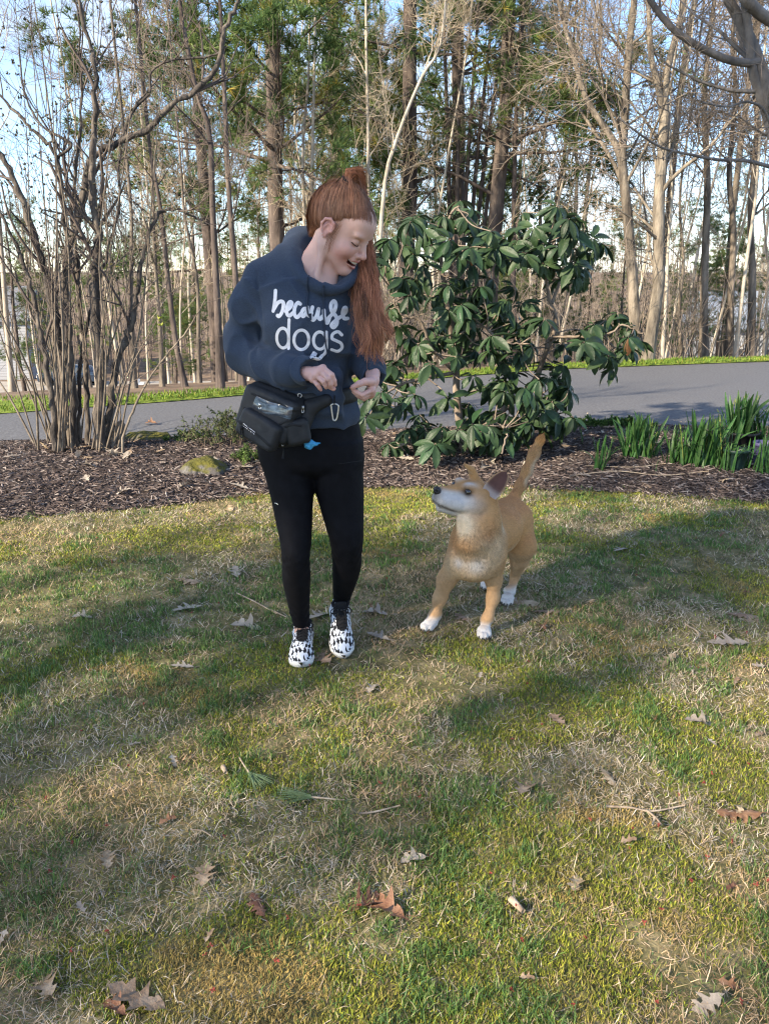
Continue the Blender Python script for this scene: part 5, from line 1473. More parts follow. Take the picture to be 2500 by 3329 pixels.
for pts in ([(1001, 893), (1002, 940), (1000, 985), (1003, 1015), (1012, 1032)], [(1054, 928), (1052, 990), (1056, 1060), (1060, 1110), (1066, 1150)]):
    path = []
    for a, b in np.array(spline(np.array(pts, float), 22)):
        c = at(a, b, 2.58); h_ = hb.ray_cast(Vector((c[0], 2.3, c[2])), Vector((0, 1, 0)))
        if h_[0] is not None: path.append(np.array(h_[0]) + np.array(h_[1]) * 0.004)
    mb = MB(); tube1(mb, path, 0.0026, 0.0026, 6, 30); s_ = mb.build('drawstring', M_cord, person)
    mb = MB(); tube1(mb, [path[-1] + [0, -0.001, 0.014], path[-1] - [0, 0.001, 0.006]], 0.0033, 0.0033, 8, 3); mb.build('cord_tip', M_cord, s_)

# --- shoes
def shoe(toe, heel_dir, pitch, roll=0.0, label=None):
    """toe: world point of the toe tip on the ground; heel_dir: horizontal unit vector toe->heel"""
    f = -np.array([heel_dir[0], heel_dir[1], 0.0]); x = np.cross(f, [0, 0, 1.0])
    c, s = math.cos(pitch), math.sin(pitch)
    fy = f * c + np.array([0, 0, -s]); uz = f * s + np.array([0, 0, c])
    M = np.stack([x, fy, uz])
    O = np.asarray(toe, float) - fy * 0.135
    W = lambda p: O + np.asarray(p, float) @ M
    S = 0.95
    v = Vol((-0.07, -0.15, -0.01), (0.07, 0.16, 0.14), 0.003)
    v.cone((0, -0.082, 0.045), (0, -0.072, 0.085), 0.036, 0.034, 0.02)
    v.cone((0, -0.075, 0.042), (0.002, 0.045, 0.034), 0.036, 0.040, 0.02)
    v.ell((0.003, 0.068, 0.026), (0.044, 0.064, 0.033), 0.02)
    v.cone((0, -0.045, 0.075), (0.001, 0.035, 0.045), 0.026, 0.026, 0.02)
    v.ell((0, -0.074, 0.125), (0.026, 0.034, 0.035), 0.006, op='sub')
    v.rbox((0, 0, -0.03), (0.1, 0.2, 0.046), 0.002, 0.002, op='sub')
    v.displace(lambda X, Y, Z: 0.0012 * np.sin(Y * 260) * (Z < 0.05) + 0 * X)
    V, Q = v.surface(1)
    mesh = MB().add(V, Q).mesh('shoe', M_shoe)
    o = bpy.data.objects.new('shoe', mesh); COL.objects.link(o)
    mw = Matrix(((*M[:, 0], O[0]), (*M[:, 1], O[1]), (*M[:, 2], O[2]), (0, 0, 0, 1)))
    mw = Matrix([[M[0, i], M[1, i], M[2, i], O[i]] for i in range(3)] + [[0, 0, 0, 1]])
    o.parent = person
    o.matrix_parent_inverse = Matrix.Translation(person.location).inverted()
    o.matrix_basis = mw
    if label: o['label'] = label
    def sub(name, mb, m):
        p = bpy.data.objects.new(name, mb.mesh(name, m)); COL.objects.link(p); p.parent = o; return p
    # sole: rounded slab with a lifted toe
    yy = np.linspace(-0.122, 0.137, 26)
    t = (yy + 0.122) / 0.259
    w = np.interp(t, [0, .04, .12, .3, .5, .7, .85, .95, 1], [.012, .026, .036, .034, .037, .047, .042, .026, .008])
    zb = np.interp(t, [0, .08, .6, .85, 1], [.006, 0, 0, .003, .016]); zt = np.interp(t, [0, .1, .5, .8, .95, 1], [.034, .032, .026, .025, .034, .036])
    mb = MB(); n = len(yy); vs = []
    for i in range(n):
        for sx, zz, kk in ((-1, zb[i], .93), (-1, (zb[i] + zt[i]) / 2, 1.04), (-1, zt[i], .98), (1, zt[i], .98), (1, (zb[i] + zt[i]) / 2, 1.04), (1, zb[i], .93)):
            vs.append((sx * w[i] * kk + 0.002, yy[i], zz))
    qs = [[i * 6 + j, i * 6 + (j + 1) % 6, (i + 1) * 6 + (j + 1) % 6, (i + 1) * 6 + j] for i in range(n - 1) for j in range(6)]
    qs += [[0, 3, 4, 5][::-1], [(n - 1) * 6, (n - 1) * 6 + 3, (n - 1) * 6 + 4, (n - 1) * 6 + 5]]
    ts = [[0, 1, 2], [0, 2, 3]]; b_ = (n - 1) * 6; ts += [[b_, b_ + 2, b_ + 1], [b_, b_ + 3, b_ + 2]]
    mb.add(vs, qs, ts); sub('sole', mb, M_sole)
    # tongue and black lacing panel
    bvh = BVHTree.FromPolygons(V.tolist(), Q.tolist())
    def drop(x_, y_, lift):
        h_ = bvh.ray_cast(Vector((x_, y_, 0.3)), Vector((0, 0, -1)))
        return np.array(h_[0]) + np.array(h_[1]) * lift if h_[0] is not None else np.array((x_, y_, 0.08))
    mb = MB(); ys = np.linspace(-0.045, 0.055, 16); vs = []
    for i, y_ in enumerate(ys):
        ww = np.interp(y_, [-0.045, 0.0, 0.04, 0.055], [0.021, 0.018, 0.016, 0.006]) * (1.0 + 0.22 * (i % 2))
        for k in np.linspace(-1, 1, 7): vs.append(drop(k * ww, y_, 0.003))
    mb.add(vs, [[i * 7 + j, i * 7 + j + 1, (i + 1) * 7 + j + 1, (i + 1) * 7 + j] for i in range(15) for j in range(6)]); sub('lacing_panel', mb, M_black)
    v2 = Vol((-0.04, -0.08, 0.06), (0.04, 0.0, 0.15), 0.003)
    v2.rbox((0, -0.035, 0.098), (0.022, 0.007, 0.030), 0.006, M=np.array([[1, 0, 0], [0, math.cos(0.5), math.sin(0.5)], [0, -math.sin(0.5), math.cos(0.5)]]))
    v2.cone((-0.03, -0.06, 0.105), (0.0, -0.105, 0.11), 0.006, 0.006, 0.004); v2.cone((0.03, -0.06, 0.105), (0.0, -0.105, 0.11), 0.006, 0.006, 0.004)
    v2.cone((-0.03, -0.06, 0.105), (-0.02, -0.035, 0.095), 0.006, 0.005, 0.004); v2.cone((0.03, -0.06, 0.105), (0.02, -0.035, 0.095), 0.006, 0.005, 0.004)
    V2, Q2 = v2.surface(1); tg = sub('tongue', MB().add(V2, Q2), M_black)
    # laces: crossings and a bow
    mb = MB()
    for i in range(5):
        y_ = -0.03 + 0.016 * i
        tube1(mb, [drop(-0.017, y_, 0.004), drop(0, y_ + 0.006, 0.008), drop(0.017, y_ + 0.012, 0.004)], 0.0022, 0.0022, 5, 7)
        tube1(mb, [drop(0.017, y_, 0.004), drop(0, y_ + 0.006, 0.006), drop(-0.017, y_ + 0.012, 0.004)], 0.0022, 0.0022, 5, 7)
    k0 = drop(0, -0.032, 0.012)
    for s in (-1, 1):
        tube1(mb, [k0, k0 + [s * 0.022, 0.002, 0.010], k0 + [s * 0.040, 0.008, -0.002], k0 + [s * 0.030, 0.014, -0.010], k0 + [s * 0.008, 0.004, -0.001], k0], 0.0021, 0.0021, 5, 24)
        tube1(mb, [k0, k0 + [s * 0.012, 0.020, 0.004], drop(s * 0.016, 0.012, 0.004), drop(s * 0.020, 0.032, 0.003)], 0.0020, 0.0020, 5, 14)
    sub('laces', mb, M_black)
    # brand tag on the tongue
    cu = bpy.data.curves.new('tag_text', 'FONT'); cu.body = 'NIKE'; cu.size = 0.013; cu.align_x = 'CENTER'; cu.align_y = 'CENTER'; cu.extrude = 0.0003
    to = bpy.data.objects.new('tag_text', cu); COL.objects.link(to)
    dg = bpy.context.evaluated_depsgraph_get(); me = bpy.data.meshes.new_from_object(to.evaluated_get(dg)); bpy.data.objects.remove(to)
    me.materials.append(M_print)
    p = bpy.data.objects.new('tag_lettering', me); COL.objects.link(p); p.parent = o
    p.matrix_basis = Matrix.Translation((0, -0.0235, 0.105)) @ Matrix.Rotation(math.radians(180), 4, 'Z') @ Matrix.Rotation(math.radians(118), 4, 'X') @ Matrix.Rotation(0, 4, 'Z')
    return o
toeA, toeB = gnd(980, 2179), gnd(1117, 2143)
dA = norm(np.array([ANK_A[0] - toeA[0] + 0.004, ANK_A[1] - toeA[1]])); dB = norm(np.array([ANK_B[0] - toeB[0] - 0.005, ANK_B[1] - toeB[1]]))
shoe(toeA + [0, 0, -0.004], dA, 0.02, label='forward shoe flat on the grass')
shoe(toeB + [0, 0, -0.008], dB, 0.42, label='rear shoe with its heel lifted off the grass')

# --- hair
HAIRC = np.array([0.165, 0.072, 0.038])
BUN = np.array([0.0, -0.052, 0.122])
EC, ER = np.array([0, -0.014, 0.036]), np.array([0.0775, 0.0975, 0.0895])
v = Vol((-0.12, -0.16, -0.13), (0.12, 0.13, 0.22), 0.003)
v.ell(EC, ER, 0.0)
v.cone((0, -0.025, 0.09), BUN, 0.045, 0.022, 0.03)
v.cone((0, -0.075, -0.02), (0, -0.060, -0.075), 0.045, 0.024, 0.03)
def face_cut(X, Y, Z):      # everything in front of and below the hairline is cut away
    hl = np.where(Y > 0.0, 0.024 + 0.46 * Y, 0.024 + 1.25 * Y)
    hl = hl + 0.012 * np.clip(np.abs(X) / 0.07, 0, 1) * (Y > 0.02)
    return (Z - hl) * 0.75 + 0 * X
v.put(lambda X, Y, Z: face_cut(X, Y, Z), (-0.2, -0.2, -0.2), (0.2, 0.2, 0.3), 0.012, op='sub')
v.displace(lambda X, Y, Z: 0.006 * (fbm(X * 1.5, Y * 0.6, Z * 0.6, 60, 2) - 0.5))
Vc, Qc = v.surface(1)
hm = MB()
hm.add(h2w(Vc), Qc, None, HAIRC * 0.8)
rg = rs(17)
def ribbons(mb, P, nrm, w, col, grad=None):
    """P (N,K,3) strands, nrm (N,K,3) facing, w half width (N,K)"""
    T = norm(np.gradient(P, axis=1)); B = norm(np.cross(T, nrm)) * w[..., None]
    N, K, _ = P.shape
    V_ = np.stack([P - B, P + B], 2).reshape(-1, 3)
    b = (np.arange(N) * K * 2)[:, None]; k = (np.arange(K - 1) * 2)[None]
    Q_ = np.stack([b + k, b + k + 1, b + k + 3, b + k + 2], -1).reshape(-1, 4)
    cc = np.repeat(col[:, None, :], K, 1)
    if grad is not None: cc = cc * grad[None, :, None]          # colour brightens towards the ends
    mb.add(V_, Q_, None, np.repeat(cc, 2, 1).reshape(-1, 3))
# strands swept from the hairline to the ponytail
Nc = vnormals(Vc, Qc)
sp, sn, _ = surface_samples(Vc, Qc, Nc, 8000, 18)
q0 = (sp - EC) / ER; rad0 = np.linalg.norm(q0, axis=1, keepdims=True)
qb = (BUN - EC) / ER; rb = np.linalg.norm(qb)
K = 7
tt = np.linspace(0, 1, K)[None, :, None] * rg.uniform(0.35, 1.0, (len(sp), 1, 1))
dirs = norm(q0)[:, None, :] * (1 - tt) + norm(qb)[None, None, :] * tt
jit = rg.normal(0, 0.018, (len(sp), 1, 3)) * np.sin(np.linspace(0, 3, K))[None, :, None]
P = norm(dirs + jit) * (rad0[:, None, :] * (1 - tt) + rb * tt) * (1.012 + 0.03 * rg.random((len(sp), 1, 1))) * ER + EC
nr = norm((P - EC) / ER ** 2)
colr = HAIRC * rg.uniform(0.65, 1.75, (len(sp), 1)) * np.array([[1, 1, 1]]) + rg.random((len(sp), 1)) ** 4 * np.array([[0.10, 0.06, 0.03]])
Pw = P @ HM + HC; nw = nr @ HM
ribbons(hm, Pw, nw, np.full((len(sp), K), 0.00045) * np.linspace(1, 0.5, K), colr)
# fine hairs rooted in the skin along the hairline
nb_ = 2600
th = rg.uniform(-1.0, 1.0, nb_) * 2.7; hy = rg.uniform(-0.07, 0.088, nb_); hx = np.sign(th) * np.sqrt(np.clip(1 - ((hy + 0.012) / 0.093) ** 2, 0, 1)) * 0.073
hz = np.where(hy > 0, 0.024 + 0.46 * hy, 0.024 + 1.25 * hy) + 0.012 * np.clip(np.abs(hx) / 0.07, 0, 1) * (hy > 0.02) + np.minimum(rg.normal(0.005, 0.004, nb_), 0.014)
sp2 = np.stack([hx, hy, hz], 1); q2 = norm((sp2 - np.array([0, -0.012, 0.036])) / np.array([0.073, 0.093, 0.084]))
st2 = q2 * np.array([0.0735, 0.0935, 0.0845]) + np.array([0, -0.012, 0.036])
qq = (st2 - EC) / ER; r2 = np.linalg.norm(qq, axis=1, keepdims=True)
t2 = np.linspace(0, 1, K)[None, :, None] * rg.uniform(0.2, 0.5, (nb_, 1, 1))
d2_ = norm(qq)[:, None, :] * (1 - t2) + norm(qb)[None, None, :] * t2
P2 = norm(d2_) * (r2[:, None, :] + (1.03 - r2[:, None, :]) * np.clip(t2 * 6, 0, 1)) * ER + EC
n2_ = norm((P2 - EC) / ER ** 2)
hbv = BVHTree.FromPolygons(Vh.tolist(), Qh.tolist())
for a_ in range(nb_):
    for b_ in range(K):
        lo_, no_, ix_, di_ = hbv.find_nearest(Vector(P2[a_, b_]))
        no_ = np.array(no_); lo_ = np.array(lo_); h_ = (P2[a_, b_] - lo_) @ no_
        if h_ < 0.0008 + 0.0006 * b_: P2[a_, b_] = lo_ + no_ * (0.0008 + 0.0006 * b_)
ribbons(hm, P2 @ HM + HC, n2_ @ HM, np.full((nb_, K), 0.0005) * np.linspace(0.4, 1, K), HAIRC * rg.uniform(0.7, 1.7, (nb_, 1)))
# wisps standing off the head
m = rg.choice(len(sp), 420)
Pf = Pw[m] + (np.linspace(0, 1, K)[None, :, None] ** 1.5) * (nw[m] * rg.uniform(0.004, 0.022, (420, 1, 1)) + rg.normal(0, 0.007, (420, 1, 3)))
ribbons(hm, Pf, nw[m], np.full((420, K), 0.0004), colr[m] * 1.5)
# loose lock in front of the ear
lk = np.array([[0.066, 0.022, 0.040], [0.070, 0.020, 0.005], [0.069, 0.018, -0.030], [0.063, 0.022, -0.060]])
base = spline(lk, K)
Pl = base[None] + rg.normal(0, 0.0045, (90, 1, 3)) + np.cumsum(rg.normal(0, 0.002, (90, K, 3)), 1)
ribbons(hm, (Pl @ HM + HC)[:34], np.broadcast_to(HR, (34, K, 3)), np.full((34, K), 0.0003), HAIRC * rg.uniform(1.0, 2.2, (34, 1)))
# ponytail
W0 = h2w(BUN + [0, 0, 0.010])
def pony(n, seed, spread, wid, bright):
    rg = rs(seed)
    K = 15
    ctr = np.array([W0, h2w(BUN + [-0.006, 0.000, 0.040]), at(1158, 588, 2.66), at(1168, 680, 2.715), at(1182, 780, 2.725), at(1190, 880, 2.675), at(1192, 960, 2.60), at(1206, 1040, 2.565), at(1222, 1110, 2.56), at(1226, 1200, 2.565)])
    c = spline(ctr, K)
    wv = np.interp(np.linspace(0, 1, K), np.linspace(0, 1, 10), [0.014, 0.026, 0.028, 0.024, 0.024, 0.030, 0.038, 0.050, 0.058, 0.048]) * spread
    a = rg.uniform(0, 2 * np.pi, n); r = np.sqrt(rg.random(n))
    # locks: strands share the offset of their lock
    lock = rg.integers(0, 46, n); la = rs(seed + 1).uniform(0, 2 * np.pi, 46); lr = np.sqrt(rs(seed + 2).random(46))
    ox = (np.cos(la[lock]) * lr[lock] * 0.86 + 0.20 * np.cos(a) * r); oy = (np.sin(la[lock]) * lr[lock] * 0.86 + 0.20 * np.sin(a) * r)
    T = norm(np.gradient(c, axis=0)); A = norm(np.cross(T, np.array([0.0, 1.0, 0.05]))); B = np.cross(T, A)
    P = c[None] + ox[:, None, None] * wv[None, :, None] * A[None] + oy[:, None, None] * wv[None, :, None] * 0.75 * B[None]
    # waves, stronger towards the ends
    s = np.linspace(0, 1, K)[None, :]
    ph = rs(seed + 3).uniform(0, 6.28, 46)[lock][:, None] + rg.normal(0, 0.35, (n, 1)); fr = rs(seed + 4).uniform(18, 40, 46)[lock][:, None]
    am = (0.002 + 0.020 * s ** 1.3) * rs(seed + 5).uniform(0.4, 1.5, 46)[lock][:, None]
    P = P + (np.sin(fr * s + ph) * am)[..., None] * A[None] + (np.cos(fr * s * 0.9 + ph) * am * 0.7)[..., None] * B[None]
    P += np.cumsum(rg.normal(0, 0.0013, (n, K, 3)) * s[..., None], 1)
    # ends at different lengths
    end = rs(seed + 8).uniform(0.72, 1.0, 46)[lock] * rg.uniform(0.86, 1.0, n) * (1 - 0.05 * rg.random(n))
    x = np.linspace(0, 1, K)[None] * end[:, None] * (K - 1); i = np.minimum(x.astype(int), K - 2); f = (x - i)[..., None]
    I = np.arange(n)[:, None]
    P = P[I, i] * (1 - f) + P[I, i + 1] * f
    lc = rs(seed + 6).uniform(0.45, 1.9, (46, 1))[lock]
    col = HAIRC * np.array([0.80, 0.70, 0.68]) * lc * rg.uniform(0.75, 1.3, (n, 1)) * bright
    col = col + (rg.random((n, 1)) ** 5) * np.array([[0.16, 0.09, 0.04]])
    nrm = np.broadcast_to(np.array([0.1, -1.0, 0.1]), P.shape) + rg.normal(0, 0.5, (n, 1, 3))
    ribbons(hm, P, norm(nrm), np.full((n, K), wid) * np.linspace(1, 0.5, K), col, 1 + 0.45 * np.linspace(0, 1, K) ** 2)
pony(5400, 41, 1.0, 0.0009, 1.0)
pony(700, 51, 1.3, 0.0004, 1.6)
# hair tie
hair_o = hm.build('hair', M_hair, person, True, True)
mb = MB(); th = np.linspace(0, 2 * np.pi, 20)
c0 = BUN + np.array([-0.002, 0.004, 0.006]); tube1(mb, [h2w(c0 + np.array([0.021 * math.cos(t), 0.024 * math.sin(t), -0.004 * math.sin(t)])) for t in th], 0.006, 0.006, 8, 40, cap=False)
mb.build('hair_tie', M_black, hair_o)

# --- waist bag (hangs from her waist)
bag = thing('waist_bag', 'black nylon treat pouch worn on the woman\'s right hip', 'bag', at(900, 1440, 2.55))
def Rm(yw, rl, pt=0.0):
    a = np.array(Matrix.Rotation(yw, 3, 'Z') @ Matrix.Rotation(rl, 3, 'Y') @ Matrix.Rotation(pt, 3, 'X'))
    return a.T
BM = Rm(math.radians(-24), math.radians(17), math.radians(-8))
v = Vol(at(770, 1480, 2.5) - [0.05, 0.2, 0.05], at(1030, 1230, 2.6) + [0.05, 0.15, 0.05], 0.003)
v.rbox(at(884, 1345, 2.555), (0.098, 0.050, 0.072), 0.018, 0.008, BM)
v.rbox(at(905, 1292, 2.575), (0.088, 0.040, 0.030), 0.018, 0.015, BM)
v.rbox(at(940, 1395, 2.545), (0.050, 0.040, 0.055), 0.02, 0.01, Rm(math.radians(-5), math.radians(-8)))
v.displace(lambda X, Y, Z: 0.006 * (fbm(X, Y, Z, 16, 3) - 0.5))
V, Q = v.surface(1); MB().add(V, Q).build('main_pouch', M_nylon, bag)
bagb = BVHTree.FromPolygons(V.tolist(), Q.tolist())
v = Vol(at(770, 1480, 2.5) - [0.05, 0.2, 0.05], at(1030, 1230, 2.6) + [0.05, 0.15, 0.05], 0.003)
v.rbox(at(846, 1396, 2.505), (0.074, 0.026, 0.046), 0.014, 0.008, Rm(math.radians(-26), math.radians(24), math.radians(-6)))
v.displace(lambda X, Y, Z: 0.005 * (fbm(X, Y, Z, 22, 2) - 0.5))
V, Q = v.surface(1); fp = MB().add(V, Q).build('front_pocket', M_nylon, bag); fpb = BVHTree.FromPolygons(V.tolist(), Q.tolist())
v = Vol(at(900, 1480, 2.5) - [0.05, 0.2, 0.05], at(1030, 1320, 2.6) + [0.05, 0.15, 0.05], 0.003)
v.rbox(at(967, 1402, 2.505), (0.040, 0.026, 0.042), 0.018, 0.01, Rm(math.radians(8), math.radians(-10)))
v.displace(lambda X, Y, Z: 0.005 * (fbm(X, Y, Z, 22, 2) - 0.5))
V, Q = v.surface(1); sp_ = MB().add(V, Q).build('side_pocket', M_nylon, bag); spb = BVHTree.FromPolygons(V.tolist(), Q.tolist())
# piping along the pocket tops, zip pulls
mb = MB()
for b_, pts in ((fpb, [(790, 1345), (820, 1362), (860, 1385), (900, 1412)]), (fpb, [(788, 1356), (820, 1374), (860, 1398), (896, 1424)]), (bagb, [(800, 1318), (850, 1345), (895, 1368), (940, 1352), (978, 1338)]), (spb, [(932, 1372), (960, 1362), (990, 1366)]), (bagb, [(825, 1272), (870, 1285), (930, 1302), (980, 1322)])):
    ribbon_on(b_, mb, pts, 0.007, 0.004, 24, 2.2, 3)
mb.build('zip_piping', M_trim, bag)
mb = MB(); ribbon_on(bagb, mb, [(838, 1292), (880, 1312), (925, 1318), (960, 1326)], 0.040, 0.004, 24, 2.2, 7); mb.build('clear_window', M_vinyl, bag)
for px, py, b_, ln in ((919, 1420, spb, 0.028), (983, 1326, bagb, 0.016), (843, 1318, bagb, 0.012), (786, 1390, fpb, 0.03)):
    c = at(px, py, 2.5); h_ = b_.ray_cast(Vector((c[0], 2.2, c[2])), Vector((0, 1, 0)))
    c = np.array(h_[0]) - [0, 0.004, 0] if h_[0] is not None else c
    mb = MB(); box(mb, c, (0.0045, 0.0025, 0.005)); tube1(mb, [c + [0.003, -0.002, -0.004], c + [0.0035, -0.003, -ln]], 0.0015, 0.0015, 5, 3); tube1(mb, [c + [-0.003, -0.002, -0.004], c + [-0.0035, -0.003, -ln]], 0.0015, 0.0015, 5, 3); tube1(mb, [c + [0.0036, -0.003, -ln], c + [-0.0036, -0.003, -ln]], 0.002, 0.002, 5, 3)
    z_ = mb.build('zip_pull', M_metal if ln != 0.03 else M_trim, bag)
    if ln == 0.028:
        mb = MB(); tube1(mb, [c + [0, -0.003, -ln], c + [0.001, -0.002, -ln - 0.02], c + [-0.002, -0.002, -ln - 0.042]], 0.0016, 0.004, 6, 8); mb.build('pull_cord', M_trim, z_)
# belt round the waist
mb = MB(); n = 60; vs = []
wz = [at(1060, 1302, 2.58)[2], at(880, 1290, 2.6)[2]]
cx = (at(850, 1300, 2.69)[0] + at(1158, 1300, 2.69)[0]) / 2; ax_ = (at(1158, 1300, 2.69)[0] - at(850, 1300, 2.69)[0]) / 2 + 0.006
for i in range(n):
    t = 2 * math.pi * i / n
    x_, y_ = cx + ax_ * math.cos(t), 2.69 + 0.132 * math.sin(t)
    zc = wz[0] + 0.012 * math.cos(t)
    hw = 0.026 if math.sin(t) < 0 else 0.018
    for k in (-1, -0.33, 0.33, 1): vs.append((x_, y_, zc + hw * k))
mb.add(vs, [[i * 4 + j, ((i + 1) % n) * 4 + j, ((i + 1) % n) * 4 + j + 1, i * 4 + j + 1] for i in range(n) for j in range(3)])
bo = mb.build('belt', M_nylon, bag); sm = bo.modifiers.new('thick', 'SOLIDIFY'); sm.thickness = 0.006
mb = MB(); v = Vol(at(960, 1420, 2.5) - [0.03, 0.12, 0.02], at(1060, 1280, 2.6) + [0.03, 0.12, 0.02], 0.003)
v.cone(at(985, 1380, 2.535), at(1010, 1322, 2.545), 0.026, 0.024, 0.01); v.cone(at(1010, 1322, 2.545), at(1060, 1300, 2.555), 0.026, 0.020, 0.01)
V, Q = v.surface(1); MB().add(V, Q).build('belt_wing', M_nylon, bag)
# clip, blue bag end, ring
c = at(1087, 1312, 2.535)
mb = MB(); loop = [(0, 0), (.011, -.004), (.013, -.014), (.009, -.040), (.005, -.051), (0, -.054), (-.005, -.051), (-.007, -.040), (-.010, -.014), (-.010, -.004), (0, 0)]
tube1(mb, [c + [x_, 0, z_] for x_, z_ in loop], 0.0026, 0.0026, 8, 60, cap=False); mb.build('carabiner', M_metal, bag)
mb = MB(); tube1(mb, [c + [0, 0.01, 0.024], c + [0.001, -0.003, 0.012], c + [0, 0, -0.002]], 0.0028, 0.0028, 6, 8); mb.build('clip_loop', M_trim, bag)
mb = MB(); c = at(975, 1285, 2.54); tube1(mb, [c + [0.006 * math.cos(t), -0.002, 0.006 * math.sin(t)] for t in np.linspace(0, 6.28, 10)], 0.0013, 0.0013, 6, 24, cap=False); mb.build('ring', M_metal, bag)
v = Vol(at(980, 1480, 2.5) - [0.02, 0.05, 0.02], at(1050, 1400, 2.5) + [0.02, 0.08, 0.02], 0.002)
v.cone(at(992, 1428, 2.525), at(1005, 1443, 2.52), 0.004, 0.016, 0.006); v.cone(at(1006, 1443, 2.52), at(1038, 1441, 2.525), 0.015, 0.004, 0.006)
v.displace(lambda X, Y, Z: 0.0016 * np.sin(X * 200 + Z * 160 + 5 * vnoise(X, Y, Z, 50)) + 0.003 * (vnoise(X, Y, Z, 80) - 0.5))
V, Q = v.surface(0); MB().add(V, Q).build('waste_bag_end', M_bluebag, bag, False)
# lettering on the front pocket
cu = bpy.data.curves.new('pouch_text', 'FONT'); cu.body = 'OSU PETS'; cu.size = 0.0135; cu.align_x = 'CENTER'; cu.align_y = 'CENTER'; cu.offset = 0.0004
to = bpy.data.objects.new('pouch_text', cu); COL.objects.link(to)
me = bpy.data.meshes.new_from_object(to.evaluated_get(bpy.context.evaluated_depsgraph_get())); bpy.data.objects.remove(to)
cen = at(812, 1392, 2.5); sl = math.radians(-33)
for vv in me.vertices:
    x_, y_ = vv.co.x * 1.0, vv.co.y
    q = (cen[0] + x_ * math.cos(sl) * 0.8 - y_ * math.sin(sl) * 0.5, cen[2] + x_ * math.sin(sl) * 0.8 + y_ * math.cos(sl))
    h_ = fpb.ray_cast(Vector((q[0], 2.2, q[1])), Vector((0, 1, 0)))
    p_ = np.array(h_[0]) + np.array(h_[1]) * 0.003 if h_[0] is not None else np.array((q[0], 2.5, q[1]))
    vv.co = p_.tolist()
me.materials.append(M_print)
put('lettering', me, bag)
tr = MB(); v = Vol(at(1142, 1262, 2.5) - 0.012, at(1142, 1262, 2.5) + 0.012, 0.0015); v.ell(at(1142, 1261, 2.502), (0.006, 0.005, 0.004), 0.0); V, Q = v.surface(1)
tag(tr.add(V, Q).build('dog_treat', M_treat), 'small brown dog treat pinched between finger and thumb', 'treat')
# ------------------------------------------------------------------ the dog
M_fur = mat('dog_coat', [(0.9, 0.9, 0.9), (1.0, 1.0, 1.0), (1.08, 1.06, 1.03)], 50, 0.85, 0.3, 300, spec=0.15, attr=True)
M_furs = mat('dog_hair', [(0.9, 0.9, 0.9), (1.05, 1.05, 1.05)], 50, 0.7, spec=0.25, attr=True)
M_nose = mat('dog_nose', [(0.008, 0.007, 0.008), (0.016, 0.014, 0.015)], 120, 0.35, 0.3, 300, spec=0.5)
M_eye = mat('dog_eye', [(0.010, 0.006, 0.004), (0.018, 0.010, 0.007)], 30, 0.06, spec=0.8, coat=0.6)
M_claw = mat('claws', [(0.02, 0.017, 0.015), (0.05, 0.04, 0.035)], 50, 0.4)

dog = thing('dog', 'tan dog with a greying muzzle and raised tail gazing up at the woman', 'dog', (*gnd(1570, 2000)[:2], 0))
dyaw, dpit, DS = math.radians(60), math.radians(17), 1.20
DF = np.array([-math.sin(dyaw) * math.cos(dpit), -math.cos(dyaw) * math.cos(dpit), math.sin(dpit)])
DU = np.array([math.sin(dyaw) * math.sin(dpit), math.cos(dyaw) * math.sin(dpit), math.cos(dpit)])
rl = math.radians(-6)                                # slight tilt of the head
DR = np.cross(DF, DU)
DU, DR = DU * math.cos(rl) + DR * math.sin(rl), DR * math.cos(rl) - DU * math.sin(rl)
DM = np.stack([DR, DF, DU])
DC = at(1521.6, 1600, 2.83) - (np.array([-0.0365, 0.050, 0.014]) * DS) @ DM
def d2w(p): return DC + (np.asarray(p, float) * DS) @ DM
def dell(v, c, r, k, op='add'): v.ell(d2w(c), np.asarray(r) * DS, k, DM, op)
def dcone(v, a, b, ra, rb, k, op='add'): v.cone(d2w(a), d2w(b), ra * DS, rb * DS, k, op)

lo = np.array([at(1350, 2050, 2.9)[0] - 0.03, 2.66, -0.02]); hi = np.array([at(1775, 1420, 3.4)[0] + 0.06, 3.55, at(1760, 1400, 3.4)[2] + 0.03])
v = Vol(lo, hi, 0.0048)
# trunk
v.ell(at(1550, 1778, 2.955), (0.099, 0.112, 0.118), 0.02)
v.cone(at(1553, 1772, 2.96), at(1612, 1722, 3.12), 0.102, 0.093, 0.04)
v.cone(at(1612, 1722, 3.12), at(1655, 1680, 3.29), 0.093, 0.086, 0.04)
v.ell(at(1540, 1835, 2.92), (0.088, 0.080, 0.065), 0.04)
# neck
v.chain([at(1560, 1755, 2.945), at(1560, 1690, 2.915), d2w((0, -0.045, -0.015))], [0.090, 0.074, 0.060], 0.035)
v.cone(at(1520, 1690, 2.86), at(1530, 1760, 2.86), 0.040, 0.055, 0.04)
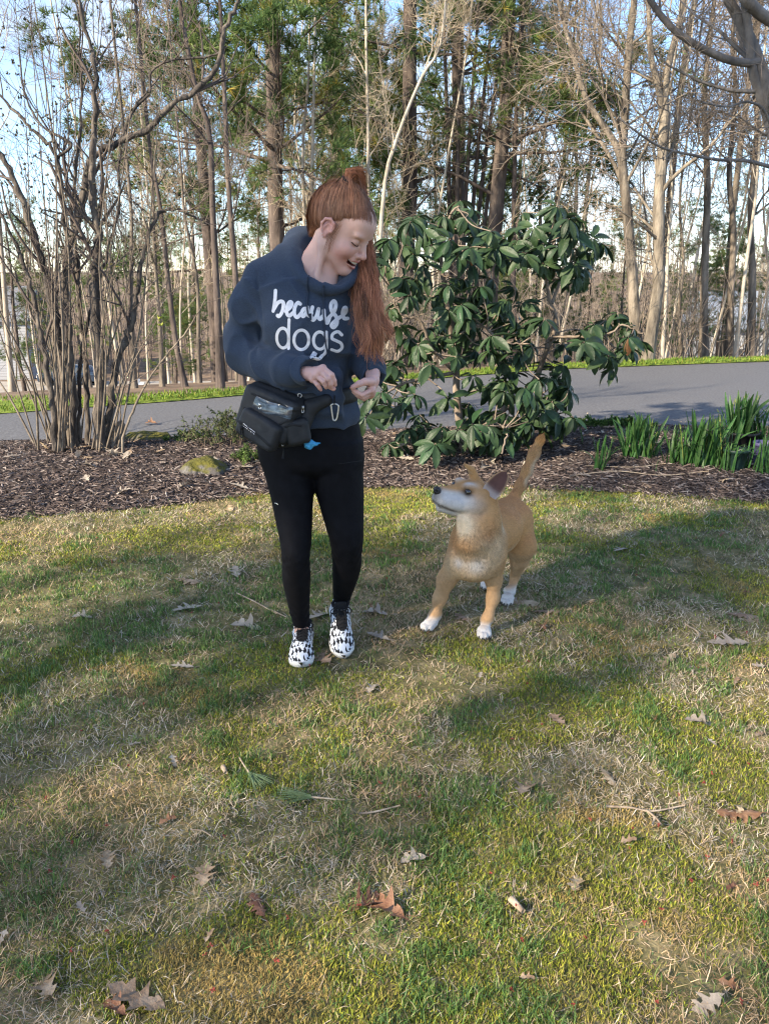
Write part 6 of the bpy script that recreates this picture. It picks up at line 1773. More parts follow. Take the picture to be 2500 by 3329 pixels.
# head
dell(v, (0, -0.002, 0.000), (0.055, 0.068, 0.047), 0.02)
for s in (-1, 1):
    dell(v, (s * 0.036, 0.012, -0.020), (0.028, 0.042, 0.034), 0.02)
    dell(v, (s * 0.024, 0.042, 0.028), (0.020, 0.020, 0.013), 0.016)
    dcone(v, (s * 0.018, 0.045, -0.030), (s * 0.014, 0.112, -0.033), 0.028, 0.0205, 0.012)
dcone(v, (0, 0.035, 0.006), (0, 0.122, -0.010), 0.028, 0.0165, 0.012)
dcone(v, (0, 0.015, -0.052), (0, 0.104, -0.058), 0.028, 0.0135, 0.010)
dell(v, (0, 0.126, -0.020), (0.018, 0.014, 0.018), 0.008)
for s in (-1, 1):
    dell(v, (s * 0.040, 0.056, 0.014), (0.013, 0.012, 0.009), 0.006, 'sub')
    dcone(v, (s * 0.026, 0.119, -0.047), (s * 0.043, 0.050, -0.060), 0.0020, 0.0022, 0.004, 'sub')   # lip line
# far ear (its edge shows, tip bent forward)
v.chain([d2w((0.032, -0.024, 0.030)), at(1539, 1548, 2.915), at(1533, 1526, 2.905), at(1511, 1510, 2.89)], [0.030, 0.0165, 0.0125, 0.0065], 0.010)
# legs
pawA, pawB, pawC, pawD = gnd(1398, 2042), gnd(1573, 2066), gnd(1650, 1958), gnd(1582, 1908)
v.chain([at(1492, 1820, 2.93), at(1452, 1885, 2.955), at(1430, 1945, 2.965), at(1416, 2000, 2.97), pawA + [0.012, 0.02, 0.045]], [0.052, 0.034, 0.0235, 0.0185, 0.0185], 0.03)
v.chain([at(1600, 1815, 2.93), at(1606, 1885, 2.945), at(1602, 1945, 2.94), at(1586, 2010, 2.915), pawB + [0.008, 0.03, 0.045]], [0.052, 0.029, 0.0220, 0.0178, 0.0185], 0.03)
v.chain([at(1672, 1700, 3.29), at(1694, 1775, 3.235), at(1689, 1820, 3.255)], [0.082, 0.060, 0.040], 0.03)
v.chain([at(1689, 1820, 3.255), at(1675, 1872, 3.33), at(1660, 1925, 3.27), pawC + [0.006, 0.05, 0.035]], [0.041, 0.0205, 0.0185, 0.019], 0.018)
v.chain([at(1600, 1730, 3.34), at(1596, 1790, 3.29), at(1592, 1820, 3.33), at(1594, 1850, 3.43), pawD + [0.0, 0.05, 0.035]], [0.07, 0.055, 0.038, 0.023, 0.021], 0.02)
# paws with four toes
claws = MB()
def paw(p, ang, w=0.030):
    f = np.array([math.sin(ang), -math.cos(ang), 0.0]); s = np.array([math.cos(ang), math.sin(ang), 0.0])
    v.ell(p + [0, 0, 0.020] - f * 0.004, (w * 0.95, w * 1.05, 0.021), 0.012, np.stack([s, f, [0, 0, 1.0]]))
    for k, (o, g) in enumerate(((-1.0, 0.018), (-0.36, 0.034), (0.36, 0.034), (1.0, 0.018))):
        c = p + s * o * w * 0.66 + f * g + [0, 0, 0.0135]
        v.ell(c, (0.0092, 0.019, 0.0145), 0.003, np.stack([s, f, [0, 0, 1.0]]))
        tube1(claws, [c + f * 0.014 + [0, 0, 0.000], c + f * 0.022 + [0, 0, -0.004], c + f * 0.026 + [0, 0, -0.010]], 0.0032, 0.001, 6, 6)
paw(pawA, math.radians(-38)); paw(pawB, math.radians(-6)); paw(pawC, math.radians(-18)); paw(pawD, math.radians(-10))
# tail
tailp = [at(1668, 1622, 3.34), at(1692, 1578, 3.37), at(1714, 1528, 3.39), at(1737, 1472, 3.405), at(1757, 1430, 3.41), at(1767, 1411, 3.41)]
v.chain(tailp, [0.026, 0.021, 0.022, 0.023, 0.016, 0.004], 0.02)
v.displace(lambda X, Y, Z: 0.004 * (fbm(X, Y, Z, 30, 2) - 0.5))
Vd, Qd = largest_piece(*v.surface(1))
Nd = vnormals(Vd, Qd)

def ear_mesh(base, Lv, Wv, outward, n=14, m=9, cup=0.016, thick=0.0035):
    """cupped ear: tip at base + Lv; Wv half width; returns verts, quads, inside mask"""
    u = np.linspace(0, 1, n); w = np.linspace(-1, 1, m)
    prof = np.interp(u, [0, 0.15, 0.4, 0.65, 0.85, 0.95, 1.0], [0.95, 1.05, 1.08, 0.92, 0.62, 0.36, 0.06])
    U, Wg = np.meshgrid(u, w, indexing='ij')
    Pn = base + U[..., None] * Lv + (Wg * prof[:, None])[..., None] * Wv + ((Wg ** 2 - 0.55) * cup * prof[:, None] ** 1.0 + 0.012 * (U - U ** 2))[..., None] * outward
    F_, B_ = Pn + outward * thick * 0.5, Pn - outward * thick * 0.5
    V_ = np.concatenate([F_.reshape(-1, 3), B_.reshape(-1, 3)])
    i = np.arange(n - 1)[:, None] * m; j = np.arange(m - 1)[None]
    q = np.stack([i + j, i + j + 1, i + m + j + 1, i + m + j], -1).reshape(-1, 4)
    N_ = n * m
    Qs_ = [q, (q + N_)[:, ::-1]]
    rim = [k * m for k in range(n)] + [(n - 1) * m + k for k in range(1, m)] + [k * m + m - 1 for k in range(n - 2, -1, -1)]
    Qs_.append(np.array([[rim[k], rim[k + 1], rim[k + 1] + N_, rim[k] + N_] for k in range(len(rim) - 1)]))
    return V_, np.concatenate(Qs_), np.concatenate([np.ones(N_, bool), np.zeros(N_, bool)]), np.concatenate([np.abs(Wg).ravel()] * 2), np.concatenate([U.ravel()] * 2)
eb = d2w((-0.046, -0.026, 0.030))
tip = at(1646, 1534, 2.90)
Lv = tip - eb
outw = norm(np.array([-0.15, -1.0, 0.10])); outw = norm(outw - norm(Lv) * (outw @ norm(Lv)))
Wv = np.cross(norm(Lv), outw) * 0.033
Ev, Eq, Ein, Ew, Eu = ear_mesh(eb - Lv * 0.12, Lv * 1.12, Wv, outw)

TAN = np.array([0.47, 0.255, 0.105]); RUST = np.array([0.43, 0.20, 0.080]); CREAM = np.array([0.60, 0.45, 0.29]); WHITE = np.array([0.62, 0.59, 0.56]); PALE = np.array([0.64, 0.54, 0.40])
def blend(c, col, k): return c * (1 - k[:, None]) + col * k[:, None]
def coat(P, N):
    c = np.tile(TAN, (len(P), 1))
    g = lambda px, py, Y, r: np.exp(-((P - at(px, py, Y)) ** 2).sum(1) / r ** 2)
    c = blend(c, RUST, 0.8 * sstep(0.2, 0.7, N[:, 2]) * sstep(3.0, 3.1, P[:, 1]))
    c = blend(c, CREAM, 0.75 * np.clip(g(1545, 1830, 2.85, 0.09) + g(1600, 1780, 2.85, 0.07) + g(1480, 1850, 2.88, 0.06), 0, 1))
    c = blend(c, WHITE, 0.75 * np.clip(g(1545, 1838, 2.84, 0.035) + g(1490, 1830, 2.86, 0.02), 0, 1))
    c = blend(c, PALE, 0.9 * np.clip(g(1490, 1690, 2.82, 0.045) + g(1510, 1715, 2.83, 0.04) + g(1635, 1700, 2.93, 0.035) + g(1665, 1880, 3.15, 0.02), 0, 1))
    c = blend(c, RUST, 0.6 * np.clip(g(1520, 1790, 2.83, 0.035) + g(1585, 1740, 2.84, 0.035) + g(1460, 1760, 2.90, 0.05), 0, 1))
    c = blend(c, CREAM, 0.7 * sstep(-0.2, -0.7, N[:, 2]))
    # legs lighter, paws white
    c = blend(c, np.array([0.50, 0.32, 0.18]), 0.7 * sstep(0.30, 0.18, P[:, 2]))
    c = blend(c, WHITE, 0.95 * sstep(0.062, 0.030, P[:, 2]))
    # head
    L = ((P - DC) @ DM.T) / DS
    hm_ = (np.linalg.norm(P - DC, axis=1) < 0.2) & (P[:, 2] > DC[2] - 0.09) & (L[:, 1] > -0.06)
    h = np.zeros(len(P))
    h[hm_] = 1
    muz = h * sstep(0.012, 0.058, L[:, 1] - 0.25 * np.abs(L[:, 2] + 0.02)) * (1 - sstep(-0.004, 0.012, L[:, 2] - 0.10 * (0.1 - L[:, 1])))
    gray = np.array([0.55, 0.53, 0.52])
    c = blend(c, gray, 0.95 * muz)
    cheek = h * np.exp(-(((np.abs(L[:, 0]) - 0.045) / 0.03) ** 2 + ((L[:, 1] - 0.025) / 0.04) ** 2 + ((L[:, 2] + 0.022) / 0.03) ** 2))
    c = blend(c, gray, 0.65 * cheek)
    br = h * np.exp(-(((np.abs(L[:, 0]) - 0.026) / 0.014) ** 2 + ((L[:, 1] - 0.050) / 0.03) ** 2 + ((L[:, 2] - 0.040) / 0.014) ** 2))
    c = blend(c, WHITE, 0.7 * br)
    ey = h * np.exp(-(((np.abs(L[:, 0]) - 0.038) / 0.016) ** 2 + ((L[:, 1] - 0.054) / 0.017) ** 2 + ((L[:, 2] - 0.014) / 0.013) ** 2))
    c = blend(c, np.array([0.05, 0.035, 0.03]), np.clip(1.25 * ey, 0, 1))
    lip = h * np.exp(-(((L[:, 2] + 0.047 + 0.19 * (0.119 - L[:, 1])) / 0.0045) ** 2)) * sstep(0.045, 0.075, L[:, 1])
    c = blend(c, np.array([0.10, 0.08, 0.075]), 0.75 * np.clip(lip, 0, 1))
    ns = h * np.exp(-((L[:, 0] / 0.02) ** 2 + ((L[:, 1] - 0.135) / 0.014) ** 2 + ((L[:, 2] + 0.014) / 0.016) ** 2))
    c = blend(c, np.array([0.06, 0.05, 0.05]), np.clip(0.8 * ns, 0, 1))
    # tail: pale below, orange tip
    tp = np.array(tailp[3]); far = sstep(0.10, 0.05, np.linalg.norm(P - np.array(tailp[2]), axis=1))
    c = blend(c, PALE, 0.5 * far * sstep(0.0, -0.6, -N[:, 0]) )
    c = blend(c, np.array([0.55, 0.24, 0.07]), 0.85 * sstep(0.07, 0.03, np.linalg.norm(P - np.array(tailp[5]), axis=1)))
    return c
Cd = coat(Vd, Nd)
db = MB(); db.add(Vd, Qd, None, Cd)
ce = np.where(Ein[:, None], np.array([[0.12, 0.06, 0.05]]), np.array([[0.47, 0.26, 0.12]]))
rimk = sstep(0.72, 0.95, Ew)[:, None]; ce = ce * (1 - rimk) + np.array([[0.48, 0.29, 0.15]]) * rimk
basek = (sstep(0.35, 0.1, Eu) * Ein)[:, None]; ce = ce * (1 - basek * 0.8) + np.array([[0.46, 0.38, 0.34]]) * basek * 0.8
MB().add(Ev, Eq, None, ce).build('ear', M_fur, dog, True, True)
db.build('body', M_fur, dog, True, True)
claws.build('claws', M_claw, dog)
# nose and eyes
v = Vol(d2w((0, 0.138, -0.006)) - 0.04, d2w((0, 0.138, -0.006)) + 0.04, 0.0018)
dell(v, (0, 0.137, -0.007), (0.0165, 0.011, 0.0125), 0.0); dell(v, (0, 0.131, -0.016), (0.009, 0.010, 0.010), 0.005)
for s in (-1, 1): dell(v, (s * 0.0085, 0.146, -0.008), (0.0045, 0.006, 0.0035), 0.002, 'sub')
V, Q = v.surface(1); MB().add(V, Q).build('nose', M_nose, dog)
for s in (-1, 1):
    c = (s * 0.0368, 0.0515, 0.0145)
    v = Vol(d2w(c) - 0.02, d2w(c) + 0.02, 0.0015); dell(v, c, (0.0098, 0.0098, 0.0095), 0.0)
    V, Q = v.surface(1); MB().add(V, Q).build('eye', M_eye, dog)
# short coat
rg = rs(77)
n = 110000
P, N, qi = surface_samples(Vd, Qd, Nd, n, 78)
C = coat(P, N) * rg.uniform(0.55, 1.45, (n, 1)) * (0.78 + 0.44 * fbm(*(P * 1.0).T, 26, 2))[:, None]
L = ((P - DC) @ DM.T) / DS
hd = (np.linalg.norm(P - DC, axis=1) < 0.15) & (L[:, 1] > -0.05)
flow = np.tile(np.array([0.10, 0.35, -0.75]), (n, 1))
flow[(P[:, 1] > 3.02) & (P[:, 2] > 0.28)] = (0.35, 0.85, -0.35)
flow[hd] = -DF + 0.2 * np.array([0, 0, -1.0])
tl = np.linalg.norm(P[:, None] - np.array(tailp[1:])[None], axis=2).min(1) < 0.06
flow[tl] = norm(tailp[5] - tailp[1])
flow = flow + rg.normal(0, 0.28, (n, 3)) + 0.5 * (np.stack([vnoise(*(P * 14).T), vnoise(*(P * 14 + 9).T), vnoise(*(P * 14 + 17).T)], 1) - 0.5)
T = norm(flow - N * (flow * N).sum(1, keepdims=True))
ln = rg.uniform(0.004, 0.008, n)
ruff = np.exp(-((P - at(1545, 1760, 2.86)) ** 2).sum(1) / 0.11 ** 2)
ln = ln * (1 + 1.6 * ruff + 0.9 * tl)
ln[hd] *= 0.55; ln[P[:, 2] < 0.2] *= 0.6
keep = ~((np.abs(np.abs(L[:, 0]) - 0.0368) < 0.012) & (np.abs(L[:, 1] - 0.053) < 0.013) & (np.abs(L[:, 2] - 0.0145) < 0.009)) & ~((L[:, 1] > 0.128) & (L[:, 2] > -0.022))
P, N, C, T, ln = P[keep], N[keep], C[keep], T[keep], ln[keep]
S = norm(np.cross(T, N)) * rg.uniform(0.0007, 0.0014, (len(P), 1))
tip_ = P + T * ln[:, None] + N * (ln * rg.uniform(0.05, 0.30, len(P)))[:, None]
V = np.stack([P - S - N * 0.001, P + S - N * 0.001, tip_], 1).reshape(-1, 3)
fo = MB().add(V, None, np.arange(len(V)).reshape(-1, 3), np.repeat(C, 3, 0)).build('fur', M_furs, dog, False, True)
fo['kind'] = 'stuff'
fo.data.polygons.foreach_set('use_smooth', np.ones(len(P), bool))
fo.data.normals_split_custom_set_from_vertices(np.repeat(norm(N + 0.25 * T + rg.normal(0, 0.30, N.shape)), 3, 0).tolist())
# ------------------------------------------------------------------ grass, moss and thatch of the lawn
M_grass = mat('grass_blades', [(0.9, 0.9, 0.9), (1.1, 1.1, 1.1)], 3, 0.6, attr=True, trans=0.25, spec=0.25)
M_thatch = mat('dry_thatch', [(0.85, 0.85, 0.85), (1.1, 1.1, 1.1)], 3, 0.75, attr=True, spec=0.2)
M_moss = mat('moss', [(0.85, 0.85, 0.85), (1.15, 1.15, 1.15)], 3, 0.85, attr=True, trans=0.15, spec=0.15)
def field(n, seed, ymin=0.75, ymax=5.6):
    rg = rs(seed)
    u = rg.random(n); a, b = ymin ** 0.5, ymax ** 0.5
    y = (a + (b - a) * u) ** 2
    x = rg.uniform(-1, 1, n) * (0.58 * y + 0.45)
    keep = y < edge_y(L_LAWN, x) + rg.normal(0, 0.05, n)
    return x[keep], y[keep], rg
def masks(x, y):
    g = 0.6 * fbm(x, y, 11.0, 3.4, 4) + 0.4 * fbm(x, y, 12.0, 1.3, 2)          # green turf
    m = 0.6 * fbm(x, y, 23.0, 2.8, 4) + 0.4 * fbm(x, y, 24.0, 1.2, 2)          # moss
    d = 0.6 * fbm(x, y, 31.0, 3.0, 4) + 0.4 * fbm(x, y, 32.0, 1.2, 2)          # dry patches
    d = d + 0.045 * sstep(1.8, 1.25, y) - 0.02 * sstep(2.0, 2.6, y) * sstep(3.3, 2.7, y)
    m = m + 0.07 * sstep(0.7, -0.9, x) * sstep(3.0, 2.3, y) * sstep(1.3, 1.7, y)
    g = g + 0.03 * sstep(0.2, 1.2, x)
    return g, m, d
def blades_mesh(x, y, h, lean, az, w, curl, col, rg, seg=2):
    n = len(x); z = lawn_z(x, y)
    o = np.stack([x, y, z], 1)
    d0 = np.stack([np.cos(az) * np.sin(lean), np.sin(az) * np.sin(lean), np.cos(lean)], 1)
    l2 = lean + curl
    d1 = np.stack([np.cos(az) * np.sin(l2), np.sin(az) * np.sin(l2), np.cos(l2)], 1)
    fa = rg.uniform(0, np.pi, n)
    s = np.stack([np.cos(fa), np.sin(fa), 0.15 * rg.normal(size=n)], 1) * w[:, None]
    m_ = o + d0 * (h * 0.55)[:, None]; t_ = m_ + d1 * (h * 0.45)[:, None]
    m_[:, 2] = np.maximum(m_[:, 2], z + 0.002); t_[:, 2] = np.maximum(t_[:, 2], z + 0.0025)
    V = np.stack([o - s, o + s, m_ - s * 0.8, m_ + s * 0.8, t_], 1).reshape(-1, 3)
    b = (np.arange(n) * 5)[:, None]
    Q = b + np.array([[0, 1, 3, 2]]); T = b + np.array([[2, 3, 4]])
    c = np.repeat(col[:, None, :], 5, 1) * np.array([0.75, 0.75, 1.0, 1.0, 1.1])[None, :, None] ** 0.0
    return V, Q, T, c.reshape(-1, 3)
def wscale(y): return np.clip(0.55 + 0.28 * y, 0.7, 2.0)
# thatch
x, y, rg = field(210000, 1001)
g, m, d = masks(x, y)
p = 0.30 + 0.70 * sstep(0.45, 0.54, d) - 0.25 * sstep(0.5, 0.6, m)
k = rg.random(len(x)) < p; x, y, d = x[k], y[k], d[k]; n = len(x)
pal = np.array([[0.46, 0.39, 0.29], [0.40, 0.31, 0.21], [0.60, 0.54, 0.45], [0.28, 0.20, 0.13], [0.42, 0.38, 0.25]])
col = pal[rg.choice(5, n, p=[.32, .22, .22, .12, .12])] * rg.uniform(0.7, 1.2, (n, 1))
tone = np.stack([np.ones(n), 0.97 - 0.12 * sstep(0.5, 0.65, fbm(x, y, 41, 2.3, 2)), 0.95 - 0.25 * sstep(0.5, 0.65, fbm(x, y, 41, 2.3, 2))], 1)
mb = MB(); mb.add(*blades_mesh(x, y, rg.uniform(0.014, 0.045, n), rg.uniform(0.7, 1.5, n), rg.uniform(0, 6.28, n) , rg.uniform(0.0006, 0.0011, n) * wscale(y), rg.normal(0.3, 0.8, n), col * tone, rg))
tag(mb.build('thatch', M_thatch, None, False, True), 'matted straw-coloured dead grass over the lawn', 'dry grass', kind='stuff')
# green grass in tufts
x, y, rg = field(300000, 1003)
g, m, d = masks(x, y)
tuft = vnoise(x, y, 3.0, 17.0)
p = 1.2 * sstep(0.47, 0.53, g) * (0.25 + 0.75 * sstep(0.35, 0.7, tuft)) * (1 - 0.6 * sstep(0.52, 0.58, d)) + 0.07
k = rg.random(len(x)) < p; x, y, g, tuft = x[k], y[k], g[k], tuft[k]; n = len(x)
pal = np.array([[0.085, 0.170, 0.040], [0.135, 0.225, 0.050], [0.065, 0.135, 0.052], [0.21, 0.29, 0.085], [0.40, 0.39, 0.20]])
col = pal[rg.choice(5, n, p=[.34, .26, .18, .14, .08])] * rg.uniform(0.7, 1.25, (n, 1))
mb = MB(); mb.add(*blades_mesh(x, y, rg.uniform(0.014, 0.030, n) * (0.6 + 0.9 * sstep(0.4, 0.8, tuft)), np.abs(rg.normal(0.45, 0.35, n)), rg.uniform(0, 6.28, n), rg.uniform(0.0008, 0.0014, n) * wscale(y), rg.normal(0.5, 0.3, n), col, rg))
tag(mb.build('grass', M_grass, None, False, True), 'patchy green spring grass growing through the thatch', 'grass', kind='stuff')
# moss
x, y, rg = field(620000, 1005)
g, m, d = masks(x, y)
p = sstep(0.47, 0.53, m) * (1 - 0.85 * sstep(0.49, 0.55, d)) + 0.05
edge_m = sstep(0.55, 0.15, edge_y(L_LAWN, x) - y) * sstep(0.45, 0.6, fbm(x, y, 51, 1.2, 2))
p = np.maximum(p, edge_m)
k = rg.random(len(x)) < p; x, y, m, edge_m = x[k], y[k], m[k], edge_m[k]; n = len(x)
pal = np.array([[0.29, 0.31, 0.040], [0.20, 0.235, 0.032], [0.42, 0.42, 0.06], [0.34, 0.27, 0.11], [0.12, 0.155, 0.028]])
col = pal[rg.choice(5, n, p=[.24, .22, .12, .18, .24])] * rg.uniform(0.6, 1.3, (n, 1))
rust = 0.8 * sstep(0.58, 0.70, fbm(x, y, 61, 3.2, 3))[:, None]; col = col * (1 - rust) + np.array([0.38, 0.265, 0.11]) * rust
z = lawn_z(x, y); o_ = np.stack([x, y, z], 1); an = rg.uniform(0, 6.28, n); le_ = np.abs(rg.normal(0.7, 0.4, n)); hh = rg.uniform(0.007, 0.016, n) * (0.7 + 0.6 * vnoise(x, y, 8.0, 26.0))
tp = o_ + np.stack([np.cos(an) * np.sin(le_), np.sin(an) * np.sin(le_), np.cos(le_)], 1) * hh[:, None]
fa = rg.uniform(0, np.pi, n); sd = np.stack([np.cos(fa), np.sin(fa), 0 * fa], 1) * (rg.uniform(0.0011, 0.0021, n) * wscale(y))[:, None]
mb = MB(); mb.add(np.stack([o_ - sd, o_ + sd, tp], 1).reshape(-1, 3), None, np.arange(3 * n).reshape(-1, 3), np.repeat(col, 3, 0))
tag(mb.build('moss', M_moss, None, False, True), 'yellow-green moss cushions between the grass', 'moss', kind='stuff')
# turf of the verge behind the driveway
rg = rs(1007); n = 26000
t = rg.random(n) * (len(L_FAR) - 1); i = t.astype(int); f = (t - i)[:, None]
a = L_FAR[i] * (1 - f) + L_FAR[np.minimum(i + 1, len(L_FAR) - 1)] * f; b = L_VERGE[i] * (1 - f) + L_VERGE[np.minimum(i + 1, len(L_FAR) - 1)] * f
w = rg.uniform(-0.05, 1.1, (n, 1)); P = a * (1 - w) + b * w
col = np.array([[0.12, 0.19, 0.025]]) * rg.uniform(0.7, 1.5, (n, 1)) * np.where(rg.random((n, 1)) < 0.15, [[1.8, 1.1, 1.4]], [[1, 1, 1]])
V, Q, T, c = blades_mesh(P[:, 0], P[:, 1], rg.uniform(0.03, 0.07, n), np.abs(rg.normal(0.3, 0.3, n)), rg.uniform(0, 6.28, n), np.full(n, 0.006), rg.normal(0.3, 0.3, n), col, rg)
V[:, 2] += 0.035
tag(MB().add(V, Q, T, c).build('verge_grass', M_grass, None, False, True), 'bright green grass of the verge behind the driveway', 'grass', kind='stuff')

# ------------------------------------------------------------------ wood chips of the mulch bed
M_chip = mat('mulch_chips', [(0.85, 0.85, 0.85), (1.15, 1.15, 1.15)], 20, 0.9, attr=True, spec=0.2)
rg = rs(1011); n = 37000
px_ = rg.uniform(-0.62, 0.62, n); wv = rg.random(n) ** 1.25
yy = 4.3 + 3.2 * wv; xx = px_ * yy
a_, b_ = edge_y(L_LAWN, xx), edge_y(L_NEAR, xx)
yy = a_ - 0.03 + (b_ - a_) * wv + rg.normal(0, 0.03, n); zz = mulch_z(xx, yy)
L = rg.uniform(0.009, 0.036, n) ; Wd = rg.uniform(0.0025, 0.007, n); Hh = rg.uniform(0.002, 0.005, n)
az = rg.uniform(0, 6.28, n); el = rg.normal(0, 0.25, n)
d = np.stack([np.cos(az) * np.cos(el), np.sin(az) * np.cos(el), np.sin(el)], 1); s = np.stack([-np.sin(az), np.cos(az), rg.normal(0, 0.3, n)], 1); s = norm(s); u = np.cross(d, s)
c = np.stack([xx, yy, zz + rg.uniform(0.0, 0.012, n)], 1)
V = np.stack([c - d * L[:, None] - s * Wd[:, None], c - d * L[:, None] + s * Wd[:, None] * 0.6, c + d * L[:, None] - s * Wd[:, None] * 0.5, c + d * L[:, None] * 0.9 + s * Wd[:, None], c + u * Hh[:, None] - d * L[:, None] * 0.5, c + u * Hh[:, None] + d * L[:, None] * 0.6], 1).reshape(-1, 3)
b = (np.arange(n) * 6)[:, None, None]
T = (b + np.array([[[0, 2, 5], [0, 5, 4], [1, 4, 5], [1, 5, 3], [2, 3, 5]]])).reshape(-1, 3)
pal = np.array([[0.075, 0.056, 0.050], [0.038, 0.029, 0.027], [0.13, 0.098, 0.085], [0.20, 0.16, 0.14], [0.30, 0.255, 0.225]])
col = pal[rg.choice(5, n, p=[.30, .24, .24, .15, .07])] * rg.uniform(0.7, 1.2, (n, 1))
tag(MB().add(V, None, T, np.repeat(col, 6, 0)).build('wood_chips', M_chip, None, False, True), 'dark shredded bark mulch covering the bed', 'mulch', kind='stuff')

# ------------------------------------------------------------------ fallen leaves, sticks and sprigs: each one a thing
M_oak = mat('dry_oak_leaf', [(0.22, 0.145, 0.085), (0.32, 0.23, 0.15), (0.42, 0.325, 0.23)], 20, 0.75, 0.3, 60, trans=0.15, var=0.25)
M_oakdark = mat('dark_dead_leaf', [(0.13, 0.06, 0.035), (0.20, 0.10, 0.055), (0.27, 0.15, 0.09)], 20, 0.6, 0.3, 60, trans=0.1, var=0.25)
M_oakpale = mat('bleached_leaf', [(0.28, 0.235, 0.19), (0.40, 0.345, 0.28)], 20, 0.75, 0.2, 60, trans=0.15, var=0.15)
def oak_leaf(seed, L, W, curl, material, lobes=3):
    """lobed leaf: half outline mirrored with jitter, bent along and across"""
    rg = rs(seed)
    half = [(0.0, 0.02), (0.10, 0.05)]
    for k in range(lobes):
        u0 = 0.16 + 0.66 * k / lobes
        wid = (0.55, 1.0, 0.8, 0.6)[k] if lobes == 3 else 0.8
        half += [(u0, 0.26), (u0 + 0.09, wid * 0.80), (u0 + 0.17, wid), (u0 + 0.15, wid * 0.62), (u0 + 0.20, 0.32)]
    half += [(0.86, 0.42), (0.92, 0.34), (1.0, 0.02)]
    mb = MB(); vs, qs = [], []
    H = np.array(half); n = len(H)
    spine = np.clip(np.linspace(0, 1, n), 0, 1)
    for i in range(n): vs.append((0, H[i, 0] * 0.35 + spine[i] * 0.65))
    for sgn in (-1, 1):
        J = H + rg.normal(0, 0.025, H.shape)
        for i in range(n): vs.append((sgn * J[i, 1] * 0.5, (J[i, 0] + spine[i]) / 2 if False else (J[i, 0] * 0.6 + spine[i] * 0.4)))
        for i in range(n): vs.append((sgn * J[i, 1], J[i, 0]))
    vs = np.array(vs); X = vs[:, 0] * W; Y = (vs[:, 1] - 0.5) * L
    b = rg.normal(0, 1, 3)
    Z = curl * 0.42 * (1.3 * (X / W) ** 2 * W + 0.5 * b[0] * (Y / L) ** 2 * L + 0.6 * b[1] * X * Y / L + 0.012 * np.sin(Y / L * 14 + b[2]) * (np.abs(X) / W))
    V = np.stack([X, Y, Z - Z.min() * 0.0], 1)
    for h_ in range(2):
        a0 = n + h_ * 2 * n
        for i in range(n - 1):
            q1 = [i, a0 + i, a0 + i + 1, i + 1]; q2 = [a0 + i, a0 + n + i, a0 + n + i + 1, a0 + i + 1]
            if h_ == 1: q1, q2 = q1[::-1], q2[::-1]
            qs += [q1, q2]
    mb.add(V, qs)
    tube1(mb, [(0, -0.5 * L, 0), (0.004, -0.68 * L, 0.004)], 0.0012, 0.0009, 4, 3)
    return mb.mesh('oak_leaf', material, True)
oak = [oak_leaf(s, 0.135, 0.042, c, m_) for s, c, m_ in ((1, 0.35, M_oak), (2, 0.8, M_oak), (3, -0.7, M_oak), (4, 1.2, M_oakpale), (5, 0.5, M_oakpale), (6, 1.4, M_oakdark), (7, -1.0, M_oakdark))]
small = [oak_leaf(s, 0.06, 0.020, c, m_, 2) for s, c, m_ in ((11, 1.0, M_oak), (12, 0.6, M_oakpale), (13, 1.3, M_oakdark))]
rg = rs(1021)
def leaf(px, py, mesh, sz, ang, label, group=None, tilt=0.25, zz=None, dz=0.012, name='fallen_oak_leaf'):
    g = gnd(px, py)
    z = zz if zz is not None else (float(lawn_z(g[0], g[1])) if g[1] < edge_y(L_LAWN, g[0]) else float(mulch_z(g[0], g[1])))
    o = bpy.data.objects.new(name, mesh); COL.objects.link(o)
    o.location = (g[0], g[1], z + dz); o.rotation_euler = (float(rg.normal(0, tilt)), float(rg.normal(0, tilt)), math.radians(ang)); o.scale = (sz * 1.1,) * 3
    return tag(o, label, 'leaf', group)
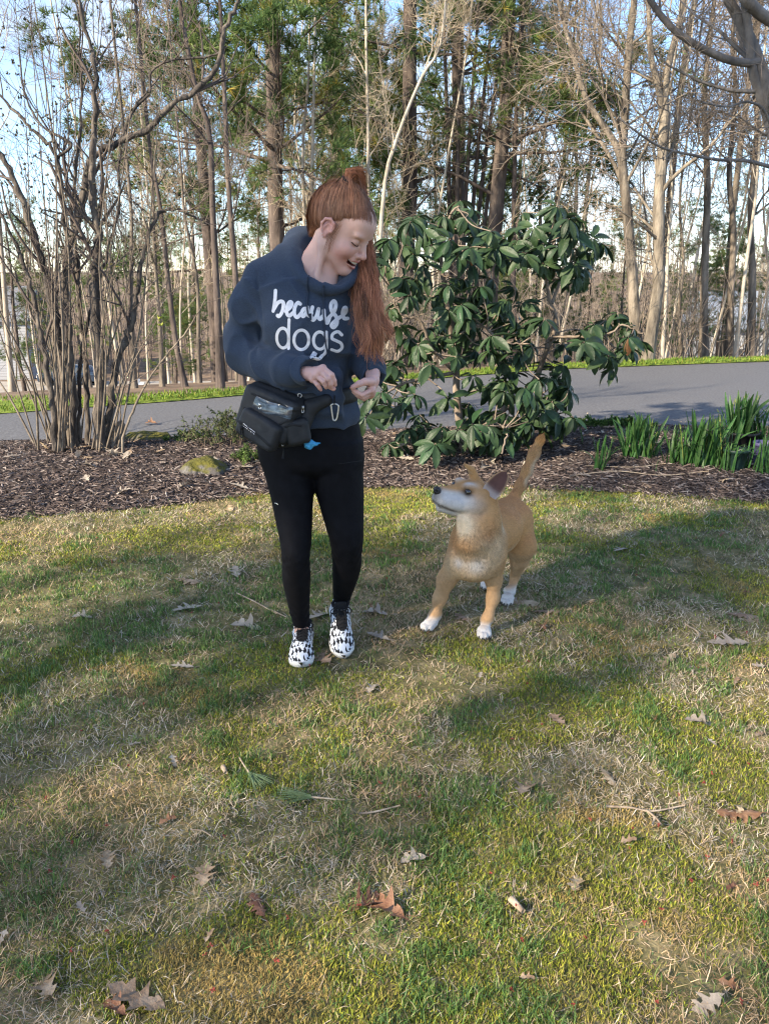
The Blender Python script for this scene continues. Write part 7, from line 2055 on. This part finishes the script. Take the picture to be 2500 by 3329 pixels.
LV = [(455, 3262, 0, 0.95, 75, 'large pointed pale oak leaf lying flat at the bottom left'), (1705, 2562, 1, 0.85, -25, 'big tan oak leaf between the dog and the forked twig'),
      (1813, 2343, 0, 0.60, 20, 'narrow two-armed oak leaf below the dog\'s front paws'), (665, 2862, 0, 0.70, 5, 'upright tan oak leaf in the lower left of the lawn'),
      (150, 3225, 1, 0.70, 40, 'crumpled brown leaf near the bottom left corner'), (1255, 2960, 5, 0.75, 60, 'curled reddish brown leaf at the bottom middle'),
      (2408, 2650, 6, 0.85, 80, 'dark brown curled leaf right of the forked twig'), (1345, 2798, 3, 0.50, 100, 'small bleached leaf below the middle of the lawn'),
      (1040, 2005, 4, 1.05, -35, 'pale oak leaf on the grass between the woman\'s shoes'), (1052, 2148, 0, 0.90, 30, 'tan oak leaf just right of the forward shoe'),
      (805, 2044, 3, 1.0, 80, 'pale curled oak leaf left of the forward shoe'), (768, 1868, 4, 0.9, 15, 'bleached oak leaf left of the woman\'s knee'),
      (612, 1896, 2, 1.0, 70, 'brown oak leaf in the lawn left of the woman'), (610, 1985, 4, 0.9, 110, 'bleached oak leaf below the brown one left of the woman'),
      (1222, 2004, 3, 0.9, 75, 'pale ragged leaf right of the rear shoe'), (1230, 2078, 4, 0.8, 50, 'bleached leaf scrap below the pale ragged leaf'),
      (1705, 1960, 2, 1.0, 85, 'brown oak leaf at the dog\'s hind paw'), (1780, 1990, 2, 0.95, 75, 'long brown leaf right of the dog\'s hind paw'),
      (2280, 2352, 3, 0.75, 70, 'crumpled white leaf in a tuft on the right side of the lawn'), (1980, 2532, 2, 0.55, 20, 'small grey-brown leaf right of the big tan oak leaf'),
      (2370, 2096, 4, 1.1, 85, 'wide flat pale leaf near the right edge of the lawn'), (2430, 2014, 2, 1.1, 70, 'brown curled leaf at the right edge above the wide pale leaf'),
      (1762, 2036, 5, 0.5, 10, 'small orange leaf right of the dog\'s front paw'), (1500, 2010, 2, 0.6, 40, 'dark leaf scrap between the dog\'s front paws'),
      (350, 2808, 1, 0.55, 20, 'tan leaf curled upright on the left of the lawn'), (595, 2175, 4, 0.6, 90, 'flat bleached leaf halfway to the left edge'),
      (270, 2012, 3, 0.6, 100, 'bluish white leaf at the left of the lawn'), (840, 2950, 6, 0.55, 30, 'brown crumpled leaf left of the curled reddish leaf'),
      (375, 3290, 5, 0.45, 60, 'dark curled leaf beside the large pale oak leaf')]
for px, py, k, sz, ang, lab in LV: leaf(px, py, oak[k], sz, ang, lab, tilt=0.12)
for k in range(55):
    py = 1660 + 1650 * rg.random() ** 1.5; px = rg.uniform(0, 2500)
    g = gnd(px, py)
    if g[1] > edge_y(L_LAWN, g[0]) - 0.1 or (900 < px < 1200 and 1950 < py < 2200): continue
    leaf(px, py, small[rg.integers(0, 3)] if rg.random() < 0.7 else oak[rg.integers(0, 7)], rg.uniform(0.4, 0.8), rg.uniform(0, 360), 'scrap of dry leaf scattered on the lawn', 'leaf scraps on the lawn', 0.25)
for k in range(50):
    py = rg.uniform(1420, 1640); px = rg.uniform(0, 2500)
    g = gnd(px, py)
    if not (edge_y(L_LAWN, g[0]) + 0.05 < g[1] < edge_y(L_NEAR, g[0]) - 0.05): continue
    leaf(px, py, oak[rg.integers(0, 5)], rg.uniform(0.55, 1.0), rg.uniform(0, 360), 'dry oak leaf lying on the mulch', 'leaves on the mulch', 0.25, dz=0.02)
for px, py, lab in ((705, 1548, 'pale oak leaf beside the mossy rock'), (790, 1555, 'broad pale oak leaf between the rock and the woman\'s leg'), (780, 1600, 'pale leaf on the mulch below the mossy rock'), (2440, 1555, 'wide tan leaf in front of the lavender pot')):
    leaf(px, py, oak[4], 1.1, rg.uniform(0, 360), lab, tilt=0.3, dz=0.02)
for k in range(16):
    px = rg.uniform(150, 420)
    leaf(px, rg.uniform(1480, 1530), oak[rg.integers(0, 5)], rg.uniform(0.8, 1.1), rg.uniform(0, 360), 'dry oak leaf heaped at the foot of the leafless shrub', 'leaves under the leafless shrub', 0.5, dz=0.02)
leaf(491, 1388, oak[5], 0.9, 80, 'curled dark red leaf lying on the driveway', dz=0.03, zz=0.015)
# sticks
M_stick = mat('weathered_stick', [(0.24, 0.18, 0.13), (0.36, 0.28, 0.20), (0.46, 0.38, 0.29)], 30, 0.85, 0.3, 120)
def stick(paths, r, label, name='twig'):
    mb = MB()
    for p in paths:
        w = []
        for a, b in p:
            g = gnd(a, b); g[2] = (float(lawn_z(g[0], g[1])) if g[1] < edge_y(L_LAWN, g[0]) else float(mulch_z(g[0], g[1]))) + 0.014; w.append(g)
        tube1(mb, w, r, r * 0.7, 6)
    return tag(mb.build(name, M_stick), label, 'twig')
stick([[(1970, 2625), (2050, 2632), (2120, 2642), (2225, 2620)], [(2100, 2640), (2130, 2660), (2152, 2684)], [(2130, 2660), (2120, 2685)]], 0.0032, 'forked pale twig lying on the right of the lawn')
stick([[(770, 1940), (830, 1968), (900, 2005)], [(880, 1995), (935, 2018)]], 0.003, 'thin dry stalk left of the forward shoe')
stick([[(1168, 2660), (1220, 2650), (1300, 2630)]], 0.0028, 'short grey twig right of the pine sprigs')
stick([[(690, 2740), (660, 2722), (620, 2718)]], 0.002, 'small twig in the lower left of the lawn')
stick([[(725, 2500), (735, 2520)]], 0.008, 'stub of bark above the pine sprigs')
stick([[(1660, 2935), (1700, 2975)]], 0.009, 'lichen-grey stub of branch at the bottom right')
stick([[(2225, 2040), (2270, 2075), (2250, 2105)]], 0.003, 'crooked grey twig at the right of the lawn')
stick([[(1850, 1568), (2000, 1560), (2150, 1572), (2300, 1566)]], 0.004, 'long bare stick lying in front of the daffodils')
stick([[(1900, 1542), (2050, 1552), (2160, 1545)]], 0.004, 'second long stick lying at the daffodils\' feet')
# pine sprigs
M_sprig = mat('fallen_pine_needles', [(0.10, 0.16, 0.08), (0.16, 0.22, 0.11)], 30, 0.6)
def sprig(px, py, a0, L, label):
    g = gnd(px, py); g[2] = float(lawn_z(g[0], g[1])) + 0.02
    t = thing('pine_sprig', label, 'pine sprig', g)
    rg = rs(int(px)); n = 42
    a = math.radians(a0) + rg.normal(0, 0.22, n)
    P = np.zeros((n, 3, 3)); P[:, 0] = g + rg.normal(0, 0.002, (n, 3))
    d = np.stack([np.cos(a), np.sin(a), rg.uniform(0.0, 0.18, n)], 1); l_ = L * rg.uniform(0.7, 1.05, n)[:, None]
    P[:, 1] = P[:, 0] + d * l_ * 0.5; P[:, 2] = P[:, 1] + (d - [0, 0, 0.15]) * l_ * 0.5
    v, q = tubes(P, np.full((n, 3), 0.0009) * [1, 1, 0.4], 3); MB().add(v, q).build('needles', M_sprig, t)
    mb = MB(); b = math.radians(a0 + 180); tube1(mb, [g, g + [0.04 * math.cos(b), 0.04 * math.sin(b), 0.0], g + [0.09 * math.cos(b), 0.09 * math.sin(b) + 0.01, -0.008]], 0.003, 0.002, 5); mb.build('stalk', M_stick, t)
sprig(1012, 2612, 172, 0.10, 'green pine sprig with needles spread to the left')
sprig(812, 2525, -60, 0.09, 'green pine sprig with needles hanging toward the viewer')
# red maple flowers dropped on the lawn
M_red = mat('fallen_maple_flowers', [(0.16, 0.03, 0.025), (0.26, 0.045, 0.035)], 50, 0.7)
rg = rs(1031); mb = MB()
for k in range(70):
    py = 1750 + 1550 * rg.random() ** 1.2; g = gnd(rg.uniform(0, 2500), py); g[2] = float(lawn_z(g[0], g[1])) + 0.016
    if g[1] < edge_y(L_LAWN, g[0]): bud_cluster(mb, g, np.array([0, 0, 0.3]), 0.0075, rg, 5)
tag(mb.build('maple_flowers', M_red, None, False), 'tiny red maple flowers speckling the lawn', 'flowers', kind='stuff')

# ------------------------------------------------------------------ trees out of the frame to the left that shade the lawn
for k, (x_, y_, s_) in enumerate([(-6.6, -2.15, 0.50), (-8.6, -3.5, 0.55)]):
    dup(protos[11 + k % 3], (x_, y_, -0.05), 1.3 * k, s_, 'white pine standing beside the lawn out of view', 'pines beside the lawn')
for k, (x_, y_, s_) in enumerate([(-7.5, -6.5, 0.9), (-12.0, -7.6, 1.0), (-15.0, -9.0, 1.0)]):
    dup(first[('f', k % 5)], (x_, y_, -0.05), 1.1 * k, s_, 'bare tree standing beside the lawn out of view', 'bare trees beside the lawn')
# small debris along the driveway's near edge
rg = rs(1041); mb = MB()
for k in range(260):
    t_ = rg.random() * (len(L_NEAR) - 2); i_ = int(t_); p_ = L_NEAR[i_] * (1 - t_ + i_) + L_NEAR[i_ + 1] * (t_ - i_)
    c_ = np.array([p_[0], p_[1] + abs(rg.normal(0, 0.35)) + 0.06, 0.022])
    if abs(c_[0]) < 6: bud_cluster(mb, c_, np.array([rg.normal(), rg.normal(), 0.1]), rg.uniform(0.008, 0.025), rg, 1)
tag(mb.build('driveway_debris', M_stick, None, False), 'bits of bark and twig strewn along the driveway edge', 'debris', kind='stuff')
